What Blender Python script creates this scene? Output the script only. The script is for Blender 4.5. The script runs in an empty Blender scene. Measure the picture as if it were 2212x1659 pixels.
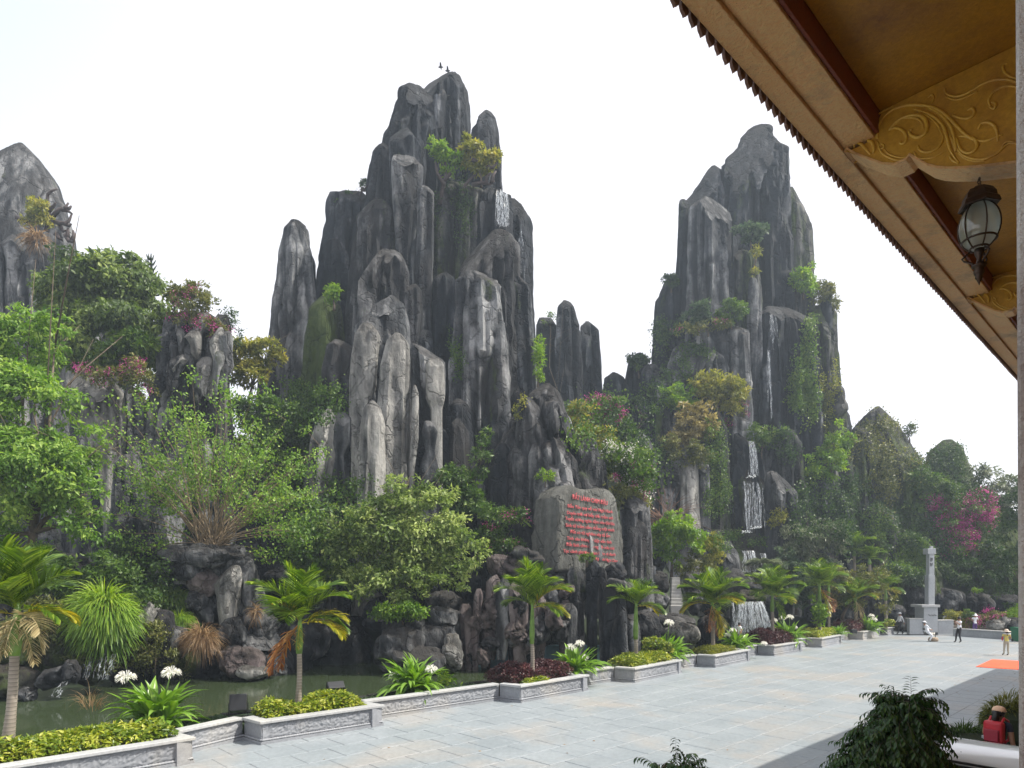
import bpy, math, random
import numpy as np
from mathutils import Vector, Matrix

# ------------------------------------------------------------------ camera, world, sun
SC = bpy.context.scene
COL = SC.collection
F, CX, HY, HC = 1400.0, 1106.0, 1260.0, 3.8      # focal length, centre and horizon (in 2212-wide units), eye height in m

cam_d = bpy.data.cameras.new("camera")
cam = bpy.data.objects.new("camera", cam_d)
COL.objects.link(cam)
cam.location = (0, 0, HC)
cam.rotation_euler = (math.radians(90), 0, 0)
cam_d.sensor_width = 36.0
cam_d.lens = 36.0 * F / 2212.0
cam_d.shift_y = (HY - 829.5) / 2212.0
cam_d.clip_start = 0.05
cam_d.clip_end = 3000
SC.camera = cam

SUN_DIR = Vector((-0.77, 0.05, -1.0)).normalized()       # travel direction of the light
SUN_EL = math.asin(-SUN_DIR.z)
SUN_AZ = math.atan2(-SUN_DIR.x, -SUN_DIR.y)

world = bpy.data.worlds.new("World")
SC.world = world
world.use_nodes = True
wn, wl = world.node_tree.nodes, world.node_tree.links
wn.clear()
w_out = wn.new("ShaderNodeOutputWorld")
w_bg = wn.new("ShaderNodeBackground"); w_bg.inputs["Strength"].default_value = 0.05
w_haze = wn.new("ShaderNodeBackground"); w_haze.inputs["Strength"].default_value = 1.0
w_add = wn.new("ShaderNodeAddShader")
w_sky = wn.new("ShaderNodeTexSky")
w_sky.sky_type = 'NISHITA'
w_sky.sun_disc = False
w_sky.sun_elevation = SUN_EL
w_sky.sun_rotation = SUN_AZ
w_sky.dust_density = 4.0
w_sky.air_density = 1.0
wl.new(w_sky.outputs["Color"], w_bg.inputs["Color"])
# bright white overcast veil, a little bluer away from the sun (upper left)
w_tc = wn.new("ShaderNodeTexCoord")
w_dot = wn.new("ShaderNodeVectorMath"); w_dot.operation = 'DOT_PRODUCT'
w_dot.inputs[1].default_value = (-0.62, 0.35, 0.70)
wl.new(w_tc.outputs["Generated"], w_dot.inputs[0])
w_ramp = wn.new("ShaderNodeValToRGB")
w_ramp.color_ramp.elements[0].position = 0.0
w_ramp.color_ramp.elements[0].color = (0.76, 0.715, 0.725, 1)
w_ramp.color_ramp.elements[1].position = 0.97
w_ramp.color_ramp.elements[1].color = (0.50, 0.60, 0.60, 1)
e = w_ramp.color_ramp.elements.new(0.86); e.color = (0.76, 0.73, 0.735, 1)
wl.new(w_dot.outputs["Value"], w_ramp.inputs["Fac"])
wl.new(w_ramp.outputs["Color"], w_haze.inputs["Color"])
wl.new(w_bg.outputs[0], w_add.inputs[0]); wl.new(w_haze.outputs[0], w_add.inputs[1])
wl.new(w_add.outputs[0], w_out.inputs["Surface"])

sun_d = bpy.data.lights.new("sun", 'SUN')
sun_d.energy = 5.0
sun_d.angle = math.radians(0.6)
sun_d.color = (1.0, 0.94, 0.84)
sun = bpy.data.objects.new("sun", sun_d)
COL.objects.link(sun)
sun.rotation_euler = SUN_DIR.to_track_quat('-Z', 'Y').to_euler()
sun.location = (30, -10, 40)

SC.view_settings.view_transform = 'Standard'
SC.view_settings.look = 'None'
SC.view_settings.exposure = 0.56
SC.view_settings.gamma = 1.0
SC.view_settings.use_curve_mapping = False
SC.render.engine = 'CYCLES'
SC.cycles.use_denoising = True
SC.cycles.max_bounces = 6
SC.cycles.transparent_max_bounces = 16
SC.cycles.volume_bounces = 0
SC.cycles.volume_step_rate = 4.0

HAZE = 0.0013

# ------------------------------------------------------------------ helpers
def P(px, py, Y):
    return Vector(((px - CX) * Y / F, Y, HC + (HY - py) * Y / F))
def PG(px, py, z=0.0):
    """point of the level z seen at px, py"""
    Y = (HC - z) * F / (py - HY)
    return Vector(((px - CX) * Y / F, Y, z))

def tag(o, label=None, cat=None, group=None, kind=None):
    if label: o["label"] = label
    if cat: o["category"] = cat
    if group: o["group"] = group
    if kind: o["kind"] = kind
    return o

def empty(name, loc, label=None, cat=None, group=None, rz=0.0):
    o = bpy.data.objects.new(name, None)
    o.empty_display_size = 0.2
    COL.objects.link(o)
    o.location = loc
    o.rotation_euler = (0, 0, rz)
    tag(o, label, cat, group)
    return o

def wm(o):
    """world matrix from the chain of parents, without waiting for the depsgraph"""
    if o.parent is None: return o.matrix_basis.copy()
    return wm(o.parent) @ o.matrix_parent_inverse @ o.matrix_basis

def link(name, me, mat=None, parent=None, wc=True):
    """link mesh data; wc: its vertices are in world space, so the parent's transform is undone"""
    o = bpy.data.objects.new(name, me)
    COL.objects.link(o)
    if mat is not None and not me.materials:
        for m in (mat if isinstance(mat, (list, tuple)) else [mat]):
            me.materials.append(m)
    if parent is not None:
        o.parent = parent
        if wc: o.matrix_parent_inverse = wm(parent).inverted()
    return o

def dup(root, loc=None, rz=None, label=None, scale=None, parent=None):
    """a copy of a thing with copies of its parts and sub-parts, sharing mesh data"""
    r = root.copy(); COL.objects.link(r)
    if parent is not None:
        r.parent = parent; r.matrix_parent_inverse = root.matrix_parent_inverse.copy()
    for ch in list(root.children): dup(ch, parent=r)
    if loc is not None: r.location = loc
    if rz is not None: r.rotation_euler = (0, 0, rz)
    if scale is not None: r.scale = (scale,) * 3 if not hasattr(scale, '__len__') else scale
    if label: r["label"] = label
    return r

def mesh_np(name, verts, faces, smooth=False, attrs=None, mat_idx=None):
    """verts (n,3) ndarray; faces: (m,k) ndarray of equal size k or list of lists"""
    me = bpy.data.meshes.new(name)
    verts = np.asarray(verts, dtype=np.float32)
    if isinstance(faces, np.ndarray):
        m, k = faces.shape
        me.vertices.add(len(verts)); me.vertices.foreach_set("co", verts.ravel())
        me.loops.add(m * k); me.loops.foreach_set("vertex_index", faces.astype(np.int32).ravel())
        me.polygons.add(m)
        me.polygons.foreach_set("loop_start", np.arange(0, m * k, k, dtype=np.int32))
        me.polygons.foreach_set("loop_total", np.full(m, k, dtype=np.int32))
        if mat_idx is not None:
            me.polygons.foreach_set("material_index", np.asarray(mat_idx, dtype=np.int32))
        me.update(calc_edges=True)
        me.validate()
    else:
        me.from_pydata([tuple(map(float, v)) for v in verts], [], [list(map(int, f)) for f in faces])
        if mat_idx is not None:
            me.polygons.foreach_set("material_index", np.asarray(mat_idx, dtype=np.int32))
        me.update()
    if smooth:
        me.polygons.foreach_set("use_smooth", np.ones(len(me.polygons), dtype=bool))
    if attrs:
        for an, av in attrs.items():
            a = me.attributes.new(an, 'FLOAT', 'POINT')
            a.data.foreach_set("value", np.asarray(av, dtype=np.float32))
    return me

class MB:
    """collects boxes, prisms, tubes and lathes into one mesh"""
    def __init__(s): s.v = []; s.f = []; s.mi = []
    def add(s, vs, fs, mi=0):
        o = len(s.v)
        s.v.extend([tuple(v) for v in vs]); s.f.extend([[i + o for i in f] for f in fs]); s.mi.extend([mi] * len(fs))
    def box(s, c, h, rz=0.0, mi=0, M=None):
        cx, cy, cz = c; hx, hy, hz = h
        ca, sa = math.cos(rz), math.sin(rz)
        vs = []
        for dz in (-hz, hz):
            for dx, dy in ((-hx, -hy), (hx, -hy), (hx, hy), (-hx, hy)):
                vs.append((cx + dx * ca - dy * sa, cy + dx * sa + dy * ca, cz + dz))
        if M is not None: vs = [tuple(M @ Vector(v)) for v in vs]
        s.add(vs, [[0, 3, 2, 1], [4, 5, 6, 7], [0, 1, 5, 4], [1, 2, 6, 5], [2, 3, 7, 6], [3, 0, 4, 7]], mi)
    def prism(s, poly, z0, z1, mi=0):
        n = len(poly)
        vs = [(p[0], p[1], z0) for p in poly] + [(p[0], p[1], z1) for p in poly]
        fs = [list(range(n))[::-1], list(range(n, 2 * n))]
        for i in range(n):
            j = (i + 1) % n
            fs.append([i, j, n + j, n + i])
        s.add(vs, fs, mi)
    def tube(s, pts, rad, n=6, mi=0, cap=True):
        pts = [Vector(p) for p in pts]
        if not hasattr(rad, '__len__'): rad = [rad] * len(pts)
        vs = []
        prev = None
        for i, p in enumerate(pts):
            d = (pts[min(i + 1, len(pts) - 1)] - pts[max(i - 1, 0)])
            if d.length < 1e-9: d = Vector((0, 0, 1))
            d.normalize()
            if prev is None:
                a = Vector((0, 0, 1)) if abs(d.z) < 0.9 else Vector((1, 0, 0))
                u = d.cross(a).normalized()
            else:
                u = (prev - d * prev.dot(d))
                u = u.normalized() if u.length > 1e-6 else d.cross(Vector((0, 0, 1))).normalized()
            prev = u
            w = d.cross(u)
            for k in range(n):
                t = 2 * math.pi * k / n
                vs.append(p + (u * math.cos(t) + w * math.sin(t)) * rad[i])
        fs = []
        for i in range(len(pts) - 1):
            for k in range(n):
                k2 = (k + 1) % n
                fs.append([i * n + k, i * n + k2, (i + 1) * n + k2, (i + 1) * n + k])
        if cap:
            fs.append(list(range(n))[::-1]); fs.append([(len(pts) - 1) * n + k for k in range(n)])
        s.add(vs, fs, mi)
    def lathe(s, prof, c=(0, 0, 0), n=16, mi=0, rot=0.0):
        vs = []
        for r, z in prof:
            for k in range(n):
                t = 2 * math.pi * k / n + rot
                vs.append((c[0] + r * math.cos(t), c[1] + r * math.sin(t), c[2] + z))
        fs = []
        for i in range(len(prof) - 1):
            for k in range(n):
                k2 = (k + 1) % n
                fs.append([i * n + k, i * n + k2, (i + 1) * n + k2, (i + 1) * n + k])
        fs.append(list(range(n))[::-1]); fs.append([(len(prof) - 1) * n + k for k in range(n)])
        s.add(vs, fs, mi)
    def build(s, name, mat, parent=None, smooth=False, wc=True, bevel=0.0):
        me = bpy.data.meshes.new(name)
        me.from_pydata(s.v, [], s.f)
        if isinstance(mat, (list, tuple)):
            for m in mat: me.materials.append(m)
        else:
            me.materials.append(mat)
        me.polygons.foreach_set("material_index", s.mi)
        if smooth: me.polygons.foreach_set("use_smooth", [True] * len(s.f))
        me.update()
        o = link(name, me, None, parent, wc)
        if bevel > 0:
            b = o.modifiers.new("bevel", 'BEVEL'); b.width = bevel; b.segments = 2; b.limit_method = 'ANGLE'
        return o

# ------------------------------------------------------------------ numpy noise
_rs = np.random.RandomState(7)
_perm = _rs.permutation(512).astype(np.int64)
_perm = np.concatenate([_perm, _perm, _perm])
_grad = _rs.normal(size=(512, 3)); _grad /= np.linalg.norm(_grad, axis=1)[:, None]
def noise3(p, seed=0):
    p = np.asarray(p, dtype=np.float64) + seed * 17.31
    i = np.floor(p).astype(np.int64); f = p - i
    u = f * f * f * (f * (f * 6 - 15) + 10)
    res = 0
    for dx in (0, 1):
        for dy in (0, 1):
            for dz in (0, 1):
                h = _perm[(_perm[(_perm[(i[:, 0] + dx) & 511] + i[:, 1] + dy) & 511] + i[:, 2] + dz) & 511] & 511
                g = _grad[h]
                d = g[:, 0] * (f[:, 0] - dx) + g[:, 1] * (f[:, 1] - dy) + g[:, 2] * (f[:, 2] - dz)
                w = (u[:, 0] if dx else 1 - u[:, 0]) * (u[:, 1] if dy else 1 - u[:, 1]) * (u[:, 2] if dz else 1 - u[:, 2])
                res = res + w * d
    return res * 1.6

# ------------------------------------------------------------------ materials
MATS = {}
def new_mat(name):
    m = bpy.data.materials.new(name); m.use_nodes = True
    nt = m.node_tree; nt.nodes.clear()
    out = nt.nodes.new("ShaderNodeOutputMaterial")
    b = nt.nodes.new("ShaderNodeBsdfPrincipled")
    nt.links.new(b.outputs[0], out.inputs[0])
    MATS[name] = m
    return m, nt, b, out
def nn(nt, t, **kw):
    n = nt.nodes.new(t)
    for k, v in kw.items():
        if k in n.inputs.keys(): n.inputs[k].default_value = v
        else: setattr(n, k, v)
    return n
def ramp(nt, fac, stops):
    r = nt.nodes.new("ShaderNodeValToRGB")
    cr = r.color_ramp
    while len(cr.elements) > 1: cr.elements.remove(cr.elements[-1])
    cr.elements[0].position = stops[0][0]; cr.elements[0].color = (*stops[0][1], 1)
    for p, c in stops[1:]:
        e = cr.elements.new(p); e.color = (*c, 1)
    nt.links.new(fac, r.inputs[0])
    return r
def mixc(nt, fac, a, b, mode='MIX'):
    m = nt.nodes.new("ShaderNodeMix"); m.data_type = 'RGBA'; m.blend_type = mode
    for s, v in ((0, fac), (6, a), (7, b)):
        if isinstance(v, (int, float)): m.inputs[s].default_value = v
        elif isinstance(v, tuple): m.inputs[s].default_value = (*v, 1)
        else: nt.links.new(v, m.inputs[s])
    return m.outputs[2]
def pos_noise(nt, scale, sc=(1, 1, 1), detail=4, rough=0.6, dist=0.0):
    g = nt.nodes.new("ShaderNodeNewGeometry")
    mp = nt.nodes.new("ShaderNodeMapping"); mp.inputs["Scale"].default_value = sc
    nt.links.new(g.outputs["Position"], mp.inputs[0])
    n = nt.nodes.new("ShaderNodeTexNoise")
    n.inputs["Scale"].default_value = scale; n.inputs["Detail"].default_value = detail
    n.inputs["Roughness"].default_value = rough; n.inputs["Distortion"].default_value = dist
    nt.links.new(mp.outputs[0], n.inputs["Vector"])
    return n.outputs["Fac"]
def maprange(nt, v, a, b, c=0.0, d=1.0):
    m = nt.nodes.new("ShaderNodeMapRange")
    nt.links.new(v, m.inputs[0])
    for i, x in enumerate((a, b, c, d)): m.inputs[i + 1].default_value = x
    return m.outputs[0]
def math_n(nt, op, a, b=0.0):
    m = nt.nodes.new("ShaderNodeMath"); m.operation = op
    for i, v in enumerate((a, b)):
        if isinstance(v, (int, float)): m.inputs[i].default_value = v
        else: nt.links.new(v, m.inputs[i])
    m.use_clamp = False
    return m.outputs[0]
def bump(nt, b, h, strength=0.5, dist=0.02):
    bn = nt.nodes.new("ShaderNodeBump"); bn.inputs["Strength"].default_value = strength; bn.inputs["Distance"].default_value = dist
    nt.links.new(h, bn.inputs["Height"]); nt.links.new(bn.outputs[0], b.inputs["Normal"])
    return bn

def simple(name, col, rough=0.6, metal=0.0, var=0.0, vscale=3.0, bmp=0.0, bscale=40.0, spec=None):
    m, nt, b, out = new_mat(name)
    b.inputs["Roughness"].default_value = rough; b.inputs["Metallic"].default_value = metal
    if spec is not None: b.inputs["Specular IOR Level"].default_value = spec
    if var > 0:
        n = pos_noise(nt, vscale)
        dark = tuple(c * (1 - var) for c in col); lite = tuple(min(1, c * (1 + var)) for c in col)
        r = ramp(nt, n, [(0.3, dark), (0.7, lite)])
        nt.links.new(r.outputs[0], b.inputs["Base Color"])
    else:
        b.inputs["Base Color"].default_value = (*col, 1)
    if bmp > 0:
        bump(nt, b, pos_noise(nt, bscale, detail=5), bmp, 0.02)
    return m

def rock_mat(name, dark, mid, lite, bias=0.0, moss=0.0, brown=0.3, capdark=0.75):
    """weathered cement rock: dark lichen film, paler vertical streaks on the ridges, moss in patches"""
    m, nt, b, out = new_mat(name)
    L = nt.links
    g = nt.nodes.new("ShaderNodeNewGeometry")
    at = nt.nodes.new("ShaderNodeAttribute"); at.attribute_name = "ridge"
    streak = pos_noise(nt, 0.9, (1.6, 1.6, 0.13), 5, 0.62, 0.3)
    blot = pos_noise(nt, 0.55, (1, 1, 0.6), 5, 0.65)
    fine = pos_noise(nt, 6.0, (1, 1, 0.7), 6, 0.7)
    s = math_n(nt, 'ADD', math_n(nt, 'MULTIPLY', streak, 1.0), math_n(nt, 'MULTIPLY', at.outputs["Fac"], 0.62))
    s = math_n(nt, 'ADD', s, math_n(nt, 'MULTIPLY', blot, 0.7))
    s = math_n(nt, 'ADD', s, math_n(nt, 'MULTIPLY', fine, 0.35))
    s = math_n(nt, 'ADD', s, bias)
    f = maprange(nt, s, 1.26, 1.80)
    c = ramp(nt, f, [(0.0, dark), (0.42, mid), (0.78, tuple((a + bb) / 2 for a, bb in zip(mid, lite))), (1.0, lite)]).outputs[0]
    # brownish lichen
    bn = maprange(nt, pos_noise(nt, 0.35, (1, 1, 1), 4, 0.6), 0.45, 0.68)
    c = mixc(nt, math_n(nt, 'MULTIPLY', bn, brown), c, mixc(nt, 0.5, c, (0.085, 0.065, 0.045)))
    # dark soot film on upward facing shoulders
    sx = nt.nodes.new("ShaderNodeSeparateXYZ"); L.new(g.outputs["Normal"], sx.inputs[0])
    up = maprange(nt, sx.outputs[2], 0.22, 0.72)
    upn = math_n(nt, 'MULTIPLY', up, maprange(nt, blot, 0.25, 0.6, 0.6, 1.0))
    c = mixc(nt, math_n(nt, 'MULTIPLY', upn, capdark), c, mixc(nt, fine, dark, (0.07, 0.06, 0.048)))
    if moss > 0:
        mn = pos_noise(nt, 0.5, (1.3, 1.3, 0.35), 6, 0.7)
        mf = math_n(nt, 'ADD', mn, math_n(nt, 'MULTIPLY', fine, 0.25))
        mf = maprange(nt, mf, 0.78 - moss * 0.30, 0.92 - moss * 0.30)
        c = mixc(nt, mf, c, mixc(nt, fine, (0.018, 0.035, 0.010), (0.085, 0.12, 0.022)))
    # fracture lines
    mp = nt.nodes.new("ShaderNodeMapping"); mp.inputs["Scale"].default_value = (0.75, 0.75, 0.22)
    wn_ = nt.nodes.new("ShaderNodeTexNoise"); wn_.inputs["Scale"].default_value = 1.1; wn_.inputs["Detail"].default_value = 4
    L.new(g.outputs["Position"], wn_.inputs["Vector"])
    va = nt.nodes.new("ShaderNodeVectorMath"); va.operation = 'MULTIPLY_ADD'
    L.new(wn_.outputs["Color"], va.inputs[0]); va.inputs[1].default_value = (1.6, 1.6, 1.6); L.new(g.outputs["Position"], va.inputs[2])
    L.new(va.outputs[0], mp.inputs[0])
    vo = nt.nodes.new("ShaderNodeTexVoronoi"); vo.feature = 'DISTANCE_TO_EDGE'; vo.inputs["Scale"].default_value = 1.0
    L.new(mp.outputs[0], vo.inputs["Vector"])
    ck = maprange(nt, vo.outputs["Distance"], 0.0, 0.045)
    cm = math_n(nt, 'MULTIPLY', maprange(nt, ck, 0, 1, 0.5, 0.0), maprange(nt, blot, .38, .62))
    c = mixc(nt, cm, c, (0.012, 0.012, 0.013))
    b.inputs["Roughness"].default_value = 0.88
    b.inputs["Specular IOR Level"].default_value = 0.25
    L.new(c, b.inputs["Base Color"])
    h = math_n(nt, 'ADD', math_n(nt, 'MULTIPLY', pos_noise(nt, 2.2, (1, 1, 0.35), 8, 0.72), 1.0), math_n(nt, 'MULTIPLY', fine, 0.45))
    h = math_n(nt, 'ADD', h, math_n(nt, 'MULTIPLY', ck, 0.35))
    bump(nt, b, h, 1.0, 0.30)
    return m

ROCK_DARK = rock_mat("rock_dark", (0.013, 0.017, 0.023), (0.034, 0.041, 0.051), (0.25, 0.265, 0.285), -0.17, 0.10, 0.25)
ROCK_MID = rock_mat("rock_mid", (0.021, 0.024, 0.029), (0.066, 0.072, 0.079), (0.33, 0.34, 0.345), 0.0, 0.05, 0.35)
ROCK_LITE = rock_mat("rock_pale", (0.045, 0.046, 0.046), (0.17, 0.172, 0.165), (0.42, 0.415, 0.39), 0.14, 0.0, 0.35, 0.85)
ROCK_BROWN = rock_mat("rock_brown", (0.016, 0.018, 0.021), (0.042, 0.044, 0.048), (0.24, 0.245, 0.25), -0.08, 0.12, 0.3)
ROCK_PINK = rock_mat("rock_pinkish", (0.040, 0.034, 0.034), (0.12, 0.098, 0.098), (0.25, 0.215, 0.21), 0.06, 0.0, 0.5, 0.6)
ROCK_MOSS = rock_mat("rock_mossy", (0.022, 0.024, 0.024), (0.05, 0.054, 0.050), (0.15, 0.15, 0.14), -0.05, 1.0, 0.4)
ROCK_MOSS2 = rock_mat("rock_half_mossy", (0.015, 0.017, 0.019), (0.038, 0.042, 0.044), (0.20, 0.20, 0.19), -0.05, 0.55, 0.4)
ROCK_WET = rock_mat("rock_wet", (0.015, 0.016, 0.015), (0.04, 0.042, 0.036), (0.13, 0.13, 0.11), -0.1, 0.5, 0.7)

def leaf_mat(name, stops, trans=0.35, rough=0.45):
    m, nt, b, out = new_mat(name)
    at = nt.nodes.new("ShaderNodeAttribute"); at.attribute_name = "tint"
    r = ramp(nt, at.outputs["Fac"], stops)
    nt.links.new(r.outputs[0], b.inputs["Base Color"])
    b.inputs["Roughness"].default_value = rough
    b.inputs["Specular IOR Level"].default_value = 0.35
    tr = nt.nodes.new("ShaderNodeBsdfTranslucent")
    hs = nt.nodes.new("ShaderNodeHueSaturation"); hs.inputs["Value"].default_value = 1.25; hs.inputs["Saturation"].default_value = 1.15
    nt.links.new(r.outputs[0], hs.inputs["Color"]); nt.links.new(hs.outputs[0], tr.inputs["Color"])
    mx = nt.nodes.new("ShaderNodeMixShader"); mx.inputs[0].default_value = trans
    nt.links.new(b.outputs[0], mx.inputs[1]); nt.links.new(tr.outputs[0], mx.inputs[2])
    nt.links.new(mx.outputs[0], out.inputs[0])
    return m
G_DARK = leaf_mat("leaves_dark", [(0, (0.015, 0.037, 0.011)), (0.5, (0.037, 0.081, 0.017)), (1, (0.099, 0.161, 0.031))])
G_MID = leaf_mat("leaves_mid", [(0, (0.035, 0.078, 0.015)), (0.5, (0.091, 0.169, 0.027)), (1, (0.211, 0.286, 0.049))])
G_BRIGHT = leaf_mat("leaves_bright", [(0, (0.063, 0.143, 0.017)), (0.5, (0.168, 0.299, 0.031)), (1, (0.351, 0.468, 0.062))], 0.42)
G_OLIVE = leaf_mat("leaves_olive", [(0, (0.043, 0.057, 0.013)), (0.5, (0.124, 0.144, 0.033)), (1, (0.273, 0.265, 0.066))])
G_YELLOW = leaf_mat("leaves_yellow_green", [(0, (0.099, 0.127, 0.022)), (0.5, (0.248, 0.265, 0.044)), (1, (0.497, 0.437, 0.098))], 0.4)
G_LIME = leaf_mat("leaves_lime", [(0, (0.055, 0.125, 0.020)), (0.5, (0.16, 0.29, 0.045)), (1, (0.42, 0.56, 0.12))], 0.45)
G_TREE = leaf_mat("leaves_tree_green", [(0, (0.045, 0.08, 0.018)), (0.5, (0.125, 0.19, 0.04)), (1, (0.30, 0.37, 0.09))], 0.38)
G_SAGE = leaf_mat("leaves_light_olive", [(0, (0.055, 0.10, 0.025)), (0.5, (0.17, 0.25, 0.055)), (1, (0.50, 0.58, 0.20))], 0.42)
G_GOLD = leaf_mat("leaves_gold", [(0, (0.10, 0.09, 0.03)), (0.5, (0.25, 0.21, 0.07)), (1, (0.45, 0.38, 0.16))], 0.35)
G_CROTON = leaf_mat("leaves_variegated", [(0, (0.05, 0.10, 0.015)), (0.42, (0.15, 0.22, 0.02)), (0.66, (0.38, 0.42, 0.05)), (1, (0.66, 0.64, 0.22))], 0.3, 0.35)
G_BLUE = leaf_mat("leaves_blue_green", [(0, (0.025, 0.052, 0.024)), (0.5, (0.062, 0.109, 0.049)), (1, (0.149, 0.207, 0.098))])
G_SILVER = leaf_mat("leaves_grey_green", [(0, (0.048, 0.066, 0.031)), (0.5, (0.143, 0.176, 0.094)), (1, (0.356, 0.385, 0.261))])
G_PURPLE = leaf_mat("leaves_purple", [(0, (0.020, 0.010, 0.012)), (0.5, (0.060, 0.022, 0.026)), (0.85, (0.16, 0.05, 0.05)), (1, (0.20, 0.19, 0.13))], 0.2, 0.3)
G_DRY = leaf_mat("leaves_dry", [(0, (0.10, 0.06, 0.03)), (0.5, (0.24, 0.15, 0.075)), (1, (0.42, 0.31, 0.18))])
G_PINK = leaf_mat("petals_magenta", [(0, (0.22, 0.02, 0.12)), (0.5, (0.50, 0.045, 0.28)), (1, (0.75, 0.20, 0.45))], 0.3)
G_WHITE = leaf_mat("petals_white", [(0, (0.55, 0.52, 0.44)), (0.5, (0.75, 0.74, 0.68)), (1, (0.85, 0.85, 0.82))], 0.25)
BARK = simple("bark", (0.11, 0.085, 0.06), 0.9, var=0.4, vscale=6, bmp=0.6, bscale=20)
BARK_RED = simple("bark_reddish", (0.16, 0.09, 0.06), 0.9, var=0.4, vscale=6)
# ------------------------------------------------------------------ rock builders
def smooth_interp(x, xs, ys):
    xs = np.asarray(xs, float); ys = np.asarray(ys, float)
    d = np.diff(ys) / np.diff(xs)
    m = np.zeros(len(xs))
    m[1:-1] = np.where(d[:-1] * d[1:] > 0, 2 * d[:-1] * d[1:] / (d[:-1] + d[1:] + 1e-12), 0)
    m[0] = d[0]; m[-1] = d[-1]
    i = np.clip(np.searchsorted(xs, x) - 1, 0, len(xs) - 2)
    h = xs[i + 1] - xs[i]; t = (x - xs[i]) / h
    h00 = 2 * t**3 - 3 * t**2 + 1; h10 = t**3 - 2 * t**2 + t; h01 = -2 * t**3 + 3 * t**2; h11 = t**3 - t**2
    return h00 * ys[i] + h10 * h * m[i] + h01 * ys[i + 1] + h11 * h * m[i + 1]

def rock_surface(X, Yy, Z, nx, ny, scale_r, seed, flute, lump, fscale):
    """displacement along the outward direction (nx, ny) and a 0..1 ridge value"""
    p = np.stack([X, Yy, Z], 1)
    big = noise3(p * (0.35, 0.35, 0.10), seed)
    n1 = noise3(p * np.array((0.95, 0.95, 0.07)) * fscale, seed + 1)
    n2 = noise3(p * np.array((2.1, 2.1, 0.05)) * fscale + np.stack([.25 * n1, .25 * n1, n1 * 0], 1), seed + 2)
    w = noise3(p * (0.5, 0.5, 0.35), seed + 6)
    n3 = noise3(p * np.array((1.1, 1.1, 0.8)), seed + 3)
    n5 = noise3(np.stack([X + .8 * w, Yy + .8 * w, Z], 1) * np.array((1.5, 1.5, 0.33)) * fscale, seed + 11)
    b5 = np.minimum(np.abs(n5) * 3.0, 1.0) ** 0.6
    n4 = noise3(p * np.array((3.6, 3.6, 2.4)), seed + 4)
    b1 = np.minimum(np.abs(n1) * 2.4, 1.0); b2 = np.minimum(np.abs(n2) * 2.4, 1.0)
    b1 = np.sqrt(b1 + 0.002); b2 = np.sqrt(b2 + 0.002)
    d = scale_r * (0.15 * big + flute * (0.62 * (b1 - 0.75) + 0.34 * (b2 - 0.7)) + lump * (0.12 * n3 + 0.14 * (b5 - .7))) + 0.05 * n4
    ridge = 0.5 * b1 + 0.3 * b2 + 0.25 * n3 + 0.25 * b5
    return d, ridge

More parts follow.
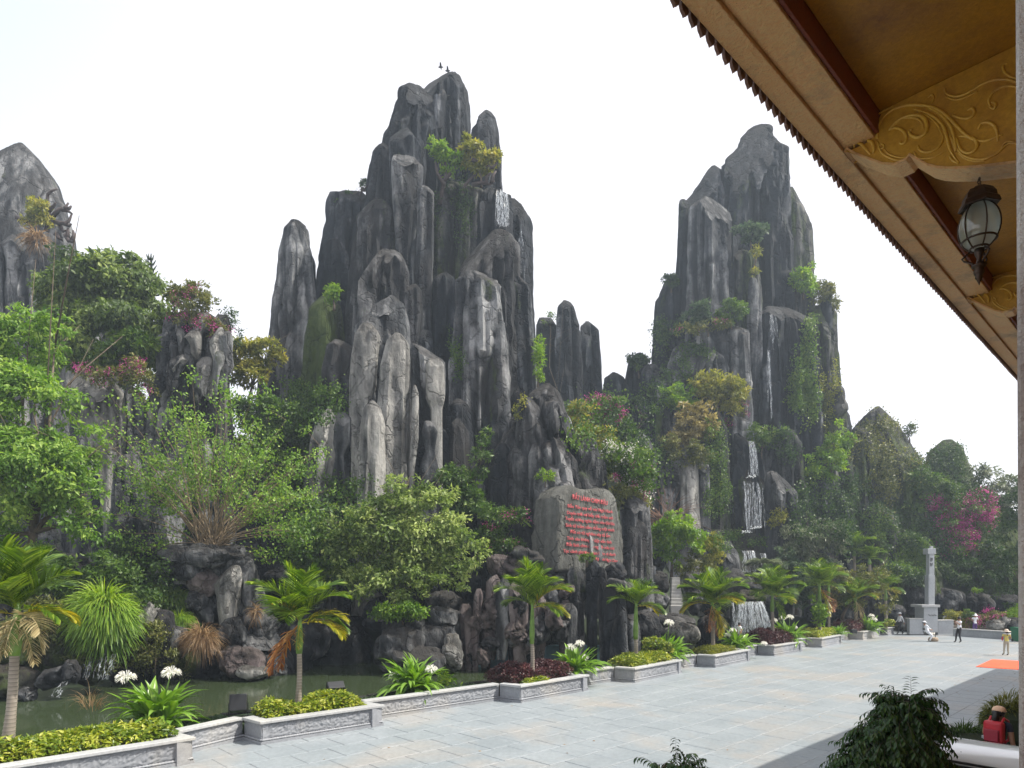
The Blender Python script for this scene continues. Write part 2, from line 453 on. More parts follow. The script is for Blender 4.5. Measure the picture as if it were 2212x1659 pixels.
def column(rows, Y, mat, seed=1, flute=1.0, lump=1.0, dr=0.85, sq=2.6, parent=None, name="rock_column", res=1.0, fscale=1.0, hang=False, ribs=1.0):
    """one fluted rock column standing at depth Y; rows = (py, left px, right px) of its outline from the top down"""
    rows = np.array(rows, float)
    rows = rows[np.argsort(rows[:, 0])]
    py0, py1 = rows[0, 0], rows[-1, 0]
    s = Y / F
    ext = 1330.0 if name == "rock_column" and not hang else py1
    H = (py1 - py0) * s
    W = np.max(rows[:, 2] - rows[:, 1]) * s
    nz = int(np.clip(H / 0.20 * res, 16, 150)); na = int(np.clip(W * 3.0 / 0.20 * res, 28, 110))
    tt = np.linspace(0, 1, nz) ** 1.15
    py = py0 + (py1 - py0) * tt
    if ext > py1 + 5:
        py = np.concatenate([py, np.linspace(py1, ext, max(3, int((ext - py1) / 25)))[1:]])
        rows = np.concatenate([rows, [[ext + 1, rows[-1, 1] - 4, rows[-1, 2] + 4]]]); nz = len(py)
    xl = .12 * smooth_interp(py, rows[:, 0], rows[:, 1]) + .88 * np.interp(py, rows[:, 0], rows[:, 1]); xr = .12 * smooth_interp(py, rows[:, 0], rows[:, 2]) + .88 * np.interp(py, rows[:, 0], rows[:, 2])
    xc = (xl + xr) / 2; hw = np.maximum((xr - xl) / 2, 1.0) * s
    Xc = (xc - CX) * s; Zc = HC + (HY - py) * s
    # a cap: extra rings that close the top
    ncap = 5
    capr = np.cos(np.linspace(math.pi / 2, 0, ncap, endpoint=False))
    capz = hw[0] * 0.55 * np.sin(np.linspace(math.pi / 2, 0, ncap, endpoint=False))
    Xc = np.concatenate([np.full(ncap, Xc[0]), Xc]); Zc = np.concatenate([Zc[0] + capz * 0.45, Zc])
    hw = np.concatenate([hw[0] * np.maximum(capr, 0.02), hw])
    n = nz + ncap
    a = np.linspace(0, 2 * math.pi, na, endpoint=False)
    ca, sa = np.cos(a), np.sin(a)
    rs = np.random.RandomState(seed)
    nf = rs.randint(5, 8); th = (np.arange(nf) + rs.uniform(-.28, .28, nf)) * 2 * math.pi / nf + rs.uniform(0, 6.28)
    di = rs.uniform(0.80, 1.0, nf); pw = 5.5 * sq
    k = (np.maximum(np.cos(a[:, None] - th[None, :]) / di, 0) ** pw).sum(1) ** (-1.0 / pw)
    xs_ = k * ca; mid = (xs_.max() + xs_.min()) / 2; hx = (xs_.max() - xs_.min()) / 2
    kx, ky = (xs_ - mid) / hx, k * sa / max(abs(k * sa))
    R = hw[:, None] * k[None, :]
    dY = np.minimum(hw * dr, np.maximum(hw * dr * 0.6, 3.0))
    Rx = hw[:, None] * kx[None, :]; Ry = dY[:, None] * ky[None, :]
    X = Xc[:, None] + Rx; Yv = Y + Ry; Z = np.repeat(Zc[:, None], na, 1)
    nx = np.repeat(ca[None, :], n, 0).ravel(); ny = np.repeat(sa[None, :], n, 0).ravel()
    hwf = np.repeat(hw[:, None], na, 1).ravel()
    d, ridge = rock_surface(X.ravel(), Yv.ravel(), Z.ravel(), nx, ny, 1.0, seed, flute, lump, fscale)
    amp = np.clip(hwf * 0.55, 0.02, 0.95)
    # keep the traced silhouette: displacement is weaker where the outline is seen edge-on
    side = 0.35 + 0.65 * np.abs(ny)
    # block-like ribs that start or stop at ledges, and narrow cracks between them
    K = int(np.clip(W * 1.9 * ribs, 2, 15)) if ribs > 0 else 0
    af = np.repeat(a[None, :], n, 0).ravel(); Zf = Z.ravel(); Xf = X.ravel()
    wob = 0.10 * noise3(np.stack([Zf * .45, af * .5, Zf * 0], 1), seed + 21)
    Htop, Hv = Zc.max(), H
    blk = np.zeros(n * na); tone = np.zeros(n * na)
    for q in range(K):
        ac = rs.uniform(-math.pi * 1.02, .02 * math.pi) if rs.rand() < .85 else rs.uniform(0, 6.28)
        hwid = rs.uniform(.10, .34) * min(1.2, 3.0 / max(W, 1.5)) + .05
        zt_i = Htop - Hv * rs.uniform(.03, .85); amp_i = rs.uniform(.10, .34) * min(W / 2, 2.6); slo = rs.uniform(-.8, .8)
        da = np.abs((af - ac + wob + math.pi) % (2 * math.pi) - math.pi)
        ms = np.clip((hwid - da) / .03, 0, 1)
        zz = zt_i + slo * (Xf - Xc.mean()) * .5 - Zf
        mz = np.clip(zz / .30, 0, 1) if rs.rand() < .8 else np.clip(zz / .3, 0, 1) * np.clip((rs.uniform(2, 6) - zz) / .5, 0, 1)
        v_ = amp_i * ms * mz; new = v_ > blk
        blk = np.maximum(blk, v_); tn = rs.uniform(-.28, .42)
        tone = np.where(new, tn * ms * mz, tone)
    crk = np.zeros(n * na)
    for q in range(K):
        ac = rs.uniform(-math.pi, 0); z0_, z1_ = sorted((Htop - Hv * rs.rand(), Htop - Hv * rs.rand()))
        da = np.abs((af - ac + wob * 1.5 + math.pi) % (2 * math.pi) - math.pi)
        crk = np.maximum(crk, np.exp(-(da * W / .55) ** 2) * np.clip((Zf - z0_) / .8, 0, 1) * np.clip((z1_ - Zf) / .8 + .5, 0, 1))
    d = d * amp * side + blk * (.25 + .75 * np.abs(ny)) * np.clip(hwf / 1.2, 0, 1) - crk * .32 * np.abs(ny) * np.clip(hwf, 0, 1)
    ridge = ridge + tone - crk * .5
    X = X.ravel() + nx * d; Yv = Yv.ravel() + ny * d
    Z = Z.ravel() + 0.25 * amp * noise3(np.stack([X * .8, Yv * .8, Z.ravel() * .3], 1), seed + 9)
    # slanting facets cut the top so that it does not end in a plain dome
    zt_ = Z.max(); rt = max(hw[ncap + 3], .3)
    for q in range(3):
        az = math.radians(rs.uniform(-155, -25)) if q < 2 else rs.uniform(0, 6.28)
        off = rs.uniform(-.1, .5) * rt; sl = rs.uniform(.8, 3.2)
        e_ = (X - Xc[0]) * math.cos(az) * .55 + (Yv - Y) * math.sin(az) - off
        lim = zt_ - np.maximum(e_, 0) * sl - rs.uniform(0, .05) * rt
        Z = np.where(Z > lim, lim + (Z - lim) * .15, Z)
    top = np.array([[Xc[0], Y, Z.reshape(n, na)[0].max() + .01]])
    V = np.concatenate([np.stack([X, Yv, Z], 1), top])
    i = np.arange(n - 1)[:, None] * na; j = np.arange(na)[None, :]; j2 = (j + 1) % na
    Q = np.stack([i + j, i + na + j, i + na + j2, i + j2], 2).reshape(-1, 4)
    T = np.stack([np.full(na, n * na), np.arange(na), (np.arange(na) + 1) % na, (np.arange(na) + 1) % na], 1)
    me = bpy.data.meshes.new(name)
    me.vertices.add(len(V)); me.vertices.foreach_set("co", V.astype(np.float32).ravel())
    tri = T[:, :3]
    nl = Q.size + tri.size
    me.loops.add(nl); me.loops.foreach_set("vertex_index", np.concatenate([Q.ravel(), tri.ravel()]).astype(np.int32))
    me.polygons.add(len(Q) + len(tri))
    me.polygons.foreach_set("loop_start", np.concatenate([np.arange(0, Q.size, 4), Q.size + np.arange(0, tri.size, 3)]).astype(np.int32))
    me.polygons.foreach_set("loop_total", np.concatenate([np.full(len(Q), 4), np.full(len(tri), 3)]).astype(np.int32))
    me.update(calc_edges=True)
    me.polygons.foreach_set("use_smooth", np.ones(len(me.polygons), dtype=bool))
    me.set_sharp_from_angle(angle=math.radians(34))
    at = me.attributes.new("ridge", 'FLOAT', 'POINT'); at.data.foreach_set("value", np.append(ridge, 0.4).astype(np.float32))
    return link(name, me, mat, parent)

def boulder(px, py, rx, ry, Y, mat, seed=1, lump=1.0, dr=0.9, sq=2.3, parent=None, name="boulder", cut=0.4, rough=1.0, res=1.0, tilt=0.0):
    """a rounded, partly faceted rock whose outline is centred at px, py"""
    s = Y / F
    a, b, c = rx * s, max(rx, ry) * s * dr * 0.9, ry * s
    nu = int(np.clip(max(a, c) * 20 * res, 24, 58)); nv = nu * 2
    th = np.linspace(0.02, math.pi - 0.02, nu); ph = np.linspace(0, 2 * math.pi, nv, endpoint=False)
    T, Pp = np.meshgrid(th, ph, indexing='ij')
    def se(v, e): return np.sign(v) * np.abs(v) ** e
    e = 2.0 / sq
    x = se(np.sin(T), e) * se(np.cos(Pp), e); y = se(np.sin(T), e) * se(np.sin(Pp), e); z = se(np.cos(T), e)
    D = np.stack([x.ravel(), y.ravel(), z.ravel()], 1)
    rs = np.random.RandomState(seed)
    # flatten facets
    for k in range(int(7 * cut / 0.4)):
        nrm = rs.normal(size=3); nrm /= np.linalg.norm(nrm)
        lim = rs.uniform(0.72, 0.95)
        dd = D @ nrm
        over = np.maximum(dd - lim, 0)
        D = D - np.outer(over * 0.85, nrm)
    ct, st = math.cos(tilt), math.sin(tilt)
    Pn = D * np.array([a, b, c])
    Pn = np.stack([Pn[:, 0] * ct + Pn[:, 2] * st, Pn[:, 1], -Pn[:, 0] * st + Pn[:, 2] * ct], 1)
    base = P(px, py, Y)
    W = Pn + np.array(base)
    r0 = (a + c) / 2
    f0 = 0.9 / max(r0, .2)
    n1 = noise3(W * f0, seed); n2 = noise3(W * f0 * 2.3, seed + 5); n3 = noise3(W * 4.0, seed + 8)
    bil = np.sqrt(np.minimum(np.abs(n1) * 2.2, 1) + .002)
    n4 = noise3(W * np.array((1.9, 1.9, .45)), seed + 12); b4 = np.sqrt(np.minimum(np.abs(n4) * 2.6, 1) + .002)
    n5 = noise3(W * 1.5 + n2[:, None] * .5, seed + 15); crack = np.exp(-(n5 / .05) ** 2)
    disp = r0 * (0.16 * lump * (bil - .7) + 0.10 * lump * n2 + .10 * (b4 - .7) - .06 * crack) + 0.04 * rough * n3
    nd = D / (np.linalg.norm(D, axis=1)[:, None] + 1e-9)
    W = W + nd * disp[:, None]
    ridge = 0.45 * bil + 0.35 * n2 + 0.3 * b4 - .3 * crack + .1
    i = np.arange(nu - 1)[:, None] * nv; j = np.arange(nv)[None, :]; j2 = (j + 1) % nv
    Q = np.stack([i + j, i + nv + j, i + nv + j2, i + j2], 2).reshape(-1, 4)
    W = np.concatenate([W, [W[:nv].mean(0)], [W[-nv:].mean(0)]])
    k = np.arange(nv); k2 = (k + 1) % nv
    n0 = nu * nv
    t1 = np.stack([np.full(nv, n0), k, k2], 1)
    t2 = np.stack([np.full(nv, n0 + 1), (nu - 1) * nv + k2, (nu - 1) * nv + k], 1)
    me = bpy.data.meshes.new(name)
    me.vertices.add(len(W)); me.vertices.foreach_set("co", W.astype(np.float32).ravel())
    tri = np.concatenate([t1, t2])
    me.loops.add(Q.size + tri.size); me.loops.foreach_set("vertex_index", np.concatenate([Q.ravel(), tri.ravel()]).astype(np.int32))
    me.polygons.add(len(Q) + len(tri))
    me.polygons.foreach_set("loop_start", np.concatenate([np.arange(0, Q.size, 4), Q.size + np.arange(0, tri.size, 3)]).astype(np.int32))
    me.polygons.foreach_set("loop_total", np.concatenate([np.full(len(Q), 4), np.full(len(tri), 3)]).astype(np.int32))
    me.update(calc_edges=True)
    me.polygons.foreach_set("use_smooth", np.ones(len(me.polygons), dtype=bool))
    me.set_sharp_from_angle(angle=math.radians(40))
    at = me.attributes.new("ridge", 'FLOAT', 'POINT'); at.data.foreach_set("value", np.append(ridge, [.4, .4]).astype(np.float32))
    return link(name, me, mat, parent)

# ------------------------------------------------------------------ the terrain behind the pond
def build_terrain():
    sky_line = [(-400, 900), (0, 840), (160, 900), (300, 1010), (420, 980), (640, 930), (800, 1000), (1130, 900), (1160, 870), (1330, 868),
                (1420, 930), (1800, 950), (1830, 1000), (2000, 1010), (2120, 1060), (2212, 1120), (2600, 1150)]
    sx = np.array([a for a, b in sky_line], float); sy = np.array([b for a, b in sky_line], float)
    pxs = np.linspace(-500, 2700, 150)
    deps = np.array([26.0, 29, 32, 34, 36, 38, 41, 44, 48, 53, 60, 75, 110])
    V = []
    for di, Y in enumerate(deps):
        t = np.interp(Y, [31, 60], [0, 1]); t = t * t * (3 - 2 * t)
        px = pxs
        top = np.interp(px, sx, sy)
        far = np.clip((px - 1300) / 300, 0, 1) * 20            # the foot of the slope lies farther back on the right
        t = np.interp(Y, [31 + far.mean() * 0, 60], [0, 1])
        tt = np.clip((Y - (32 + far)) / (62 - (32 + far)), 0, 1); tt = tt * tt * (3 - 2 * tt)
        X = (px - CX) * Y / F
        zt = HC + (HY - top) * min(Y, 60) / F
        Z = -0.95 + tt * (zt + 0.95)
        if Y > 60: Z = zt * 0.75
        V.append(np.stack([X, np.full_like(X, Y), Z], 1))
    n, m = len(deps), len(pxs)
    V = np.concatenate(V)
    V[:, 2] += 0.7 * noise3(V * 0.35, 3) * np.clip((V[:, 2] + .6) / 2, 0, 1)
    i = np.arange(n - 1)[:, None] * m; j = np.arange(m - 1)[None, :]
    Q = np.stack([i + j, i + j + 1, i + m + j + 1, i + m + j], 2).reshape(-1, 4)
    me = mesh_np("hillside", V, Q, True, {"ridge": np.full(len(V), .2)})
    tag(link("hillside", me, simple("dark_undergrowth_soil", (0.022, 0.034, 0.014), .95, var=.5, vscale=.8, bmp=1.0, bscale=2.5)), kind="structure")
build_terrain()

def mountain(name, label, Yb, px, cols, cat="rock mountain", base_py=1400, group=None):
    root = empty(name, P(px, base_py, Yb) if base_py else P(px, 1300, Yb), label, cat, group)
    root.location.z = 0.0
    for k, c in enumerate(cols):
        rows, Y, mat = c[0], c[1], c[2]
        kw = c[3] if len(c) > 3 else {}
        column(rows, Y, mat, seed=(abs(hash_s(name)) % 400) + k * 7 + 1, parent=root, **kw)
    return root
def hash_s(s):
    h = 7
    for ch in s: h = (h * 31 + ord(ch)) % 100003
    return h
D, M_, Lt, B, MO, MH = ROCK_DARK, ROCK_MID, ROCK_LITE, ROCK_BROWN, ROCK_MOSS, ROCK_MOSS2

mountain("rock_mountain", "tallest dark fluted rock mountain in the centre with a stepped rounded summit", 42, 950, [
    ([(560, 700, 1140), (620, 690, 1152), (900, 660, 1160), (1120, 650, 1170), (1300, 640, 1180)], 47, D, dict(dr=.35, res=.8)),
    ([(163, 950, 980), (170, 918, 998), (190, 904, 1008), (240, 902, 1013), (300, 906, 1018), (420, 900, 1022), (800, 880, 1040)], 44.5, D),
    ([(187, 872, 912), (196, 860, 934), (230, 851, 944), (270, 840, 950), (300, 826, 950), (420, 815, 950), (800, 800, 960)], 43.2, D),
    ([(240, 1046, 1060), (256, 1034, 1072), (290, 1020, 1078), (350, 1018, 1083), (450, 1018, 1084), (800, 1000, 1095)], 43.8, D),
    ([(281, 862, 888), (291, 846, 905), (312, 839, 912), (430, 838, 914), (560, 836, 918), (800, 830, 925)], 41.4, D, dict(sq=3.4)),
    ([(315, 818, 846), (330, 804, 868), (370, 797, 880), (430, 790, 885), (560, 770, 890), (900, 740, 895)], 42.6, D),
    ([(418, 742, 786), (430, 717, 800), (470, 712, 805), (498, 714, 805), (510, 709, 805), (560, 700, 800), (590, 690, 800), (900, 665, 800)], 43.5, D, dict(sq=3.4)),
    ([(432, 792, 826), (460, 770, 850), (560, 757, 862), (700, 748, 865), (1000, 740, 870)], 41.2, B),
    ([(342, 850, 898), (360, 846, 914), (450, 850, 908), (560, 855, 893), (680, 855, 890), (900, 850, 890)], 40.8, M_, dict(sq=3.0)),
    ([(402, 908, 926), (412, 900, 938), (500, 902, 938), (600, 893, 934), (660, 898, 930), (800, 890, 935), (1000, 890, 940)], 39.7, M_, dict(sq=3.6, flute=.6)),
    ([(395, 965, 1008), (430, 938, 1050), (600, 930, 1050), (800, 925, 1050), (1100, 920, 1055)], 42.6, MH, dict(flute=1.3)),
    ([(415, 1044, 1080), (430, 1036, 1103), (480, 1032, 1108), (700, 1022, 1115), (900, 1015, 1120)], 42.0, D, dict(flute=1.3)),
    ([(428, 1098, 1113), (444, 1090, 1127), (480, 1086, 1147), (497, 1086, 1153), (620, 1082, 1152), (800, 1080, 1154), (1000, 1080, 1160)], 43.0, D, dict(sq=3.2)),
    ([(498, 1052, 1082), (510, 1032, 1106), (535, 1000, 1120), (560, 992, 1122), (640, 986, 1125), (800, 985, 1130), (1080, 980, 1140)], 40.2, B, dict(flute=1.1)),
    ([(592, 1004, 1036), (612, 988, 1078), (700, 984, 1086), (800, 980, 1092), (1000, 975, 1100), (1120, 970, 1110)], 38.9, M_, dict(flute=1.3)),
    ([(600, 1098, 1126), (625, 1090, 1146), (720, 1090, 1152), (850, 1088, 1156), (1050, 1080, 1162)], 40.0, D, dict(sq=3)),
    ([(590, 942, 968), (606, 934, 984), (800, 930, 985), (1000, 926, 990)], 39.8, D, dict(flute=1.3)),
    ([(632, 694, 712), (655, 668, 730), (740, 655, 742), (860, 645, 745), (960, 640, 750)], 40.6, MO, dict(flute=.7)),
    ([(540, 826, 856), (552, 806, 870), (580, 782, 878), (620, 768, 879), (690, 766, 884), (800, 760, 890)], 38.4, B, dict(lump=1.4)),
    ([(614, 884, 900), (628, 873, 912), (680, 872, 914), (760, 880, 905)], 38.2, B),
    ([(716, 905, 930), (735, 895, 936), (800, 893, 940), (950, 890, 950)], 38.5, D),
    ([(520, 705, 738), (560, 696, 760), (640, 690, 770), (760, 680, 770)], 42.3, D),
])
mountain("rock_spire", "slim dark rock spire left of the tallest mountain with a notch of sky beside it", 42, 630, [
    ([(476, 627, 648), (492, 615, 663), (530, 608, 667), (560, 602, 676), (612, 597, 678), (680, 587, 688), (760, 579, 698), (870, 562, 700), (1050, 555, 705)], 42, M_, dict(sq=2.9, flute=.9, lump=1.3)),
    ([(520, 640, 660), (560, 638, 678), (700, 640, 692), (1000, 640, 700)], 42.6, D, dict(sq=3)),
], cat="rock spire")
mountain("rock_group", "pale fluted rock group in front of the tallest mountain with a slanting dark cap", 36, 830, [
    ([(640, 838, 854), (655, 812, 872), (690, 778, 880), (712, 768, 884), (740, 770, 886), (900, 775, 886), (1160, 770, 890)], 37, M_, dict(sq=3.0, lump=1.2)),
    ([(722, 850, 868), (740, 836, 884), (800, 823, 886), (900, 816, 885), (1050, 812, 882), (1200, 812, 882)], 35.0, Lt, dict(flute=.55, lump=.8, ribs=.25)),
    ([(867, 797, 809), (882, 786, 822), (920, 780, 832), (1000, 776, 832), (1200, 772, 832)], 33.8, Lt, dict(flute=.5, lump=.7, ribs=.2)),
    ([(700, 780, 803), (722, 766, 820), (830, 757, 812), (890, 755, 800), (1000, 760, 800)], 35.6, Lt, dict(flute=.7)),
    ([(736, 722, 742), (750, 709, 762), (800, 700, 770), (880, 690, 776), (1100, 690, 780)], 36.6, B, dict(sq=3)),
    ([(882, 698, 714), (896, 689, 724), (950, 672, 726), (1000, 664, 722), (1070, 655, 715), (1180, 655, 720)], 35.0, Lt, dict(flute=.6, lump=.8)),
    ([(892, 728, 748), (905, 714, 760), (960, 712, 760), (985, 722, 745), (1040, 715, 755), (1150, 712, 758)], 35.3, M_, dict(lump=1.6)),
    ([(745, 890, 918), (758, 885, 944), (775, 885, 960), (850, 888, 961), (880, 898, 955), (930, 900, 948), (1000, 895, 945), (1150, 890, 940)], 36.0, M_, dict(sq=3.4)),
    ([(775, 925, 948), (790, 918, 960), (860, 918, 961), (885, 930, 955)], 35.2, Lt, dict(sq=3, flute=.5)),
    ([(832, 893, 898), (850, 889, 905), (950, 887, 904), (1010, 884, 896), (1060, 884, 892)], 34.8, Lt, dict(flute=.4, ribs=0)),
    ([(910, 918, 935), (935, 912, 946), (975, 920, 940), (1010, 905, 948), (1060, 900, 950), (1140, 900, 950)], 35.0, M_, dict(lump=1.8)),
    ([(800, 700, 780), (900, 690, 900), (1060, 670, 940), (1250, 640, 960)], 39, D, dict(dr=.5)),
])
mountain("rock_outcrop", "low dark rock outcrop between the pale rock group and the inscription hill", 37, 990, [
    ([(862, 983, 1000), (876, 966, 1014), (940, 960, 1022), (1080, 955, 1030)], 37.2, D, dict(flute=.9)),
    ([(905, 985, 1000), (918, 972, 1012), (1000, 968, 1015), (1100, 965, 1020)], 36.4, B),
    ([(870, 1020, 1040), (900, 1012, 1060), (1000, 1010, 1070), (1150, 1000, 1080)], 38.5, D),
    ([(930, 945, 962), (950, 938, 972), (1050, 935, 975), (1160, 930, 985)], 36.6, D),
], cat="rock outcrop")
mountain("rock_mountain", "small far rock mountain with three blunt tops between the two big ones", 56, 1230, [
    ([(649, 1217, 1231), (664, 1205, 1242), (700, 1202, 1250), (800, 1200, 1255), (950, 1195, 1260)], 56, D, dict(flute=.9)),
    ([(698, 1264, 1286), (710, 1252, 1294), (800, 1250, 1301), (880, 1250, 1304), (960, 1250, 1310)], 57, D),
    ([(688, 1163, 1192), (702, 1156, 1206), (780, 1155, 1215), (960, 1150, 1220)], 57, D),
    ([(806, 1322, 1338), (822, 1306, 1352), (860, 1300, 1360), (960, 1295, 1370)], 58, D),
    ([(850, 1270, 1330), (900, 1250, 1400), (1000, 1200, 1420)], 60, D, dict(dr=.4)),
])
mountain("rock_hill", "dark brown pointed rock hill standing behind the inscription slab", 36, 1180, [
    ([(829, 1170, 1190), (842, 1148, 1208), (872, 1118, 1222), (905, 1100, 1230), (950, 1082, 1252), (1010, 1062, 1280), (1100, 1050, 1300), (1260, 1040, 1320)], 36.6, B, dict(flute=1.2, lump=1.5)),
    ([(858, 1132, 1150), (874, 1122, 1165), (930, 1115, 1172), (1060, 1110, 1180)], 35.2, B),
    ([(945, 1262, 1278), (956, 1254, 1290), (1000, 1254, 1299), (1060, 1254, 1305), (1200, 1250, 1308)], 37.0, B),
    ([(885, 1205, 1222), (905, 1195, 1235), (960, 1195, 1245), (1030, 1200, 1250), (1100, 1200, 1250)], 36.2, M_, dict(lump=1.5)),
    ([(985, 1285, 1298), (1000, 1280, 1308), (1060, 1278, 1314), (1180, 1275, 1330)], 37.0, B),
    ([(960, 1075, 1100), (1000, 1060, 1120), (1090, 1045, 1125), (1200, 1040, 1130)], 35.3, D),
    ([(960, 1150, 1172), (985, 1142, 1182), (1060, 1140, 1188), (1180, 1138, 1190)], 34.6, B),
    ([(1072, 1345, 1372), (1090, 1338, 1402), (1160, 1338, 1406), (1280, 1334, 1410)], 36.6, M_, dict(flute=1.1)),
    ([(1120, 1362, 1384), (1140, 1356, 1398), (1280, 1352, 1400)], 36.2, B),
    ([(1150, 1330, 1345), (1170, 1322, 1352), (1290, 1320, 1356)], 36.6, M_),
    ([(1035, 1170, 1190), (1055, 1160, 1205), (1120, 1156, 1208), (1240, 1152, 1212)], 33.9, M_, dict(sq=3.2, flute=.6)),
], cat="rock hill")
mountain("rock_mountain", "dark fluted rock mountain on the right with a narrow waterfall down its face", 58, 1620, [
    ([(900, 1560, 1840), (1000, 1540, 1850), (1250, 1480, 1880)], 61, D, dict(dr=.4, res=.7)),
    ([(271, 1626, 1648), (280, 1610, 1665), (300, 1597, 1672), (318, 1588, 1680), (342, 1563, 1698), (420, 1561, 1702), (600, 1560, 1705), (950, 1560, 1715)], 59, D, dict(flute=1.1)),
    ([(318, 1672, 1694), (328, 1655, 1702), (450, 1655, 1708), (700, 1655, 1712), (950, 1655, 1720)], 58, D, dict(sq=3.6)),
    ([(357, 1534, 1547), (370, 1518, 1560), (400, 1504, 1564), (425, 1482, 1566), (436, 1469, 1566), (700, 1457, 1566)], 59.5, D),
    ([(426, 1518, 1542), (440, 1497, 1562), (458, 1488, 1577), (600, 1486, 1580), (700, 1481, 1581), (830, 1475, 1585)], 56.4, M_, dict(sq=3.4, flute=.9)),
    ([(430, 1469, 1480), (442, 1465, 1492), (560, 1462, 1494), (640, 1456, 1494), (900, 1440, 1500)], 57.4, D, dict(sq=3)),
    ([(405, 1704, 1712), (430, 1700, 1722), (455, 1700, 1735), (482, 1700, 1743), (560, 1700, 1747), (630, 1700, 1750), (900, 1700, 1760)], 58.2, MH, dict(sq=3)),
    ([(598, 1440, 1458), (628, 1426, 1470), (650, 1415, 1472), (720, 1410, 1474), (772, 1406, 1480), (1050, 1390, 1490)], 57.8, D, dict(sq=3)),
    ([(665, 1742, 1798), (678, 1732, 1808), (750, 1730, 1810), (850, 1730, 1816), (890, 1730, 1826), (1080, 1730, 1836)], 57.6, MH, dict(sq=3.4)),
    ([(672, 1648, 1736), (688, 1628, 1746), (800, 1622, 1752), (950, 1618, 1756), (1150, 1612, 1760)], 55.8, D, dict(sq=3.2, flute=1.3)),
    ([(540, 1583, 1606), (556, 1576, 1633), (640, 1576, 1640), (760, 1580, 1642), (1000, 1575, 1645)], 56.6, MH, dict(flute=1.3)),
    ([(600, 1618, 1632), (640, 1612, 1642), (760, 1612, 1644), (900, 1610, 1640), (1050, 1608, 1640)], 55.4, M_, dict(flute=.9)),
    ([(705, 1566, 1592), (722, 1556, 1612), (800, 1555, 1615), (1000, 1550, 1620)], 55.0, M_),
    ([(742, 1468, 1540), (758, 1452, 1558), (810, 1440, 1562), (900, 1430, 1565), (1080, 1420, 1570)], 55.5, M_, dict(flute=1.2)),
    ([(790, 1392, 1415), (812, 1382, 1436), (900, 1373, 1450), (1050, 1370, 1460)], 55.0, D),
    ([(870, 1425, 1438), (890, 1418, 1446), (960, 1415, 1450), (1080, 1412, 1455)], 53.5, MH),
    ([(763, 1367, 1385), (776, 1356, 1396), (820, 1350, 1400), (950, 1345, 1400)], 58, D),
    ([(640, 1775, 1795), (700, 1770, 1800), (850, 1772, 1805), (1000, 1775, 1812)], 57.0, D),
    ([(480, 1688, 1700), (520, 1684, 1712), (620, 1684, 1716), (760, 1690, 1712)], 57.2, D, dict(sq=3)),
    ([(560, 1655, 1668), (600, 1650, 1678), (720, 1650, 1682), (900, 1650, 1684)], 56.9, D),
])
mountain("rock_cliff", "wet rock cliff of pale columns beside the middle and lower waterfalls", 51, 1580, [
    ([(990, 1482, 1498), (1003, 1472, 1508), (1100, 1468, 1512), (1220, 1465, 1516)], 50.0, Lt, dict(flute=.6)),
    ([(998, 1512, 1526), (1010, 1506, 1532), (1100, 1504, 1534), (1220, 1500, 1538)], 50.8, M_, dict(flute=.6)),
    ([(900, 1536, 1560), (918, 1530, 1570), (1000, 1528, 1574), (1180, 1525, 1578)], 52, MH),
    ([(935, 1375, 1398), (945, 1365, 1412), (965, 1372, 1418), (990, 1380, 1416)], 50.6, M_, dict(lump=1.4)),
    ([(1000, 1402, 1440), (1012, 1396, 1470), (1100, 1395, 1475), (1260, 1390, 1480)], 51.5, M_),
    ([(1020, 1655, 1680), (1040, 1648, 1700), (1060, 1648, 1718), (1160, 1650, 1722), (1260, 1648, 1726)], 50.5, M_, dict(lump=1.4)),
    ([(930, 1690, 1712), (960, 1682, 1730), (1100, 1680, 1740), (1250, 1675, 1750)], 52, MH),
    ([(1022, 1590, 1650), (1038, 1582, 1656), (1100, 1582, 1656), (1260, 1580, 1660)], 53, ROCK_WET, dict(dr=.5)),
    ([(1148, 1540, 1600), (1160, 1530, 1650), (1200, 1528, 1655), (1300, 1520, 1660)], 50.6, ROCK_WET, dict(lump=1.5)),
    ([(940, 1580, 1612), (960, 1576, 1640), (1030, 1575, 1650)], 54, D),
    ([(1090, 1440, 1530), (1130, 1430, 1560), (1280, 1400, 1600)], 52.5, D, dict(dr=.5)),
    ([(1040, 1730, 1800), (1120, 1700, 1830), (1290, 1680, 1860)], 54.5, D, dict(dr=.5)),
    ([(1170, 1560, 1580), (1190, 1545, 1592), (1240, 1540, 1598), (1300, 1540, 1600)], 47.5, M_, dict(lump=1.3)),
], cat="rock cliff")
mountain("rock_hill", "ivy covered rounded green rock hill on the far right below the white sky", 60, 1940, [
    ([(879, 1890, 1902), (892, 1872, 1930), (915, 1856, 1960), (945, 1842, 1978), (1020, 1816, 2010), (1100, 1806, 2030), (1300, 1795, 2050)], 60, MH, dict(flute=.8, lump=1.2, sq=1.6)),
    ([(951, 2034, 2058), (966, 2012, 2077), (1000, 2002, 2086), (1050, 1990, 2110), (1100, 1980, 2145), (1300, 1960, 2200)], 61, MO, dict(flute=.6, lump=1.5)),
    ([(925, 1850, 1870), (960, 1838, 1890), (1050, 1830, 1900), (1250, 1820, 1910)], 57.8, MH),
    ([(990, 1900, 1960), (1020, 1890, 1990), (1120, 1885, 2000), (1260, 1880, 2010)], 57.5, MO),
    ([(1060, 2080, 2140), (1100, 2060, 2170), (1200, 2040, 2220), (1300, 2030, 2240)], 58, MO),
    ([(1096, 1882, 1902), (1112, 1866, 1926), (1160, 1856, 1936), (1290, 1850, 1945)], 54.8, MH, dict(flute=.7)),
    ([(1150, 1958, 1985), (1164, 1936, 2004), (1200, 1926, 2016), (1290, 1918, 2024)], 54, MO, dict(flute=.5)),
], cat="rock hill")
